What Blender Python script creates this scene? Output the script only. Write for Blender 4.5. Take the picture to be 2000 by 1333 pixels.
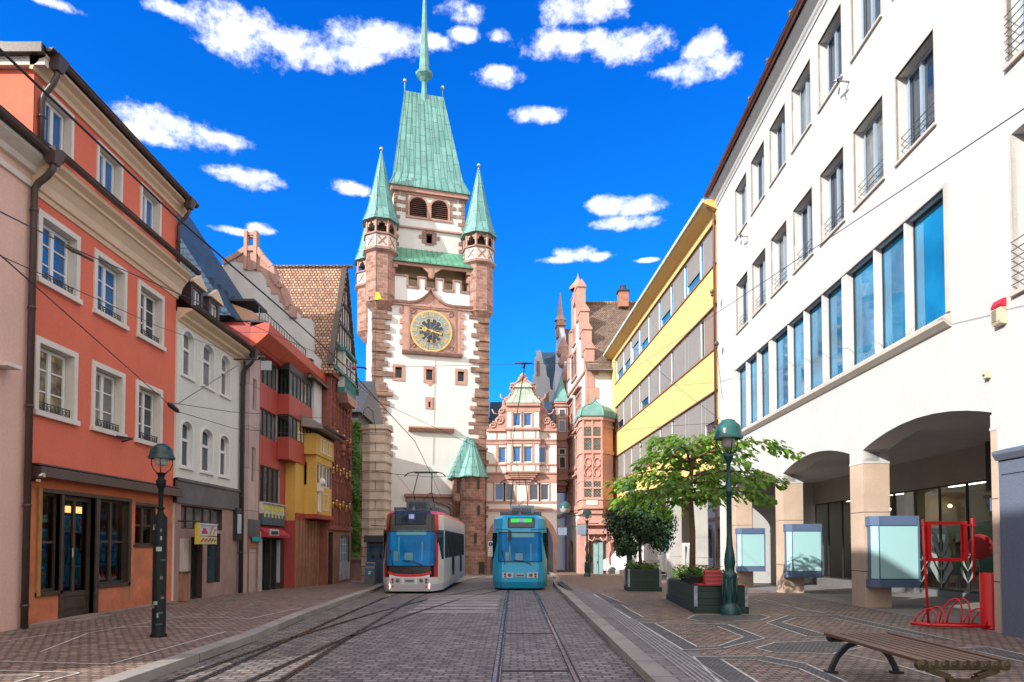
import bpy, math, random
from math import sin, cos, pi, radians, atan2, sqrt
from mathutils import Vector, Matrix
random.seed(7)
for o in list(bpy.data.objects): bpy.data.objects.remove(o)
SC = bpy.context.scene
COL = SC.collection
# ------------------------------------------------------------------ camera
cam_d = bpy.data.cameras.new('camera'); cam = bpy.data.objects.new('camera', cam_d); COL.objects.link(cam)
cam.location = (0, 0, 1.7)
cam_d.sensor_width = 36; cam_d.lens = 23.994; cam_d.shift_y = 0.1777; cam_d.clip_start = .1; cam_d.clip_end = 4000
YAW = math.atan(3/1333.)
cam.rotation_euler = (radians(90+1.9), 0, YAW)
SC.camera = cam
# ------------------------------------------------------------------ light: low morning sun from behind left
SUN_D = Vector((1, .75, -.64)).normalized()
sd = bpy.data.lights.new('sun', 'SUN'); sun = bpy.data.objects.new('sun', sd); COL.objects.link(sun)
sd.energy = 3.9; sd.angle = radians(.5); sd.color = (1, .96, .89)
sun.rotation_euler = SUN_D.to_track_quat('-Z', 'Y').to_euler()
SC.view_settings.view_transform = 'Standard'; SC.view_settings.look = 'None'
SC.view_settings.exposure = 0.80; SC.view_settings.gamma = 1
try: SC.view_settings.use_curve_mapping = False
except Exception: pass
try:
    SC.cycles.max_bounces = 8; SC.cycles.diffuse_bounces = 5; SC.cycles.glossy_bounces = 4
    SC.cycles.transparent_max_bounces = 12; SC.cycles.caustics_reflective = False; SC.cycles.caustics_refractive = False
except Exception: pass
# pixel (2000 x 1333 photo) -> ray, used to read places off the photograph
def ray(px, py):
    th = radians(1.9); a = (px-1000)/1333.; b = -(py-1022)/1333.
    y = cos(th)-b*sin(th); z = sin(th)+b*cos(th)
    c, s = cos(YAW), sin(YAW)
    return Vector((a*c-y*s, a*s+y*c, z))
def at_y(px, py, Y):
    r = ray(px, py); return Vector((0, 0, 1.7))+r*(Y/r.y)
def at_z(px, py, z):
    r = ray(px, py); return Vector((0, 0, 1.7))+r*((z-1.7)/r.z)
# ------------------------------------------------------------------ world: Nishita sky with small cumulus
W = bpy.data.worlds.new('World'); SC.world = W; W.use_nodes = True
nt = W.node_tree; nt.nodes.clear(); N = nt.nodes; L = nt.links
def wn(t, **k):
    n = N.new(t)
    for a, b in k.items(): setattr(n, a, b)
    return n
def wmath(op, a, b=None, c=None, clamp=False):
    n = wn('ShaderNodeMath', operation=op); n.use_clamp = clamp
    for i, v in enumerate((a, b, c)):
        if v is None: continue
        if isinstance(v, (int, float)): n.inputs[i].default_value = v
        else: L.new(v, n.inputs[i])
    return n.outputs[0]
out = wn('ShaderNodeOutputWorld'); bg = wn('ShaderNodeBackground'); L.new(bg.outputs[0], out.inputs[0])
sky = wn('ShaderNodeTexSky'); sky.sky_type = 'NISHITA'; sky.sun_disc = False
sky.sun_elevation = radians(27.1); sky.sun_rotation = radians(233.1); sky.altitude = 300; sky.air_density = 1.0; sky.dust_density = .3; sky.ozone_density = 3.0
tint = wn('ShaderNodeMixRGB', blend_type='MULTIPLY'); tint.inputs[0].default_value = 1
L.new(sky.outputs[0], tint.inputs[1])
tc = wn('ShaderNodeTexCoord'); sep = wn('ShaderNodeSeparateXYZ'); L.new(tc.outputs['Generated'], sep.inputs[0])
X_, Y_, Z_ = sep.outputs
az = wmath('ARCTAN2', X_, Y_)
hor = wmath('SQRT', wmath('ADD', wmath('MULTIPLY', X_, X_), wmath('MULTIPLY', Y_, Y_)))
el = wmath('ARCTAN2', Z_, hor)
elr = wn('ShaderNodeMapRange'); L.new(el, elr.inputs[0]); elr.inputs[1].default_value = .02; elr.inputs[2].default_value = .62
tc_ = wn('ShaderNodeMixRGB'); L.new(elr.outputs[0], tc_.inputs[0]); tc_.inputs[1].default_value = (.06, .66, 1.12, 1); tc_.inputs[2].default_value = (.01, .52, 1.38, 1); L.new(tc_.outputs[0], tint.inputs[2])
comb = wn('ShaderNodeCombineXYZ'); L.new(az, comb.inputs[0]); L.new(wmath('MULTIPLY', el, 1.5), comb.inputs[1])
def wnoise(scale, detail, rough, w=0.):
    n = wn('ShaderNodeTexNoise'); n.noise_dimensions = '4D'; n.inputs['W'].default_value = w
    n.inputs['Scale'].default_value = scale; n.inputs['Detail'].default_value = detail; n.inputs['Roughness'].default_value = rough
    L.new(comb.outputs[0], n.inputs['Vector']); return n.outputs[0]
# clouds: photo centre and half sizes
CL = [(330,20,60,18),(100,4,60,12),(420,30,55,32),(480,70,95,55),(590,95,110,38),(690,105,60,25),(740,78,105,35),(850,85,45,18),
      (905,68,35,16),(975,70,26,14),(905,22,48,24),(1140,20,85,32),(1120,85,110,32),(1235,92,100,34),(1375,95,48,32),(1370,135,85,28),(1310,140,40,12),
      (970,152,55,20),(1050,225,55,18),(340,250,125,30),(290,262,90,20),(430,270,70,14),(485,348,72,20),(680,368,42,14),
      (1190,402,55,20),(1250,405,55,18),(1225,436,70,14),(1125,495,45,16),(1100,508,65,8),(1165,502,40,10),(1262,509,26,5),
      (460,452,50,8),(510,448,30,12)]
acc = None
for (cx, cy, rx, ry) in CL:
    d = ray(cx, cy); a0 = atan2(d.x, d.y); e0 = atan2(d.z, sqrt(d.x**2+d.y**2))
    d1 = ray(cx+rx, cy); ra = abs(atan2(d1.x, d1.y)-a0)*1.12
    d2 = ray(cx, cy-ry); re = abs(atan2(d2.z, sqrt(d2.x**2+d2.y**2))-e0)*1.2
    u = wmath('MULTIPLY_ADD', az, 1/ra, -a0/ra); v = wmath('MULTIPLY_ADD', el, 1/re, -e0/re)
    f = wmath('SUBTRACT', 1., wmath('ADD', wmath('MULTIPLY', u, u), wmath('MULTIPLY', v, v)))
    f = wmath('MAXIMUM', f, -1.2)
    acc = f if acc is None else wmath('SMOOTH_MAX', acc, f, .35)
n1 = wnoise(26, 10, .66); n2 = wnoise(9, 3, .5, 3.)
dens = wmath('ADD', acc, wmath('MULTIPLY', wmath('SUBTRACT', n1, .5), 3.8))
dens = wmath('ADD', dens, wmath('MULTIPLY', wmath('SUBTRACT', n2, .5), 1.0))
mr = wn('ShaderNodeMapRange'); mr.interpolation_type = 'SMOOTHSTEP'; L.new(dens, mr.inputs[0])
mr.inputs[1].default_value = .0; mr.inputs[2].default_value = 1.3
# unseen sky behind the camera: bright broken cloud added as soft fill light
bk = wn('ShaderNodeMapRange'); bk.interpolation_type = 'SMOOTHSTEP'; L.new(wmath('ADD', Y_, wmath('MULTIPLY', wmath('SUBTRACT', n2, .5), .5)), bk.inputs[0])
bk.inputs[1].default_value = .42; bk.inputs[2].default_value = .05; bk.inputs[3].default_value = 0; bk.inputs[4].default_value = .95
mask = mr.outputs[0]
shade = wn('ShaderNodeMapRange'); L.new(wmath('ADD', wmath('MULTIPLY', wnoise(14, 5, .55, 8.), 1.), wmath('MULTIPLY', dens, .25)), shade.inputs[0])
shade.inputs[1].default_value = .35; shade.inputs[2].default_value = .9
cc = wn('ShaderNodeMixRGB'); L.new(shade.outputs[0], cc.inputs[0]); cc.inputs[1].default_value = (3.8, 4.5, 5.3, 1); cc.inputs[2].default_value = (6.5, 6.4, 6.25, 1)
mx = wn('ShaderNodeMixRGB'); L.new(mask, mx.inputs[0]); L.new(tint.outputs[0], mx.inputs[1]); L.new(cc.outputs[0], mx.inputs[2])
mb_ = wn('ShaderNodeMixRGB'); L.new(bk.outputs[0], mb_.inputs[0]); L.new(mx.outputs[0], mb_.inputs[1]); mb_.inputs[2].default_value = (7.9, 7.4, 7.0, 1)
L.new(mb_.outputs[0], bg.inputs[0]); bg.inputs[1].default_value = .14
# ------------------------------------------------------------------ materials
MATS = {}
class NB:
    def __init__(s, name):
        s.m = bpy.data.materials.new(name); s.m.use_nodes = True; s.t = s.m.node_tree; s.t.nodes.clear()
        s.o = s.n('ShaderNodeOutputMaterial'); s.p = s.n('ShaderNodeBsdfPrincipled'); s.l(s.p.outputs[0], s.o.inputs[0]); s._tc = None
    def n(s, t, **k):
        x = s.t.nodes.new(t)
        for a, b in k.items(): setattr(x, a, b)
        return x
    def l(s, a, b): s.t.links.new(a, b)
    def tc(s, w):
        if s._tc is None: s._tc = s.n('ShaderNodeTexCoord')
        return s._tc.outputs[w]
    def noise(s, vec, scale, detail=4, rough=.6, sc3=None):
        if sc3:
            mp = s.n('ShaderNodeMapping'); s.l(vec, mp.inputs[0]); mp.inputs['Scale'].default_value = sc3; vec = mp.outputs[0]
        x = s.n('ShaderNodeTexNoise'); s.l(vec, x.inputs['Vector']); x.inputs['Scale'].default_value = scale
        x.inputs['Detail'].default_value = detail; x.inputs['Roughness'].default_value = rough; return x.outputs[0]
    def ramp(s, v, a, b, lo=0., hi=1.):
        x = s.n('ShaderNodeMapRange'); s.l(v, x.inputs[0]); x.inputs[1].default_value = a; x.inputs[2].default_value = b
        x.inputs[3].default_value = lo; x.inputs[4].default_value = hi; return x.outputs[0]
    def mix(s, f, a, b, mode='MIX'):
        x = s.n('ShaderNodeMixRGB', blend_type=mode)
        for i, v in enumerate((f, a, b)):
            if isinstance(v, (int, float)): x.inputs[i].default_value = v
            elif isinstance(v, (tuple, list)): x.inputs[i].default_value = (*v[:3], 1)
            else: s.l(v, x.inputs[i])
        return x.outputs[0]
    def bump(s, h, st, dist=.01, prev=None):
        x = s.n('ShaderNodeBump'); x.inputs['Strength'].default_value = st; x.inputs['Distance'].default_value = dist; s.l(h, x.inputs['Height'])
        if prev is not None: s.l(prev, x.inputs['Normal'])
        return x.outputs[0]
def scale(c, k): return tuple(min(1, x*k) for x in c)
def mat(name, col, rough=.75, var=.12, vs=1.2, bump=.15, bs=40, metal=0, streak=0., dirt=None, dirtamt=.0, spec=.5, fine=.05, emit=None, estr=0):
    if name in MATS: return MATS[name]
    b = NB(name); ob = b.tc('Object')
    c = b.mix(b.ramp(b.noise(ob, vs, 5, .6), .3, .7), scale(col, 1-var), scale(col, 1+var))
    if fine: c = b.mix(b.ramp(b.noise(ob, vs*25, 3, .6), .3, .7, 0, 1), c, b.mix(1., c, (1-fine*2.5,)*3, 'MULTIPLY'))
    if streak: c = b.mix(b.ramp(b.noise(ob, 1, 5, .65, (2.2, 2.2, .22)), .52, .78, 0, streak), c, dirt or scale(col, .55))
    if dirtamt: c = b.mix(b.ramp(b.noise(ob, .9, 7, .7), .5, .72, 0, dirtamt), c, dirt or scale(col, .5))
    b.l(c, b.p.inputs['Base Color'])
    b.p.inputs['Roughness'].default_value = rough
    if bump: rr = b.ramp(b.noise(ob, vs*6, 3, .6), .3, .7, max(.02, rough-.08), min(1, rough+.08)); b.l(rr, b.p.inputs['Roughness'])
    b.p.inputs['Metallic'].default_value = metal
    b.p.inputs['Specular IOR Level'].default_value = spec
    if bump: b.l(b.bump(b.noise(ob, bs, 4, .65), bump, .02), b.p.inputs['Normal'])
    if emit: b.p.inputs['Emission Color'].default_value = (*emit, 1); b.p.inputs['Emission Strength'].default_value = estr
    MATS[name] = b.m; return b.m
def brick(name, c1, c2, mort, bw, bh, ms=.012, rough=.85, bump=.5, rot=0., offset=.5, var=.25, dist=.02, mb=.0, squash=1, dirt=0., wob=.0):
    if name in MATS: return MATS[name]
    b = NB(name); uv = b.tc('UV')
    mp = b.n('ShaderNodeMapping'); b.l(uv, mp.inputs[0]); mp.inputs['Rotation'].default_value = (0, 0, rot)
    v = mp.outputs[0]
    if wob:
        wx = b.n('ShaderNodeTexNoise'); b.l(uv, wx.inputs['Vector']); wx.inputs['Scale'].default_value = 2.2; wx.inputs['Detail'].default_value = 3
        v = b.mix(wob, v, wx.outputs[1], 'ADD')
    x = b.n('ShaderNodeTexBrick'); b.l(v, x.inputs['Vector']); x.offset = offset; x.squash = squash
    x.inputs['Color1'].default_value = (*c1, 1); x.inputs['Color2'].default_value = (*c2, 1); x.inputs['Mortar'].default_value = (*mort, 1)
    x.inputs['Scale'].default_value = 1; x.inputs['Mortar Size'].default_value = ms; x.inputs['Mortar Smooth'].default_value = .25; x.inputs['Bias'].default_value = mb
    x.inputs['Brick Width'].default_value = bw; x.inputs['Row Height'].default_value = bh
    c = b.mix(b.ramp(b.noise(uv, 1.1/max(bw, .3)*.25, 8, .7), .35, .68), b.mix(1., x.outputs[0], (1-var*.5,)*3, 'MULTIPLY'), x.outputs[0])
    c = b.mix(b.ramp(b.noise(uv, 1.1/max(bw, .3), 6, .65), .3, .72), b.mix(1., c, (1-var,)*3, 'MULTIPLY'), b.mix(1., c, (1+var*.6,)*3, 'MULTIPLY'))
    if dirt: c = b.mix(b.ramp(b.noise(uv, .5, 8, .7), .5, .7, 0, dirt), c, scale(mort, .8))
    b.l(c, b.p.inputs['Base Color']); b.p.inputs['Roughness'].default_value = rough
    inv = b.ramp(x.outputs[1], 0, 1, 1, 0)
    hh = b.mix(.25, inv, b.noise(uv, 12/max(bw, .15)*.3, 4, .7))
    b.l(b.bump(hh, bump, dist), b.p.inputs['Normal'])
    MATS[name] = b.m; return b.m
def glass(name, col=(.02, .03, .045), ior=1.9, rough=.03, wav=.02, var=.5, vs=.6):
    """window glass in front of a dim room: reflects the sky and street"""
    if name in MATS: return MATS[name]
    b = NB(name); ob = b.tc('Object')
    c = b.mix(b.ramp(b.noise(ob, vs, 3, .5), .35, .65), scale(col, 1-var), scale(col, 1+var))
    b.l(c, b.p.inputs['Base Color']); b.p.inputs['Roughness'].default_value = rough; b.p.inputs['IOR'].default_value = ior
    b.l(b.bump(b.noise(ob, 1.3, 2, .5), wav, .1), b.p.inputs['Normal'])
    MATS[name] = b.m; return b.m
def clear_glass(name, tint=(.75, .85, .85), f=.35, rough=.02):
    if name in MATS: return MATS[name]
    b = NB(name); tr = b.n('ShaderNodeBsdfTransparent'); tr.inputs[0].default_value = (*tint, 1)
    gl = b.n('ShaderNodeBsdfGlossy'); gl.inputs['Roughness'].default_value = rough; gl.inputs[0].default_value = (1, 1, 1, 1)
    lw = b.n('ShaderNodeLayerWeight'); lw.inputs[0].default_value = f
    mxs = b.n('ShaderNodeMixShader'); b.l(lw.outputs[0], mxs.inputs[0]); b.l(tr.outputs[0], mxs.inputs[1]); b.l(gl.outputs[0], mxs.inputs[2])
    b.l(mxs.outputs[0], b.o.inputs[0]); MATS[name] = b.m; return b.m
def leafmat(name, c1, c2, trans=.35):
    if name in MATS: return MATS[name]
    b = NB(name); ob = b.tc('Object')
    gi = b.n('ShaderNodeNewGeometry')
    c = b.mix(gi.outputs['Random Per Island'], c1, c2)
    c = b.mix(b.ramp(b.noise(ob, 1.6, 3, .6), .35, .65, 0, .5), c, scale(c1, .6))
    b.l(c, b.p.inputs['Base Color']); b.p.inputs['Roughness'].default_value = .45
    tl = b.n('ShaderNodeBsdfTranslucent'); b.l(b.mix(1., c, (1.5, 1.7, .7), 'MULTIPLY'), tl.inputs[0])
    ms = b.n('ShaderNodeMixShader'); ms.inputs[0].default_value = trans; b.l(b.p.outputs[0], ms.inputs[1]); b.l(tl.outputs[0], ms.inputs[2]); b.l(ms.outputs[0], b.o.inputs[0])
    MATS[name] = b.m; return b.m
# ------------------------------------------------------------------ mesh builder
class MB:
    def __init__(s, M=None): s.v = []; s.f = []; s.mi = []; s.uv = []; s.sm = []; s.M = M
    def pt(s, p):
        p = Vector(p)
        if s.M is not None: p = s.M @ p
        s.v.append(tuple(p)); return len(s.v)-1
    def face(s, pts, m=0, uv=None, smooth=False):
        idx = [s.pt(p) for p in pts]; s.f.append(idx); s.mi.append(m); s.sm.append(smooth)
        if uv is None:
            a = [Vector(p) for p in pts]; n = Vector((0, 0, 0))
            for i in range(len(a)):
                p, q = a[i], a[(i+1) % len(a)]
                n += Vector(((p.y-q.y)*(p.z+q.z), (p.z-q.z)*(p.x+q.x), (p.x-q.x)*(p.y+q.y)))
            if n.length < 1e-12: n = Vector((0, 0, 1))
            n.normalize()
            if abs(n.z) > .985: u, w = Vector((1, 0, 0)), Vector((0, 1, 0))
            else: u = Vector((0, 0, 1)).cross(n).normalized(); w = n.cross(u)
            uv = [(p.dot(u), p.dot(w)) for p in a]
        s.uv.append(uv); return s
    def box(s, x0, x1, y0, y1, z0, z1, m=0, skip=''):
        if x0 > x1: x0, x1 = x1, x0
        if y0 > y1: y0, y1 = y1, y0
        if z0 > z1: z0, z1 = z1, z0
        if 'f' not in skip: s.face([(x0, y0, z0), (x1, y0, z0), (x1, y0, z1), (x0, y0, z1)], m)
        if 'b' not in skip: s.face([(x1, y1, z0), (x0, y1, z0), (x0, y1, z1), (x1, y1, z1)], m)
        if 'l' not in skip: s.face([(x0, y1, z0), (x0, y0, z0), (x0, y0, z1), (x0, y1, z1)], m)
        if 'r' not in skip: s.face([(x1, y0, z0), (x1, y1, z0), (x1, y1, z1), (x1, y0, z1)], m)
        if 't' not in skip: s.face([(x0, y0, z1), (x1, y0, z1), (x1, y1, z1), (x0, y1, z1)], m)
        if 'd' not in skip: s.face([(x0, y1, z0), (x1, y1, z0), (x1, y0, z0), (x0, y0, z0)], m)
        return s
    def hexa(s, b, t, m=0):
        """box from 4 bottom points and 4 top points (counter-clockwise from above)"""
        s.face([b[3], b[2], b[1], b[0]], m); s.face(t, m)
        for i in range(4): j = (i+1) % 4; s.face([b[i], b[j], t[j], t[i]], m)
        return s
    def ext(s, poly, y0, y1, m=0, me=None):
        """poly in (x,z), extruded along y"""
        me = m if me is None else me
        ar = sum(poly[i][0]*poly[(i+1) % len(poly)][1]-poly[(i+1) % len(poly)][0]*poly[i][1] for i in range(len(poly)))
        if ar < 0: poly = poly[::-1]
        s.face([(x, y0, z) for x, z in poly], m); s.face([(x, y1, z) for x, z in poly[::-1]], m)
        for i in range(len(poly)):
            a, c = poly[i], poly[(i+1) % len(poly)]
            s.face([(a[0], y1, a[1]), (c[0], y1, c[1]), (c[0], y0, c[1]), (a[0], y0, a[1])][::-1] if False else [(a[0], y0, a[1]), (a[0], y1, a[1]), (c[0], y1, c[1]), (c[0], y0, c[1])], me)
        return s
    def exx(s, prof, x0, x1, m=0):
        """profile in (y,z) swept along x"""
        n = len(prof)
        s.face([(x0, y, z) for y, z in prof], m); s.face([(x1, y, z) for y, z in prof[::-1]], m)
        for i in range(n):
            a, c = prof[i], prof[(i+1) % n]
            s.face([(x0, a[0], a[1]), (x1, a[0], a[1]), (x1, c[0], c[1]), (x0, c[0], c[1])], m)
        return s
    def exz(s, poly, z0, z1, m=0, mt=None):
        mt = m if mt is None else mt
        ar = sum(poly[i][0]*poly[(i+1) % len(poly)][1]-poly[(i+1) % len(poly)][0]*poly[i][1] for i in range(len(poly)))
        if ar < 0: poly = poly[::-1]
        s.face([(x, y, z1) for x, y in poly], mt); s.face([(x, y, z0) for x, y in poly[::-1]], m)
        for i in range(len(poly)):
            a, c = poly[i], poly[(i+1) % len(poly)]
            s.face([(a[0], a[1], z0), (c[0], c[1], z0), (c[0], c[1], z1), (a[0], a[1], z1)], m)
        return s
    def tube(s, pts, r, n=8, m=0, caps=True, smooth=True):
        pts = [Vector(p) for p in pts]; rs = r if isinstance(r, (list, tuple)) else [r]*len(pts); rings = []
        up = None
        for i, p in enumerate(pts):
            d = (pts[min(i+1, len(pts)-1)]-pts[max(i-1, 0)]).normalized()
            if up is None: up = Vector((0, 0, 1)) if abs(d.z) < .9 else Vector((1, 0, 0))
            a = d.cross(up).normalized(); b = a.cross(d).normalized(); up = b
            rings.append([p+(a*cos(2*pi*k/n)+b*sin(2*pi*k/n))*rs[i] for k in range(n)])
        L_ = 0
        for i in range(len(pts)-1):
            l2 = L_+(pts[i+1]-pts[i]).length
            for k in range(n):
                j = (k+1) % n
                s.face([rings[i][k], rings[i+1][k], rings[i+1][j], rings[i][j]], m, [(k*.1, L_), (k*.1, l2), (k*.1+.1, l2), (k*.1+.1, L_)], smooth)
            L_ = l2
        if caps: s.face(rings[0], m); s.face(rings[-1][::-1], m)
        return s
    def lathe(s, prof, n=16, c=(0, 0, 0), m=0, smooth=True, a0=0., a1=2*pi, ms=None):
        full = abs(a1-a0-2*pi) < 1e-6
        for i in range(len(prof)-1):
            (r0, z0), (r1, z1) = prof[i], prof[i+1]; mm = ms[i] if ms else m
            for k in range(n):
                t0 = a0+(a1-a0)*k/n; t1 = a0+(a1-a0)*(k+1)/n
                P = lambda r, z, t: (c[0]+r*cos(t), c[1]+r*sin(t), c[2]+z)
                if r0 > 1e-6 and r1 > 1e-6: s.face([P(r0, z0, t0), P(r0, z0, t1), P(r1, z1, t1), P(r1, z1, t0)], mm, [(t0*r0, z0), (t1*r0, z0), (t1*r0, z1), (t0*r0, z1)], smooth)
                elif r0 > 1e-6: s.face([P(r0, z0, t0), P(r0, z0, t1), P(r1, z1, t0)], mm, [(t0*r0, z0), (t1*r0, z0), (t0*r0, z1)], smooth)
                elif r1 > 1e-6: s.face([P(r0, z0, t0), P(r1, z1, t1), P(r1, z1, t0)], mm, [(t0*r1, z0), (t1*r1, z1), (t0*r1, z1)], smooth)
        return s
    def sphere(s, c, r, n=12, m=0, sz=1.):
        return s.lathe([(r*sin(pi*i/8) if 0 < i < 8 else 0, -r*sz*cos(pi*i/8)) for i in range(9)], n, c, m)
    def arch(s, u0, u1, zs, rise, w, y0, y1, m=0, n=10):
        """arched moulding of width w above springing zs"""
        mid = (u0+u1)/2; h = (u1-u0)/2
        P = lambda t, k: (mid-(h+k)*cos(t), zs+(rise+k)*sin(t))
        for i in range(n):
            t0, t1 = pi*i/n, pi*(i+1)/n
            s.ext([P(t0, 0), P(t1, 0), P(t1, w), P(t0, w)], y0, y1, m)
        return s
    def wall(s, u0, u1, z0, z1, holes=(), depth=.25, m=0, mr=None, y=0., n=12):
        """front wall in the plane y, with openings (a,b,c,d[,rise]) and reveals going inward"""
        mr = m if mr is None else mr
        us = sorted({u0, u1} | {h[0] for h in holes} | {h[1] for h in holes}); zs = sorted({z0, z1} | {h[2] for h in holes} | {h[3] for h in holes})
        us = [u for u in us if u0-1e-6 <= u <= u1+1e-6]; zs = [z for z in zs if z0-1e-6 <= z <= z1+1e-6]
        for i in range(len(us)-1):
            run = None
            for j in range(len(zs)-1):
                cu, cz = (us[i]+us[i+1])/2, (zs[j]+zs[j+1])/2
                inside = any(h[0] < cu < h[1] and h[2] < cz < h[3] for h in holes)
                if not inside:
                    if run is None: run = zs[j]
                    if j == len(zs)-2: s.face([(us[i], y, run), (us[i+1], y, run), (us[i+1], y, zs[j+1]), (us[i], y, zs[j+1])], m); run = None
                elif run is not None:
                    s.face([(us[i], y, run), (us[i+1], y, run), (us[i+1], y, zs[j]), (us[i], y, zs[j])], m); run = None
        d = y+depth
        for h in holes:
            a, b, c, e = h[:4]; rise = h[4] if len(h) > 4 else 0; zt = e-rise
            s.face([(a, y, c), (a, y, zt), (a, d, zt), (a, d, c)], mr); s.face([(b, y, zt), (b, y, c), (b, d, c), (b, d, zt)], mr)
            if c > z0+1e-4: s.face([(a, y, c), (a, d, c), (b, d, c), (b, y, c)], mr)
            if not rise: s.face([(a, y, e), (b, y, e), (b, d, e), (a, d, e)], mr)
            else:
                mid, hf = (a+b)/2, (b-a)/2
                cur = [(mid-hf*cos(pi*k/n), zt+rise*(sin(pi*k/n) if hf < 1.5 or rise > 1 else sin(pi*k/n)**2)) for k in range(n+1)]
                for k in range(n):
                    p, q = cur[k], cur[k+1]
                    s.face([(p[0], y, p[1]), (q[0], y, q[1]), (q[0], y, e), (p[0], y, e)], m)
                    s.face([(p[0], y, p[1]), (p[0], d, p[1]), (q[0], d, q[1]), (q[0], y, q[1])], mr)
        return s
    def build(s, name, mats, parent=None, bevel=0, solid=0):
        me = bpy.data.meshes.new(name); me.from_pydata(s.v, [], s.f)
        if not isinstance(mats, (list, tuple)): mats = [mats]
        for x in mats: me.materials.append(x)
        me.polygons.foreach_set('material_index', s.mi); me.polygons.foreach_set('use_smooth', s.sm)
        ul = me.uv_layers.new(name='UVMap'); ul.data.foreach_set('uv', [c for f in s.uv for p in f for c in p])
        if any(s.sm) or bevel:
            import bmesh
            bm = bmesh.new(); bm.from_mesh(me); bmesh.ops.remove_doubles(bm, verts=bm.verts, dist=.0004); bm.to_mesh(me); bm.free()
        me.update()
        o = bpy.data.objects.new(name, me); COL.objects.link(o)
        if parent is not None: o.parent = parent
        if bevel:
            md = o.modifiers.new('bevel', 'BEVEL'); md.width = bevel; md.segments = 2; md.limit_method = 'ANGLE'; md.angle_limit = radians(40)
        return o
def tag(o, label, cat, group=None, kind=None):
    if label: o['label'] = label
    if cat: o['category'] = cat
    if group: o['group'] = group
    if kind: o['kind'] = kind
    return o
def T(name, label, cat, loc=(0, 0, 0), rot=0., group=None):
    o = bpy.data.objects.new(name, None); COL.objects.link(o); o.location = loc; o.rotation_euler = (0, 0, rot)
    o.empty_display_size = .2
    return tag(o, label, cat, group)
def dup(o, parent=None):
    c = o.copy(); COL.objects.link(c)
    if parent is not None: c.parent = parent
    for ch in [x for x in bpy.data.objects if x.parent == o]: dup(ch, c)
    return c
def gz(Y): return 0. if Y < 22 else -(Y-22)*.02
# ================================================================== ground
m_road = brick('road_setts', (.19, .16, .15), (.36, .31, .285), (.085, .07, .065), .22, .135, .018, .55, 1., var=.5, dist=.035, dirt=.3, wob=.09)
m_pave = brick('pavement_setts', (.25, .175, .135), (.40, .285, .22), (.09, .065, .055), .15, .12, .014, .6, .9, var=.45, dist=.03, dirt=.2, wob=.06)
m_dark_sett = brick('dark_small_setts', (.14, .125, .12), (.21, .19, .18), (.05, .05, .05), .07, .065, .008, .65, .7, var=.35, dist=.015, wob=.03)
m_slab = brick('arcade_slabs', (.22, .20, .19), (.27, .25, .235), (.12, .11, .10), .6, .4, .006, .6, .2, var=.2, dirt=.2)
m_kerb = brick('kerb_granite', (.32, .29, .27), (.38, .345, .31), (.10, .09, .08), 1.1, 2.0, .012, .7, .3, rot=pi/2, var=.3, dirt=.25)
m_band = brick('edge_paving', (.20, .175, .17), (.25, .215, .205), (.09, .08, .08), .3, .2, .01, .65, .4, var=.3)
m_wline = mat('white_marble_line', (.62, .60, .57), .6, .2, 3, .2, 60, dirtamt=.35, dirt=(.3, .27, .25))
m_steel = mat('rail_steel', (.34, .34, .35), .26, .12, 2, .03, 80, metal=1, fine=.03)
m_groove = mat('rail_groove', (.035, .03, .03), .7)
m_asph = mat('plain_ground', (.10, .095, .09), .9, .2, .5, .4, 30)
m_tact = mat('tactile_white', (.34, .34, .345), .6, .15, 4, .2, 60, dirtamt=.3)
YS = [-12, -4, 0, 4, 8, 12, 16, 20, 22, 26, 30, 36, 42, 50, 60, 75]
def lerp(tab, y):
    for (a, b), (c, d) in zip(tab, tab[1:]):
        if y <= c: return b+(d-b)*max(0, (y-a))/(c-a)
    return tab[-1][1]
KR = [(-12, 1.62), (22, 1.66), (34, 1.9), (42, 2.6), (75, 3.5)]
KL = [(-12, -4.55), (12, -4.58), (16, -4.85), (24, -5.1), (34, -6.2), (75, -6.6)]
def strip(name, fl, fr, dz, m, thick=0, ys=YS, kind='structure', mb=None):
    own = mb is None; mb = mb or MB()
    for a, b in zip(ys, ys[1:]):
        l0, l1, r0, r1, z0, z1 = fl(a), fl(b), fr(a), fr(b), gz(a)+dz, gz(b)+dz
        mb.face([(l0, a, z0), (r0, a, z0), (r1, b, z1), (l1, b, z1)])
        if thick:
            mb.face([(l0, b, z1-thick), (l0, a, z0-thick), (l0, a, z0), (l1, b, z1)] if False else [(l1, b, z1-thick), (l0, a, z0-thick), (l0, a, z0), (l1, b, z1)])
            mb.face([(r0, a, z0-thick), (r1, b, z1-thick), (r1, b, z1), (r0, a, z0)])
            if a == ys[0]: mb.face([(l0, a, z0-thick), (r0, a, z0-thick), (r0, a, z0), (l0, a, z0)])
    return tag(mb.build(name, m), None, None, None, kind) if own else None
g = MB()
for a, b in zip([-400, -60]+YS+[110, 900], [-60]+YS+[110, 900, 901]):
    z0, z1 = (gz(min(a, 90))-.05, gz(min(b, 90))-.05)
    if b > 900: break
    g.face([(-600, a, z0), (600, a, z0), (600, b, z1), (-600, b, z1)])
tag(g.build('ground', m_asph), None, None, None, 'structure')
kr = lambda y: lerp(KR, y); kl = lambda y: lerp(KL, y)
strip('road', lambda y: kl(y)+.005, lambda y: kr(y)-.005, 0, m_road)
KH = .13
strip('kerb_right', kr, lambda y: kr(y)+.28, KH, m_kerb, .2)
strip('kerb_left', lambda y: kl(y)-.28, kl, KH, m_kerb, .2)
strip('edge_paving', lambda y: kr(y)+.284, lambda y: 2.72+.003*y, KH-.002, m_band)
strip('pavement_right', lambda y: 2.722+.003*y, lambda y: 8.75+.033*(y-12.4), KH-.001, m_pave)
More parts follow.
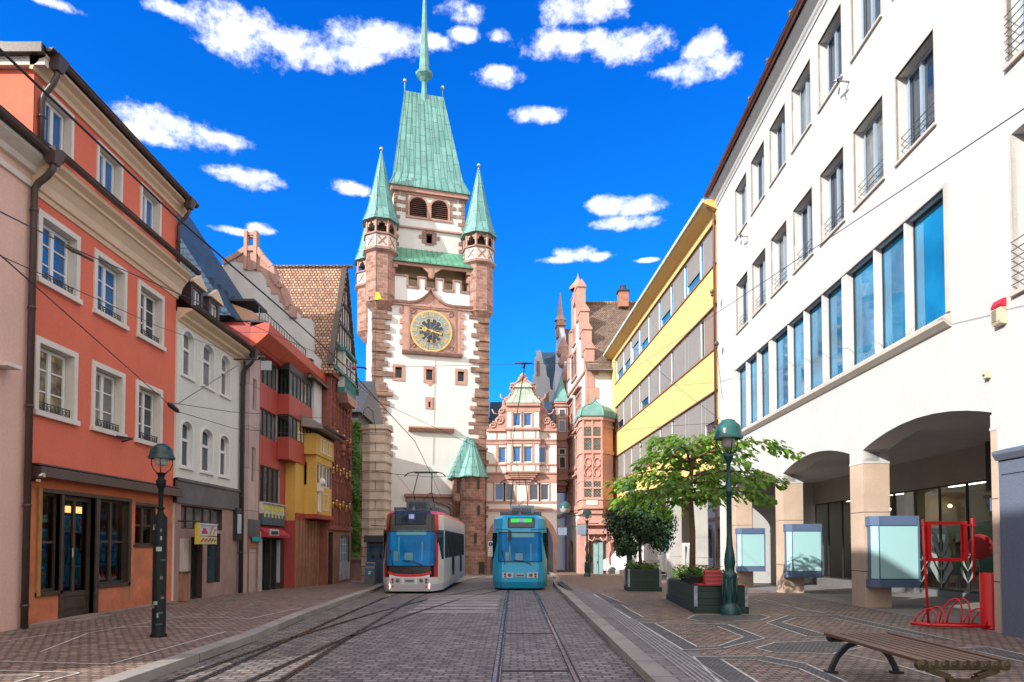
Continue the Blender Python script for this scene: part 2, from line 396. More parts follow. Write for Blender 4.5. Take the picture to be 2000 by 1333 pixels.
strip('arcade_floor', lambda y: 8.752+.033*(y-12.4), lambda y: 34, KH-.002, m_slab)
strip('pavement_left', lambda y: -16, lambda y: kl(y)-.284, KH-.002, m_pave)
# tactile guide strip with ribs
for k in range(6):
    strip('tactile_rib', lambda y, k=k: 2.02+.011*y+k*.07, lambda y, k=k: 2.02+.011*y+k*.07+.024, KH+.008, m_tact, .012, ys=[-6, 4, 12, 20, 22])
# rails: steel head, groove, guard lip
def rail(name, path):
    mb = MB(); P = [Vector((x, y, 0)) for x, y in path]
    def lane(o0, o1, dz, m):
        L0 = []
        for i, p in enumerate(P):
            d = (P[min(i+1, len(P)-1)]-P[max(0, i-1)]).normalized(); n = Vector((d.y, -d.x, 0)); L0.append((p+n*o0, p+n*o1))
        for i in range(len(P)-1):
            a, b = L0[i], L0[i+1]; za, zb = gz(P[i].y)+dz, gz(P[i+1].y)+dz
            mb.face([(a[0].x, a[0].y, za), (a[1].x, a[1].y, za), (b[1].x, b[1].y, zb), (b[0].x, b[0].y, zb)], m)
    lane(-.05, .07, .004, 1); lane(-.035, .015, .012, 0); lane(.048, .062, .011, 0)
    return tag(mb.build(name, [m_steel, m_groove]), None, None, None, 'structure')
def curve(tab, ys): return [(lerp(tab, y), y) for y in ys]
ry = [-6, 0, 4, 8, 12, 16, 20, 22, 25, 28, 32, 38, 46, 54, 62, 70]
for dx in (-.515, .515):
    rail('rail', [(x+dx, y) for x, y in curve([(-6, .28), (30, .29), (46, .5), (70, .9)], ry)])
    rail('rail', [(x+dx, y) for x, y in curve([(-6, -3.25), (8.5, -3.44), (14, -3.6), (22, -3.7), (32, -3.75), (46, -3.0), (70, -1.0)], ry)])
# crossover between the tracks
for dx in (-.2, .8):
    rail('rail', [(-4.15+dx, 8.0), (-3.95+dx, 12), (-3.35+dx, 17), (-2.55+dx, 21.5), (-1.9+dx, 25), (-1.0+dx, 30)])
mb = MB()
for y in (9.3, 13.2): mb.box(-.2, .78, y-.03, y+.03, gz(y)-.05, gz(y)+.009, 0)
tag(mb.build('rail_tie_bar', m_groove), None, None, None, 'structure')
# concrete crossing slabs between the tracks
m_conc = mat('worn_concrete', (.33, .30, .29), .7, .25, .8, .3, 20, dirtamt=.6, dirt=(.17, .15, .15))
mb = MB()
for i in range(7):
    y = 17.3+i*1.0; mb.face([(-2.7, y, gz(y)+.004), (-.45, y, gz(y)+.004), (-.45, y+.62, gz(y+.62)+.004), (-2.7, y+.62, gz(y+.62)+.004)])
tag(mb.build('crossing_slab', m_conc), None, None, None, 'structure')
# white inlaid lines and dark bands of small setts in the right pavement (photo coordinates read on the pavement plane)
def P2(cx, cy, ox=900, oy=1080, k=1.818): return at_z(ox+cx/k, oy+cy/k, KH)
def line(mb, pts, w=.034, dz=.004):
    for a, b in zip(pts, pts[1:]):
        d = (b-a); d.z = 0; d.normalize(); n = Vector((-d.y, d.x, 0))*w/2; e = d*w*.4
        mb.face([(a-n-e).to_tuple()[:2]+(KH+dz+gz(a.y),), (b-n+e).to_tuple()[:2]+(KH+dz+gz(b.y),), (b+n+e).to_tuple()[:2]+(KH+dz+gz(b.y),), (a+n-e).to_tuple()[:2]+(KH+dz+gz(a.y),)])
R = lambda l: [P2(*q) for q in l]
outers = [
 ([(948, 255), (630, 248), (790, 347), (930, 340), (1080, 305), (948, 255)], [(910, 262), (690, 252), (840, 335), (915, 332), (1005, 300), (910, 262)]),
 ([(1640, 315), (1230, 298), (1085, 250), (1160, 225), (1340, 222), (1755, 312)], [(1560, 304), (1290, 290), (1140, 248), (1190, 232), (1310, 230), (1640, 300)]),
 ([(1100, 640), (825, 370), (1075, 368), (1225, 395), (1500, 520)], [(1180, 540), (925, 380), (1050, 382), (1200, 412), (1340, 475)]),
 ([(525, 187), (605, 235)], [(572, 187), (648, 230)]), ([(472, 148), (525, 180)], [(500, 146), (570, 177)]),
 ([(1720, 342), (1870, 335), (2090, 382)], [(1735, 353), (1830, 350), (2060, 404)])]
dk = MB(); wl = MB()
for o_, i_ in outers:
    o_, i_ = R(o_), R(i_)
    for k in range(len(o_)-1): dk.face([(p.x, p.y, KH+.0035+gz(p.y)) for p in (o_[k], o_[k+1], i_[k+1], i_[k])])
    line(wl, o_, dz=.007); line(wl, i_, dz=.007)
hexes = [[(805, 235), (830, 222), (1065, 220), (1097, 228), (1065, 240), (960, 245), (845, 243), (805, 235)], [(1047, 340), (1115, 320), (1330, 312), (1430, 335), (1320, 360), (1110, 355), (1047, 340)]]
for h in hexes:
    h = R(h); line(wl, h, dz=.007); dk.face([(p.x, p.y, KH+.0035+gz(p.y)) for p in h[:-1][::-1]])
line(wl, R([(1045, 168), (1290, 215)]), dz=.007); line(wl, R([(1075, 165), (1230, 208), (1440, 215)]), dz=.007); line(wl, R([(1360, 360), (1520, 392), (1700, 445)]), dz=.007)
for l in ([(0, 425), (430, 437), (880, 310)], [(0, 462), (315, 470), (175, 506)], [(0, 480), (160, 480), (60, 506)], [(160, 388), (345, 315), (600, 268), (800, 238)], [(345, 298), (560, 290), (860, 296)], [(650, 250), (980, 258), (1180, 215)], [(0, 350), (180, 322), (380, 300)]):
    line(wl, [P2(x, y, 0, 1080, 2.) for x, y in l], dz=.007)
tag(dk.build('pavement_dark_band', m_dark_sett), None, None, None, 'structure'); tag(wl.build('pavement_white_line', m_wline), None, None, None, 'structure')
# drain slot beside the kerb
mb = MB()
a, b = at_z(1082, 1141, .0), at_z(1135, 1165, 0.)
mb.box(1.95, 2.2, 24.5, 31, gz(26)+KH-.02, gz(26)+KH+.02)
tag(mb.build('drain', m_groove), None, None, None, 'structure')
# ================================================================== shared materials for buildings
m_glass = glass('window_glass', (.02, .032, .05), 1.75)
m_glass_blue = glass('painted_blue_glass', (.01, .17, .33), 2.1, wav=.03, var=.4)  # blue sky reflection painted into the base colour
m_glass_sky = glass('painted_sky_glass', (.02, .13, .36), 1.6, var=.2)  # base colour painted blue to stand in for reflected sky
m_glass_warm = glass('painted_gold_glass', (.20, .17, .10), 1.6, var=.7, vs=3)  # gold reflection painted into the pane colour
m_glass_dk = glass('dark_glass', (.012, .014, .016), 1.5)
m_glass_cur = glass('curtained_glass', (.16, .17, .165), 1.6, var=.25, vs=2.5)
m_white = mat('white_paint', (.78, .78, .75), .5, .05, 2, .05, 50)
m_cream_trim = mat('cream_stone_trim', (.74, .68, .60), .75, .08, 1.5, .15, 50, streak=.12)
m_brown = mat('brown_sheet_metal', (.075, .05, .042), .42, .2, 2, .08, 20)
m_dkmetal = mat('dark_metal', (.03, .032, .035), .45, .2, 3, .1, 30)
m_dkwood = mat('dark_shop_frame', (.06, .04, .03), .5, .3, 3, .2, 30)
m_iron = mat('wrought_iron', (.03, .03, .032), .5, .1, 5, .1, 40)
m_sand = brick('red_sandstone', (.27, .13, .095), (.43, .245, .19), (.5, .38, .32), .62, .30, .012, .85, .5, var=.35, dirt=.15)
m_sand_pl = mat('pink_sandstone', (.48, .275, .22), .8, .16, 1.3, .3, 30, streak=.25)
m_sand_dk = mat('weathered_sandstone', (.33, .20, .165), .85, .3, 1.5, .5, 18, streak=.3)
m_cop = brick('green_copper_sheet', (.11, .29, .27), (.18, .385, .35), (.04, .12, .11), 1.9, .62, .03, .5, .35, rot=pi/2, var=.22, dirt=.12, dist=.03)
m_cop_pl = mat('green_copper', (.145, .32, .29), .5, .25, 1.2, .15, 20, streak=.35, dirt=(.12, .27, .22))
m_gold = mat('gilding', (.80, .55, .18), .3, .1, 4, .05, 40, metal=1)
def hpane(parent, mb_f, u0, u1, z0, z1, y, gm=None, lab=None):
    p = MB(); p.face([(u0, y, z0), (u1, y, z0), (u1, y, z1), (u0, y, z1)]); return p.build('pane', gm or m_glass, parent)
def casement(parent, u0, u1, z0, z1, y=.22, cols=2, rows=1, fw=.07, gm=None, fm=None, bar=.03, name='window', rise=0, split=None):
    """frame with mullion and glazing bars; the pane is its child"""
    f = MB(); t = .05
    f.box(u0, u0+fw, y, y+t, z0, z1); f.box(u1-fw, u1, y, y+t, z0, z1)
    f.box(u0+fw, u1-fw, y, y+t, z0, z0+fw); f.box(u0+fw, u1-fw, y, y+t, z1-fw-rise*.0, z1)
    for c in range(1, cols):
        x = u0+(u1-u0)*c/cols; f.box(x-fw*.75, x+fw*.75, y-.015, y+t, z0+fw, z1-fw)
    for r in range(1, rows):
        z = z0+(z1-z0)*r/rows
        for c in range(cols):
            a = u0+(u1-u0)*c/cols+fw; b = u0+(u1-u0)*(c+1)/cols-fw; f.box(a-.01, b+.01, y+.005, y+t-.005, z-bar/2, z+bar/2)
    if split: f.box(u0+fw, u1-fw, y-.012, y+t, split-.05, split+.05)
    o = f.build(name, fm or m_white, parent)
    hpane(o, f, u0+.01, u1-.01, z0+.01, z1-.01, y+t*.6, gm)
    return o
def surround(mb, u0, u1, z0, z1, w=.12, d=.035, sill=.06, m=0):
    mb.box(u0-w, u0, -d, 0, z0, z1+w, m); mb.box(u1, u1+w, -d, 0, z0, z1+w, m); mb.box(u0, u1, -d, 0, z1, z1+w, m)
    if sill: mb.box(u0-w-.03, u1+w+.03, -d-.05, .02, z0-w*.9, z0, m)
def gutter(parent, u0, u1, y, z, r=.08, m=None):
    g = MB(); n = 8; L0 = []
    for k in range(n+1):
        a = pi+pi*k/n; L0.append((y+r*cos(a), z+r*sin(a)))
    for k in range(n):
        p, q = L0[k], L0[k+1]
        g.face([(u0, p[0], p[1]), (u1, p[0], p[1]), (u1, q[0], q[1]), (u0, q[0], q[1])], 0, None, True)
        g.face([(u0, q[0]*1, q[1]+.012), (u1, q[0], q[1]+.012), (u1, p[0], p[1]+.012), (u0, p[0], p[1]+.012)], 0, None, True)
    g.face([(u0, *p) for p in L0][::-1]); g.face([(u1, *p) for p in L0])
    for i in range(int((u1-u0)/1.0)+1):
        x = u0+.3+i*1.0
        if x < u1-.1: g.box(x-.012, x+.012, y-r-.01, y+r+.01, z-.005, z+.015)
    g.tube([(u0, y-r, z), (u1, y-r, z)], .014, 6)
    return g.build('gutter', m or m_brown, parent)
def downpipe(parent, u, y, ztop, zbot, ygut, r=.055, m=None, hopper=True, join=.35):
    g = MB()
    if hopper: g.hexa([(u-.08, ygut-.08, ztop-.28), (u+.08, ygut-.08, ztop-.28), (u+.08, ygut+.08, ztop-.28), (u-.08, ygut+.08, ztop-.28)], [(u-.16, ygut-.15, ztop), (u+.16, ygut-.15, ztop), (u+.16, ygut+.13, ztop), (u-.16, ygut+.13, ztop)])
    g.tube([(u, ygut, ztop-.2), (u, ygut, ztop-.36), (u, ygut+(y-ygut)*.3, ztop-.36-join*.35), (u, y-.02*0-(y-ygut)*.2, ztop-.36-join*.7), (u, y, ztop-.36-join), (u, y, zbot)], r, 10)
    z = ztop-1.2
    while z > zbot+.3: g.tube([(u, y, z), (u, y, z+.05)], r+.014, 10); z -= 1.9
    return g.build('downpipe', m or m_brown, parent)
def cornice(name, parent, u0, u1, prof, m):
    g = MB(); g.exx(prof, u0, u1); return g.build(name, m, parent)
def gable_roof(parent, u0, u1, y0, y1, ze, zr, mat_, yr=None, t=.12, name='roof', mg=None):
    """ridge along u; eaves at y0/y1"""
    yr = (y0+y1)/2 if yr is None else yr
    g = MB()
    g.face([(u0, y0, ze), (u1, y0, ze), (u1, yr, zr), (u0, yr, zr)], 0); g.face([(u1, y1, ze), (u0, y1, ze), (u0, yr, zr), (u1, yr, zr)], 0)
    g.face([(u0, y0, ze-t), (u1, y0, ze-t), (u1, y0, ze), (u0, y0, ze)], 0)
    g.face([(u0, y0, ze-t), (u0, y0, ze), (u0, yr, zr), (u0, y1, ze), (u0, y1, ze-t)], 1 if mg else 0); g.face([(u1, y1, ze-t), (u1, y1, ze), (u1, yr, zr), (u1, y0, ze), (u1, y0, ze-t)], 1 if mg else 0)
    g.face([(u0, y1, ze-t), (u1, y1, ze-t), (u1, y0, ze-t), (u0, y0, ze-t)][::-1], 0)
    return g.build(name, [mat_]+([mg] if mg else []), parent)
def hull(mb, W_, D, z0, z1, m=0, top=True):
    """side and rear walls of a building block (front is left open)"""
    mb.face([(0, D, z0), (0, 0, z0), (0, 0, z1), (0, D, z1)], m); mb.face([(W_, 0, z0), (W_, D, z0), (W_, D, z1), (W_, 0, z1)], m)
    mb.face([(W_, D, z0), (0, D, z0), (0, D, z1), (W_, D, z1)], m)
    if top: mb.face([(0, 0, z1), (W_, 0, z1), (W_, D, z1), (0, D, z1)], m)
m_tile_dk = brick('dark_roof_tiles', (.06, .065, .08), (.09, .095, .11), (.025, .025, .03), .2, .17, .02, .45, .9, var=.3, dist=.03)
m_tile_blue = brick('slate_blue_roof', (.012, .06, .13), (.025, .095, .19), (.006, .02, .04), .26, .2, .02, .7, .9, var=.35, dist=.03)
m_tile_red = brick('old_red_roof_tiles', (.42, .21, .13), (.62, .40, .26), (.10, .055, .04), .17, .16, .025, .8, 1., var=.35, dist=.04, dirt=.25)
m_tile_brown = brick('brown_roof_tiles', (.20, .13, .095), (.34, .235, .175), (.06, .04, .03), .19, .17, .025, .8, 1., var=.4, dist=.04, dirt=.2)
# ================================================================== left side of the street (facades face +X)
RL = pi/2
m_orange = mat('orange_render', (.76, .175, .10), .85, .07, .8, .3, 60, streak=.22, dirt=(.5, .1, .05))
m_orange_old = mat('peeling_orange_render', (.62, .19, .085), .85, .3, 1.6, .6, 22, dirtamt=.7, dirt=(.36, .22, .12))
m_cove = mat('ochre_cove_plaster', (.76, .58, .40), .8, .06, 1, .1, 40, streak=.1)
m_pink = mat('pale_pink_render', (.78, .49, .40), .85, .06, .7, .25, 60, streak=.3, dirt=(.45, .3, .26))
m_creamw = mat('pale_green_cream_render', (.72, .73, .65), .85, .05, .7, .2, 60, streak=.22)
m_greyst = mat('dark_grey_fascia_stone', (.10, .105, .11), .6, .25, .8, .15, 20, dirtamt=.4, dirt=(.2, .18, .17))
m_pinkpan = brick('pinkish_stone_panels', (.50, .37, .33), (.55, .42, .38), (.25, .17, .15), 1.3, 1.45, .012, .7, .2, var=.15, dirt=.25)
m_redpan = brick('red_metal_panels', (.40, .058, .045), (.43, .065, .05), (.12, .02, .02), 1.2, 3.0, .014, .5, .3, var=.08)
m_redeave = brick('bright_red_eave_panels', (.56, .085, .045), (.60, .10, .05), (.2, .03, .02), 1.5, 3.0, .014, .5, .25, var=.08)
m_yell = mat('ochre_yellow_render', (.66, .40, .085), .8, .1, .9, .2, 40, streak=.25)
m_wood = mat('brown_slats', (.36, .165, .09), .7, .25, 2, .3, 18, streak=.5)
m_maroon = mat('maroon_carved_timber', (.27, .085, .06), .75, .25, 2, .5, 12, streak=.4)
m_shopstone = mat('brown_pink_shop_pier', (.38, .24, .20), .8, .2, 1.2, .4, 18, dirtamt=.4)

# ---- pale pink house at the left edge
t = T('pink_house', 'pale pink rendered house at the far left edge of the photo with brown gutter', 'house', (-9.35, 13, 0), RL)
b = MB(); b.wall(-7, 0, 0, 9.05, [(-2.2, -1.25, 5.5, 7.3), (-2.2, -1.25, 2.9, 4.4), (-5.2, -4.25, 5.5, 7.3), (-5.2, -4.25, 2.9, 4.4)], .25)
b.M = Matrix.Translation((-7, 0, 0)); hull(b, 7, 10, 0, 9.05, 0); b.M = None
b.build('wall', m_pink, t)
for u in (-2.2, -5.2):
    for z in (2.9, 5.5): casement(t, u, u+.95, z, z+1.6, .2, 2, 3)
g = MB(); g.box(-7, -.02, -.05, 0, 8.62, 8.74); g.build('string_course', m_cream_trim, t)
cornice('cornice', t, -7.02, .12, [(0.01, 8.9), (-.08, 8.92), (-.12, 9.02), (-.3, 9.14), (-.32, 9.22), (0.01, 9.22)], m_cream_trim)
gutter(t, -7.02, .22, -.4, 9.3, .085)
gable_roof(t, -7.02, -.02, -.36, 12.4, 9.32, 12.4, m_tile_dk)
b = MB(); b.box(-.9, -.55, -.3, .0, 4.93, 5.0); b.build('ledge', m_cream_trim, t)

# ---- unseen house behind the camera, added so its roof line shades the street
t = T('unseen_shade_house', 'unseen plain house behind the viewpoint on the left, added to shade the street', 'house', (-9.35, -26, 0), RL)
b = MB(); b.wall(0, 24, 0, 13.2, [(1.2+3*i, 2.3+3*i, z, z+1.7) for i in range(7) for z in (3.8, 6.9, 10)], .25); hull(b, 24, 6, 0, 13.2); b.build('wall', m_cream_trim, t)
b = MB(); b.box(24, 32, 0, 3, 6.0, 13.3); b.box(24, 25.2, 0, 3, 0, 6.3); b.build('unseen_light_gap_wing', m_cream_trim, t)  # unseen wing shaped to shade the piers and let sun through below
for i in range(7):
    for z in (3.8, 6.9, 10): casement(t, 1.2+3*i, 2.3+3*i, z, z+1.7, .2)
gable_roof(t, -.2, 24.2, -.4, 6.4, 13.2, 15.7, m_tile_dk)

# ---- orange house
t = T('orange_house', 'bright orange rendered three storey house with cream window surrounds and a dark shopfront', 'house', (-9.35, 13, 0), RL)
WX = [(.30, 1.36), (2.10, 3.14), (3.86, 4.90)]
mid = [(a, c, 6.98, 8.22) for a, c in WX]; low = [(a, c, 4.36, 5.70) for a, c in WX]; top = [(.30, 1.10), (2.08, 2.92), (3.86, 4.70)]
toph = [(a, c, 9.74, 10.74) for a, c in top]
b = MB()
b.wall(0, 5.68, 3.3, 8.9, mid+low, .24, 0, 1)
b.wall(0.02, 5.66, 8.9, 11.05, toph, .2, 0, 1)
b.wall(0, 5.68, 2.86, 3.3, [], .2, 2)
b.face([(0, 0, 9), (0, 8, 9), (0, 8, 11.05), (0, 0, 11.05)], 0); b.face([(5.68, 0, 3), (5.68, 9, 3), (5.68, 9, 11.05), (5.68, 0, 11.05)], 0)
b.face([(0, 0, 0), (0, 8, 0), (0, 8, 9), (0, 0, 9)], 0); b.face([(0, 8, 0), (5.68, 8, 0), (5.68, 8, 11), (0, 8, 11)], 0)
b.build('wall', [m_orange, m_cream_trim, mat('orange_band', (.74, .19, .075), .8, .08, 1, .2, 40)], t)
def railing(parent, u0, u1, z0, h=.2, y=-.02):
    g = MB(); g.box(u0, u1, y-.012, y+.012, z0+h-.015, z0+h); g.box(u0, u1, y-.012, y+.012, z0+.03, z0+.045)
    n = int((u1-u0)/.11)
    for i in range(n):
        c = u0+(i+.5)*(u1-u0)/n; rr = min(.045, (u1-u0)/n*.45)
        g.tube([(c+rr*cos(a*pi/4), y, z0+h*.55+rr*sin(a*pi/4)) for a in range(9)], .007, 4, 0, False)
        g.box(c+rr-.002, c+rr+.008, y-.006, y+.006, z0+.03, z0+h)
    return g.build('window_railing', m_iron, parent)
for k, (a, c, z0, z1) in enumerate(mid+low):
    w = casement(t, a+.02, c-.02, z0+.01, z1-.02, .16, 2, 3, .065, [m_glass_sky, m_glass_sky, m_glass, m_glass_warm, m_glass_cur, m_glass][k])
    s = MB(); surround(s, a, c, z0, z1, .12, .03, .07); s.build('window_surround', m_cream_trim, w)
    railing(w, a+.01, c-.01, z0, .2, .05)
for k, (a, c, z0, z1) in enumerate(toph):
    w = casement(t, a+.02, c-.02, z0+.01, z1-.02, .14, 2, 1, .06, m_glass_sky)
    s = MB(); surround(s, a, c, z0, z1, .08, .03, 0); s.box(a-.12, c+.12, -.07, 0, z0-.05, z0, 1); s.build('window_surround', [m_cream_trim, m_dkmetal], w)
cornice('cornice', t, 0, 5.74, [(0.01, 8.55), (-.03, 8.55), (-.05, 8.64), (-.10, 8.66), (-.14, 8.82), (-.25, 9.0), (-.30, 9.02), (-.30, 9.08), (-.42, 9.16), (-.42, 9.24), (0.01, 9.3)], m_cove)
gutter(t, -.05, 5.9, -.5, 9.36, .085)
cornice('eave', t, -.12, 5.9, [(0.01, 10.92), (-.05, 10.92), (-.07, 11.0), (-.15, 11.06), (-.17, 11.12), (-.30, 11.16), (-.30, 11.22), (0.01, 11.22)], m_cove)
gutter(t, -.15, 6.0, -.37, 11.32, .08)
b = MB(); b.face([(-.2, -.33, 11.27), (6.05, -.33, 11.27), (6.05, 6, 11.9), (-.2, 6, 11.9)]); b.face([(-.2, 6, 11.9), (6.05, 6, 11.9), (6.05, 10, 11.5), (-.2, 10, 11.5)])
b.face([(-.12, -.3, 11.22), (-.12, 8, 11.22), (-.12, 6, 11.86)]); b.face([(5.9, -.3, 11.22), (5.9, 8, 11.22), (5.9, 6, 11.86)]); b.build('roof', m_tile_dk, t)
b = MB(); b.box(-.25, -.12, -.3, 7.5, 11.17, 11.36, 0); b.hexa([(-.2, -.3, 11.3), (-.05, -.3, 11.3), (-.05, 7.5, 11.3), (-.2, 7.5, 11.3)], [(-.2, -.3, 11.34), (-.05, -.3, 11.34), (-.05, 7.5, 11.98), (-.2, 7.5, 11.98)], 0); b.box(-.12, 0, -.28, 7.5, 11.0, 11.17, 1); b.build('side_eave', [m_brown, m_cream_trim], t)
downpipe(t, .12, -.08, 11.3, 9.45, -.36, .055, None, True, .5)
downpipe(t, -.06, -.10, 9.34, .15, -.45, .062, None, True, .4)
downpipe(t, 5.60, -.08, 11.3, 9.45, -.36, .05, None, True, .4)
# awning cassette
b = MB(); b.box(.12, 5.72, -.24, -.01, 3.08, 3.24); b.box(.10, 5.74, -.27, -.22, 3.03, 3.11); b.box(.12, 5.72, -.2, -.01, 3.26, 3.30); b.build('awning_case', m_brown, t, .008)
# shopfront wall
hs = [(.44, 1.04, .78, 2.76), (1.12, 2.22, .14, 2.76), (2.34, 3.52, .82, 2.76), (3.78, 4.78, 1.72, 2.70)]
b = MB(); b.wall(0, 5.68, .0, 2.86, hs, .3, 0, 1); b.build('shopfront_wall', [m_orange_old, m_dkwood], t)
b = MB()
b.box(.34, .44, -.05, .02, .7, 2.84, 1); b.box(.44, 3.6, -.05, .02, 2.76, 2.84); b.box(1.04, 1.12, -.04, .1, .12, 2.76); b.box(2.22, 2.34, -.04, .1, .12, 2.76); b.box(3.52, 3.62, -.04, .02, .75, 2.84)
b.box(.34, 1.12, -.04, .05, .70, .78); b.box(2.3, 3.62, -.04, .05, .74, .82); b.box(3.62, 3.78, -.03, .01, .12, 2.8, 2); b.box(3.7, 4.86, -.02, .02, 2.7, 2.78); b.box(3.7, 4.86, -.03, .02, 1.66, 1.72)
b.build('shopfront_frame', [m_dkwood, mat('ochre_wood_post', (.42, .20, .06), .6, .3, 3, .2, 20), m_orange_old], t, .004)
for (a, c, z0, z1), r in zip(hs[:1]+hs[2:], (2, 2, 2)):
    casement(t, a, c, z0, z1, .08, 1 if c-a < .8 else 2, r, .05, clear_glass('shop_glass', (.72, .78, .78), .4), m_dkwood, .05, 'shop_window')
d = MB(); d.box(1.12, 1.2, .1, .16, .14, 2.76); d.box(2.14, 2.22, .1, .16, .14, 2.76); d.box(1.2, 2.14, .1, .16, 2.66, 2.76); d.box(1.2, 2.14, .1, .16, .14, .30); d.box(1.2, 2.14, .1, .16, .62, .72); d.box(1.2, 2.14, .115, .145, .3, .62)
d.box(1.62, 1.70, .1, .16, .72, 2.66)
d.box(1.25, 2.09, .1, .115, .36, .58, 0)
dd = d.build('door', m_dkwood, t, .004); hpane(dd, d, 1.2, 2.14, .72, 2.66, .135, clear_glass('shop_glass'))
h = MB(); h.tube([(1.56, .06, 1.25), (1.56, .06, 1.65)], .015, 8); h.box(1.55, 1.57, .06, .1, 1.27, 1.29); h.box(1.55, 1.57, .06, .1, 1.61, 1.63); h.build('handle', m_steel, dd)
# room behind the shopfront with shelves of bottles and a warm lamp
m_room = mat('brown_room', (.26, .17, .11), .8, .3, 1.5); 
b = MB(); b.face([(.1, 2.6, .1), (5.5, 2.6, .1), (5.5, 2.6, 2.9), (.1, 2.6, 2.9)]); b.face([(.1, .3, .1), (.1, 2.6, .1), (.1, 2.6, 2.9), (.1, .3, 2.9)]); b.face([(5.5, .3, .1), (5.5, 2.6, .1), (5.5, 2.6, 2.9), (5.5, .3, 2.9)])
b.face([(.1, .3, .11), (5.5, .3, .11), (5.5, 2.6, .11), (.1, 2.6, .11)]); b.face([(.1, .3, 2.85), (5.5, .3, 2.85), (5.5, 2.6, 2.85), (.1, 2.6, 2.85)]); b.build('shop_room', m_room, t)
b = MB()
for z in (.75, 1.2, 1.6, 2.0): b.box(.3, 5.2, .75, 1.15, z, z+.035)
for u in (.3, 1.9, 3.5, 5.15): b.box(u, u+.05, .75, 1.15, .1, 2.4)
b.box(2.3, 3.6, .35, .8, .7, .82); b.build('shelf', m_wood, t)
bc = [mat('bottle_%s' % n, c, .15, .05, 3, 0) for n, c in (('green', (.04, .14, .07)), ('amber', (.35, .12, .02)), ('red', (.45, .03, .03)), ('cream', (.6, .55, .42)), ('blue', (.05, .12, .3)))]
b = MB()
for z in (.785, 1.235, 1.635, 2.035):
    u = .4
    while u < 5.1:
        r = random.uniform(.025, .05); hh = random.uniform(.14, .3); b.lathe([(0, 0), (r, 0), (r, hh*.6), (r*.35, hh*.78), (r*.35, hh), (0, hh)], 8, (u, random.uniform(.8, 1.0), z), random.randrange(5)); u += r*2+random.uniform(.01, .16)
for u in (2.5, 2.75, 2.95, 3.2, 3.35): b.lathe([(0, 0), (.04, 0), (.04, .16), (.015, .22), (.015, .3), (0, .3)], 8, (u, .5, .82), random.randrange(5))
tag(b.build('shop_bottles', bc, t), None, None, None, 'stuff')
b = MB(); b.lathe([(0, 0), (.14, 0), (.1, .1), (0, .12)], 12, (.8, .8, 2.5)); b.box(2.4, 3.3, .75, .8, 2.45, 2.6); b.build('shop_lamp', mat('warm_lamp', (.9, .6, .3), .5, .1, 2, 0, emit=(1, .5, .16), estr=1.3), t)
m_mosaic = glass('dark_leaded_glass', (.05, .04, .04), 1.6, .1, .3, .8, 9)
# pavement step in front
b = MB(); b.box(0, 5.7, -.16, .05, .1, .2); b.box(1.1, 2.3, -.34, -.16, .1, .165); b.build('step', m_cream_trim if False else mat('worn_step', (.27, .19, .15), .8, .3, 2, .4, 20), t, .02)
b = MB(); b.tube([(.1, -.1, 3.02), (.1, -.3, 3.06)], .05, 8); b.box(.02, .16, -.2, -.1, 2.93, 2.98); b.build('spot_lamp', m_steel, t)
b = MB(); b.tube([(3.2, 0, 4.18), (3.2, -.22, 4.24)], .02, 6); b.tube([(2.65, -.2, 4.22), (3.25, -.22, 4.26)], .028, 6); b.build('wall_bracket', m_dkmetal, t)

# ---- cream house
t = T('cream_house', 'pale cream rendered house with six small arched windows and grey shop fascia', 'house', (-9.3, 18.69, 0), RL)
CX = [(.30, .92), (1.53, 2.25), (2.80, 3.45)]
hol = [(a, c, 6.52, 7.80, .2) for a, c in CX]+[(a, c, 3.93, 5.22, .2) for a, c in CX]
b = MB(); b.wall(0, 4.42, 3.55, 8.2, hol, .26, 0, 1); b.face([(0, 0, 0), (0, 8, 0), (0, 8, 8.2), (0, 0, 8.2)]); b.face([(4.42, 0, -.3), (4.42, 8, -.3), (4.42, 8, 8.2), (4.42, 0, 8.2)]); b.build('wall', [m_creamw, m_white], t)
for a, c, z0, z1, r in hol:
    f = MB(); y = .09; f.box(a, a+.06, y, y+.05, z0, z1-r*.5); f.box(c-.06, c, y, y+.05, z0, z1-r*.5); f.box(a+.06, c-.06, y, y+.05, z0, z0+.06); f.box(a+.06, c-.06, y-.015, y+.05, z0+.74, z0+.82)
    f.arch(a+.02, c-.02, z1-r, r-.06, .07, y, y+.05)
    f.arch(a-.0, c+.0, z1-r, r, .07, -.03, 0); f.box(a-.07, a, -.03, 0, z0, z1-r); f.box(c, c+.07, -.03, 0, z0, z1-r); f.box(a-.1, c+.1, -.06, .02, z0-.07, z0)
    w = f.build('window', m_white, t); p = MB(); p.face([(a, y+.03, z0), (c, y+.03, z0), (c, y+.03, z1), (a, y+.03, z1)]); p.build('pane', m_glass_cur if z0 > 6 else m_glass, w)
cornice('cornice', t, -.02, 4.5, [(0.01, 7.92), (-.04, 7.94), (-.06, 8.0), (-.18, 8.05), (-.2, 8.12), (-.38, 8.2), (-.4, 8.27), (0.01, 8.3)], m_cove)
gutter(t, -.02, 4.7, -.48, 8.36, .085)
b = MB(); b.face([(0, -.42, 8.3), (4.5, -.42, 8.3), (4.5, 3.2, 11.0), (0, 3.2, 11.0)]); b.face([(0, 3.2, 11), (4.5, 3.2, 11), (4.5, 8, 11.1), (0, 8, 11.1)]); b.face([(4.5, -.4, 8.3), (4.5, 8, 8.3), (4.5, 8, 11.1), (4.5, 3.2, 11)]); b.build('roof', m_tile_dk, t)
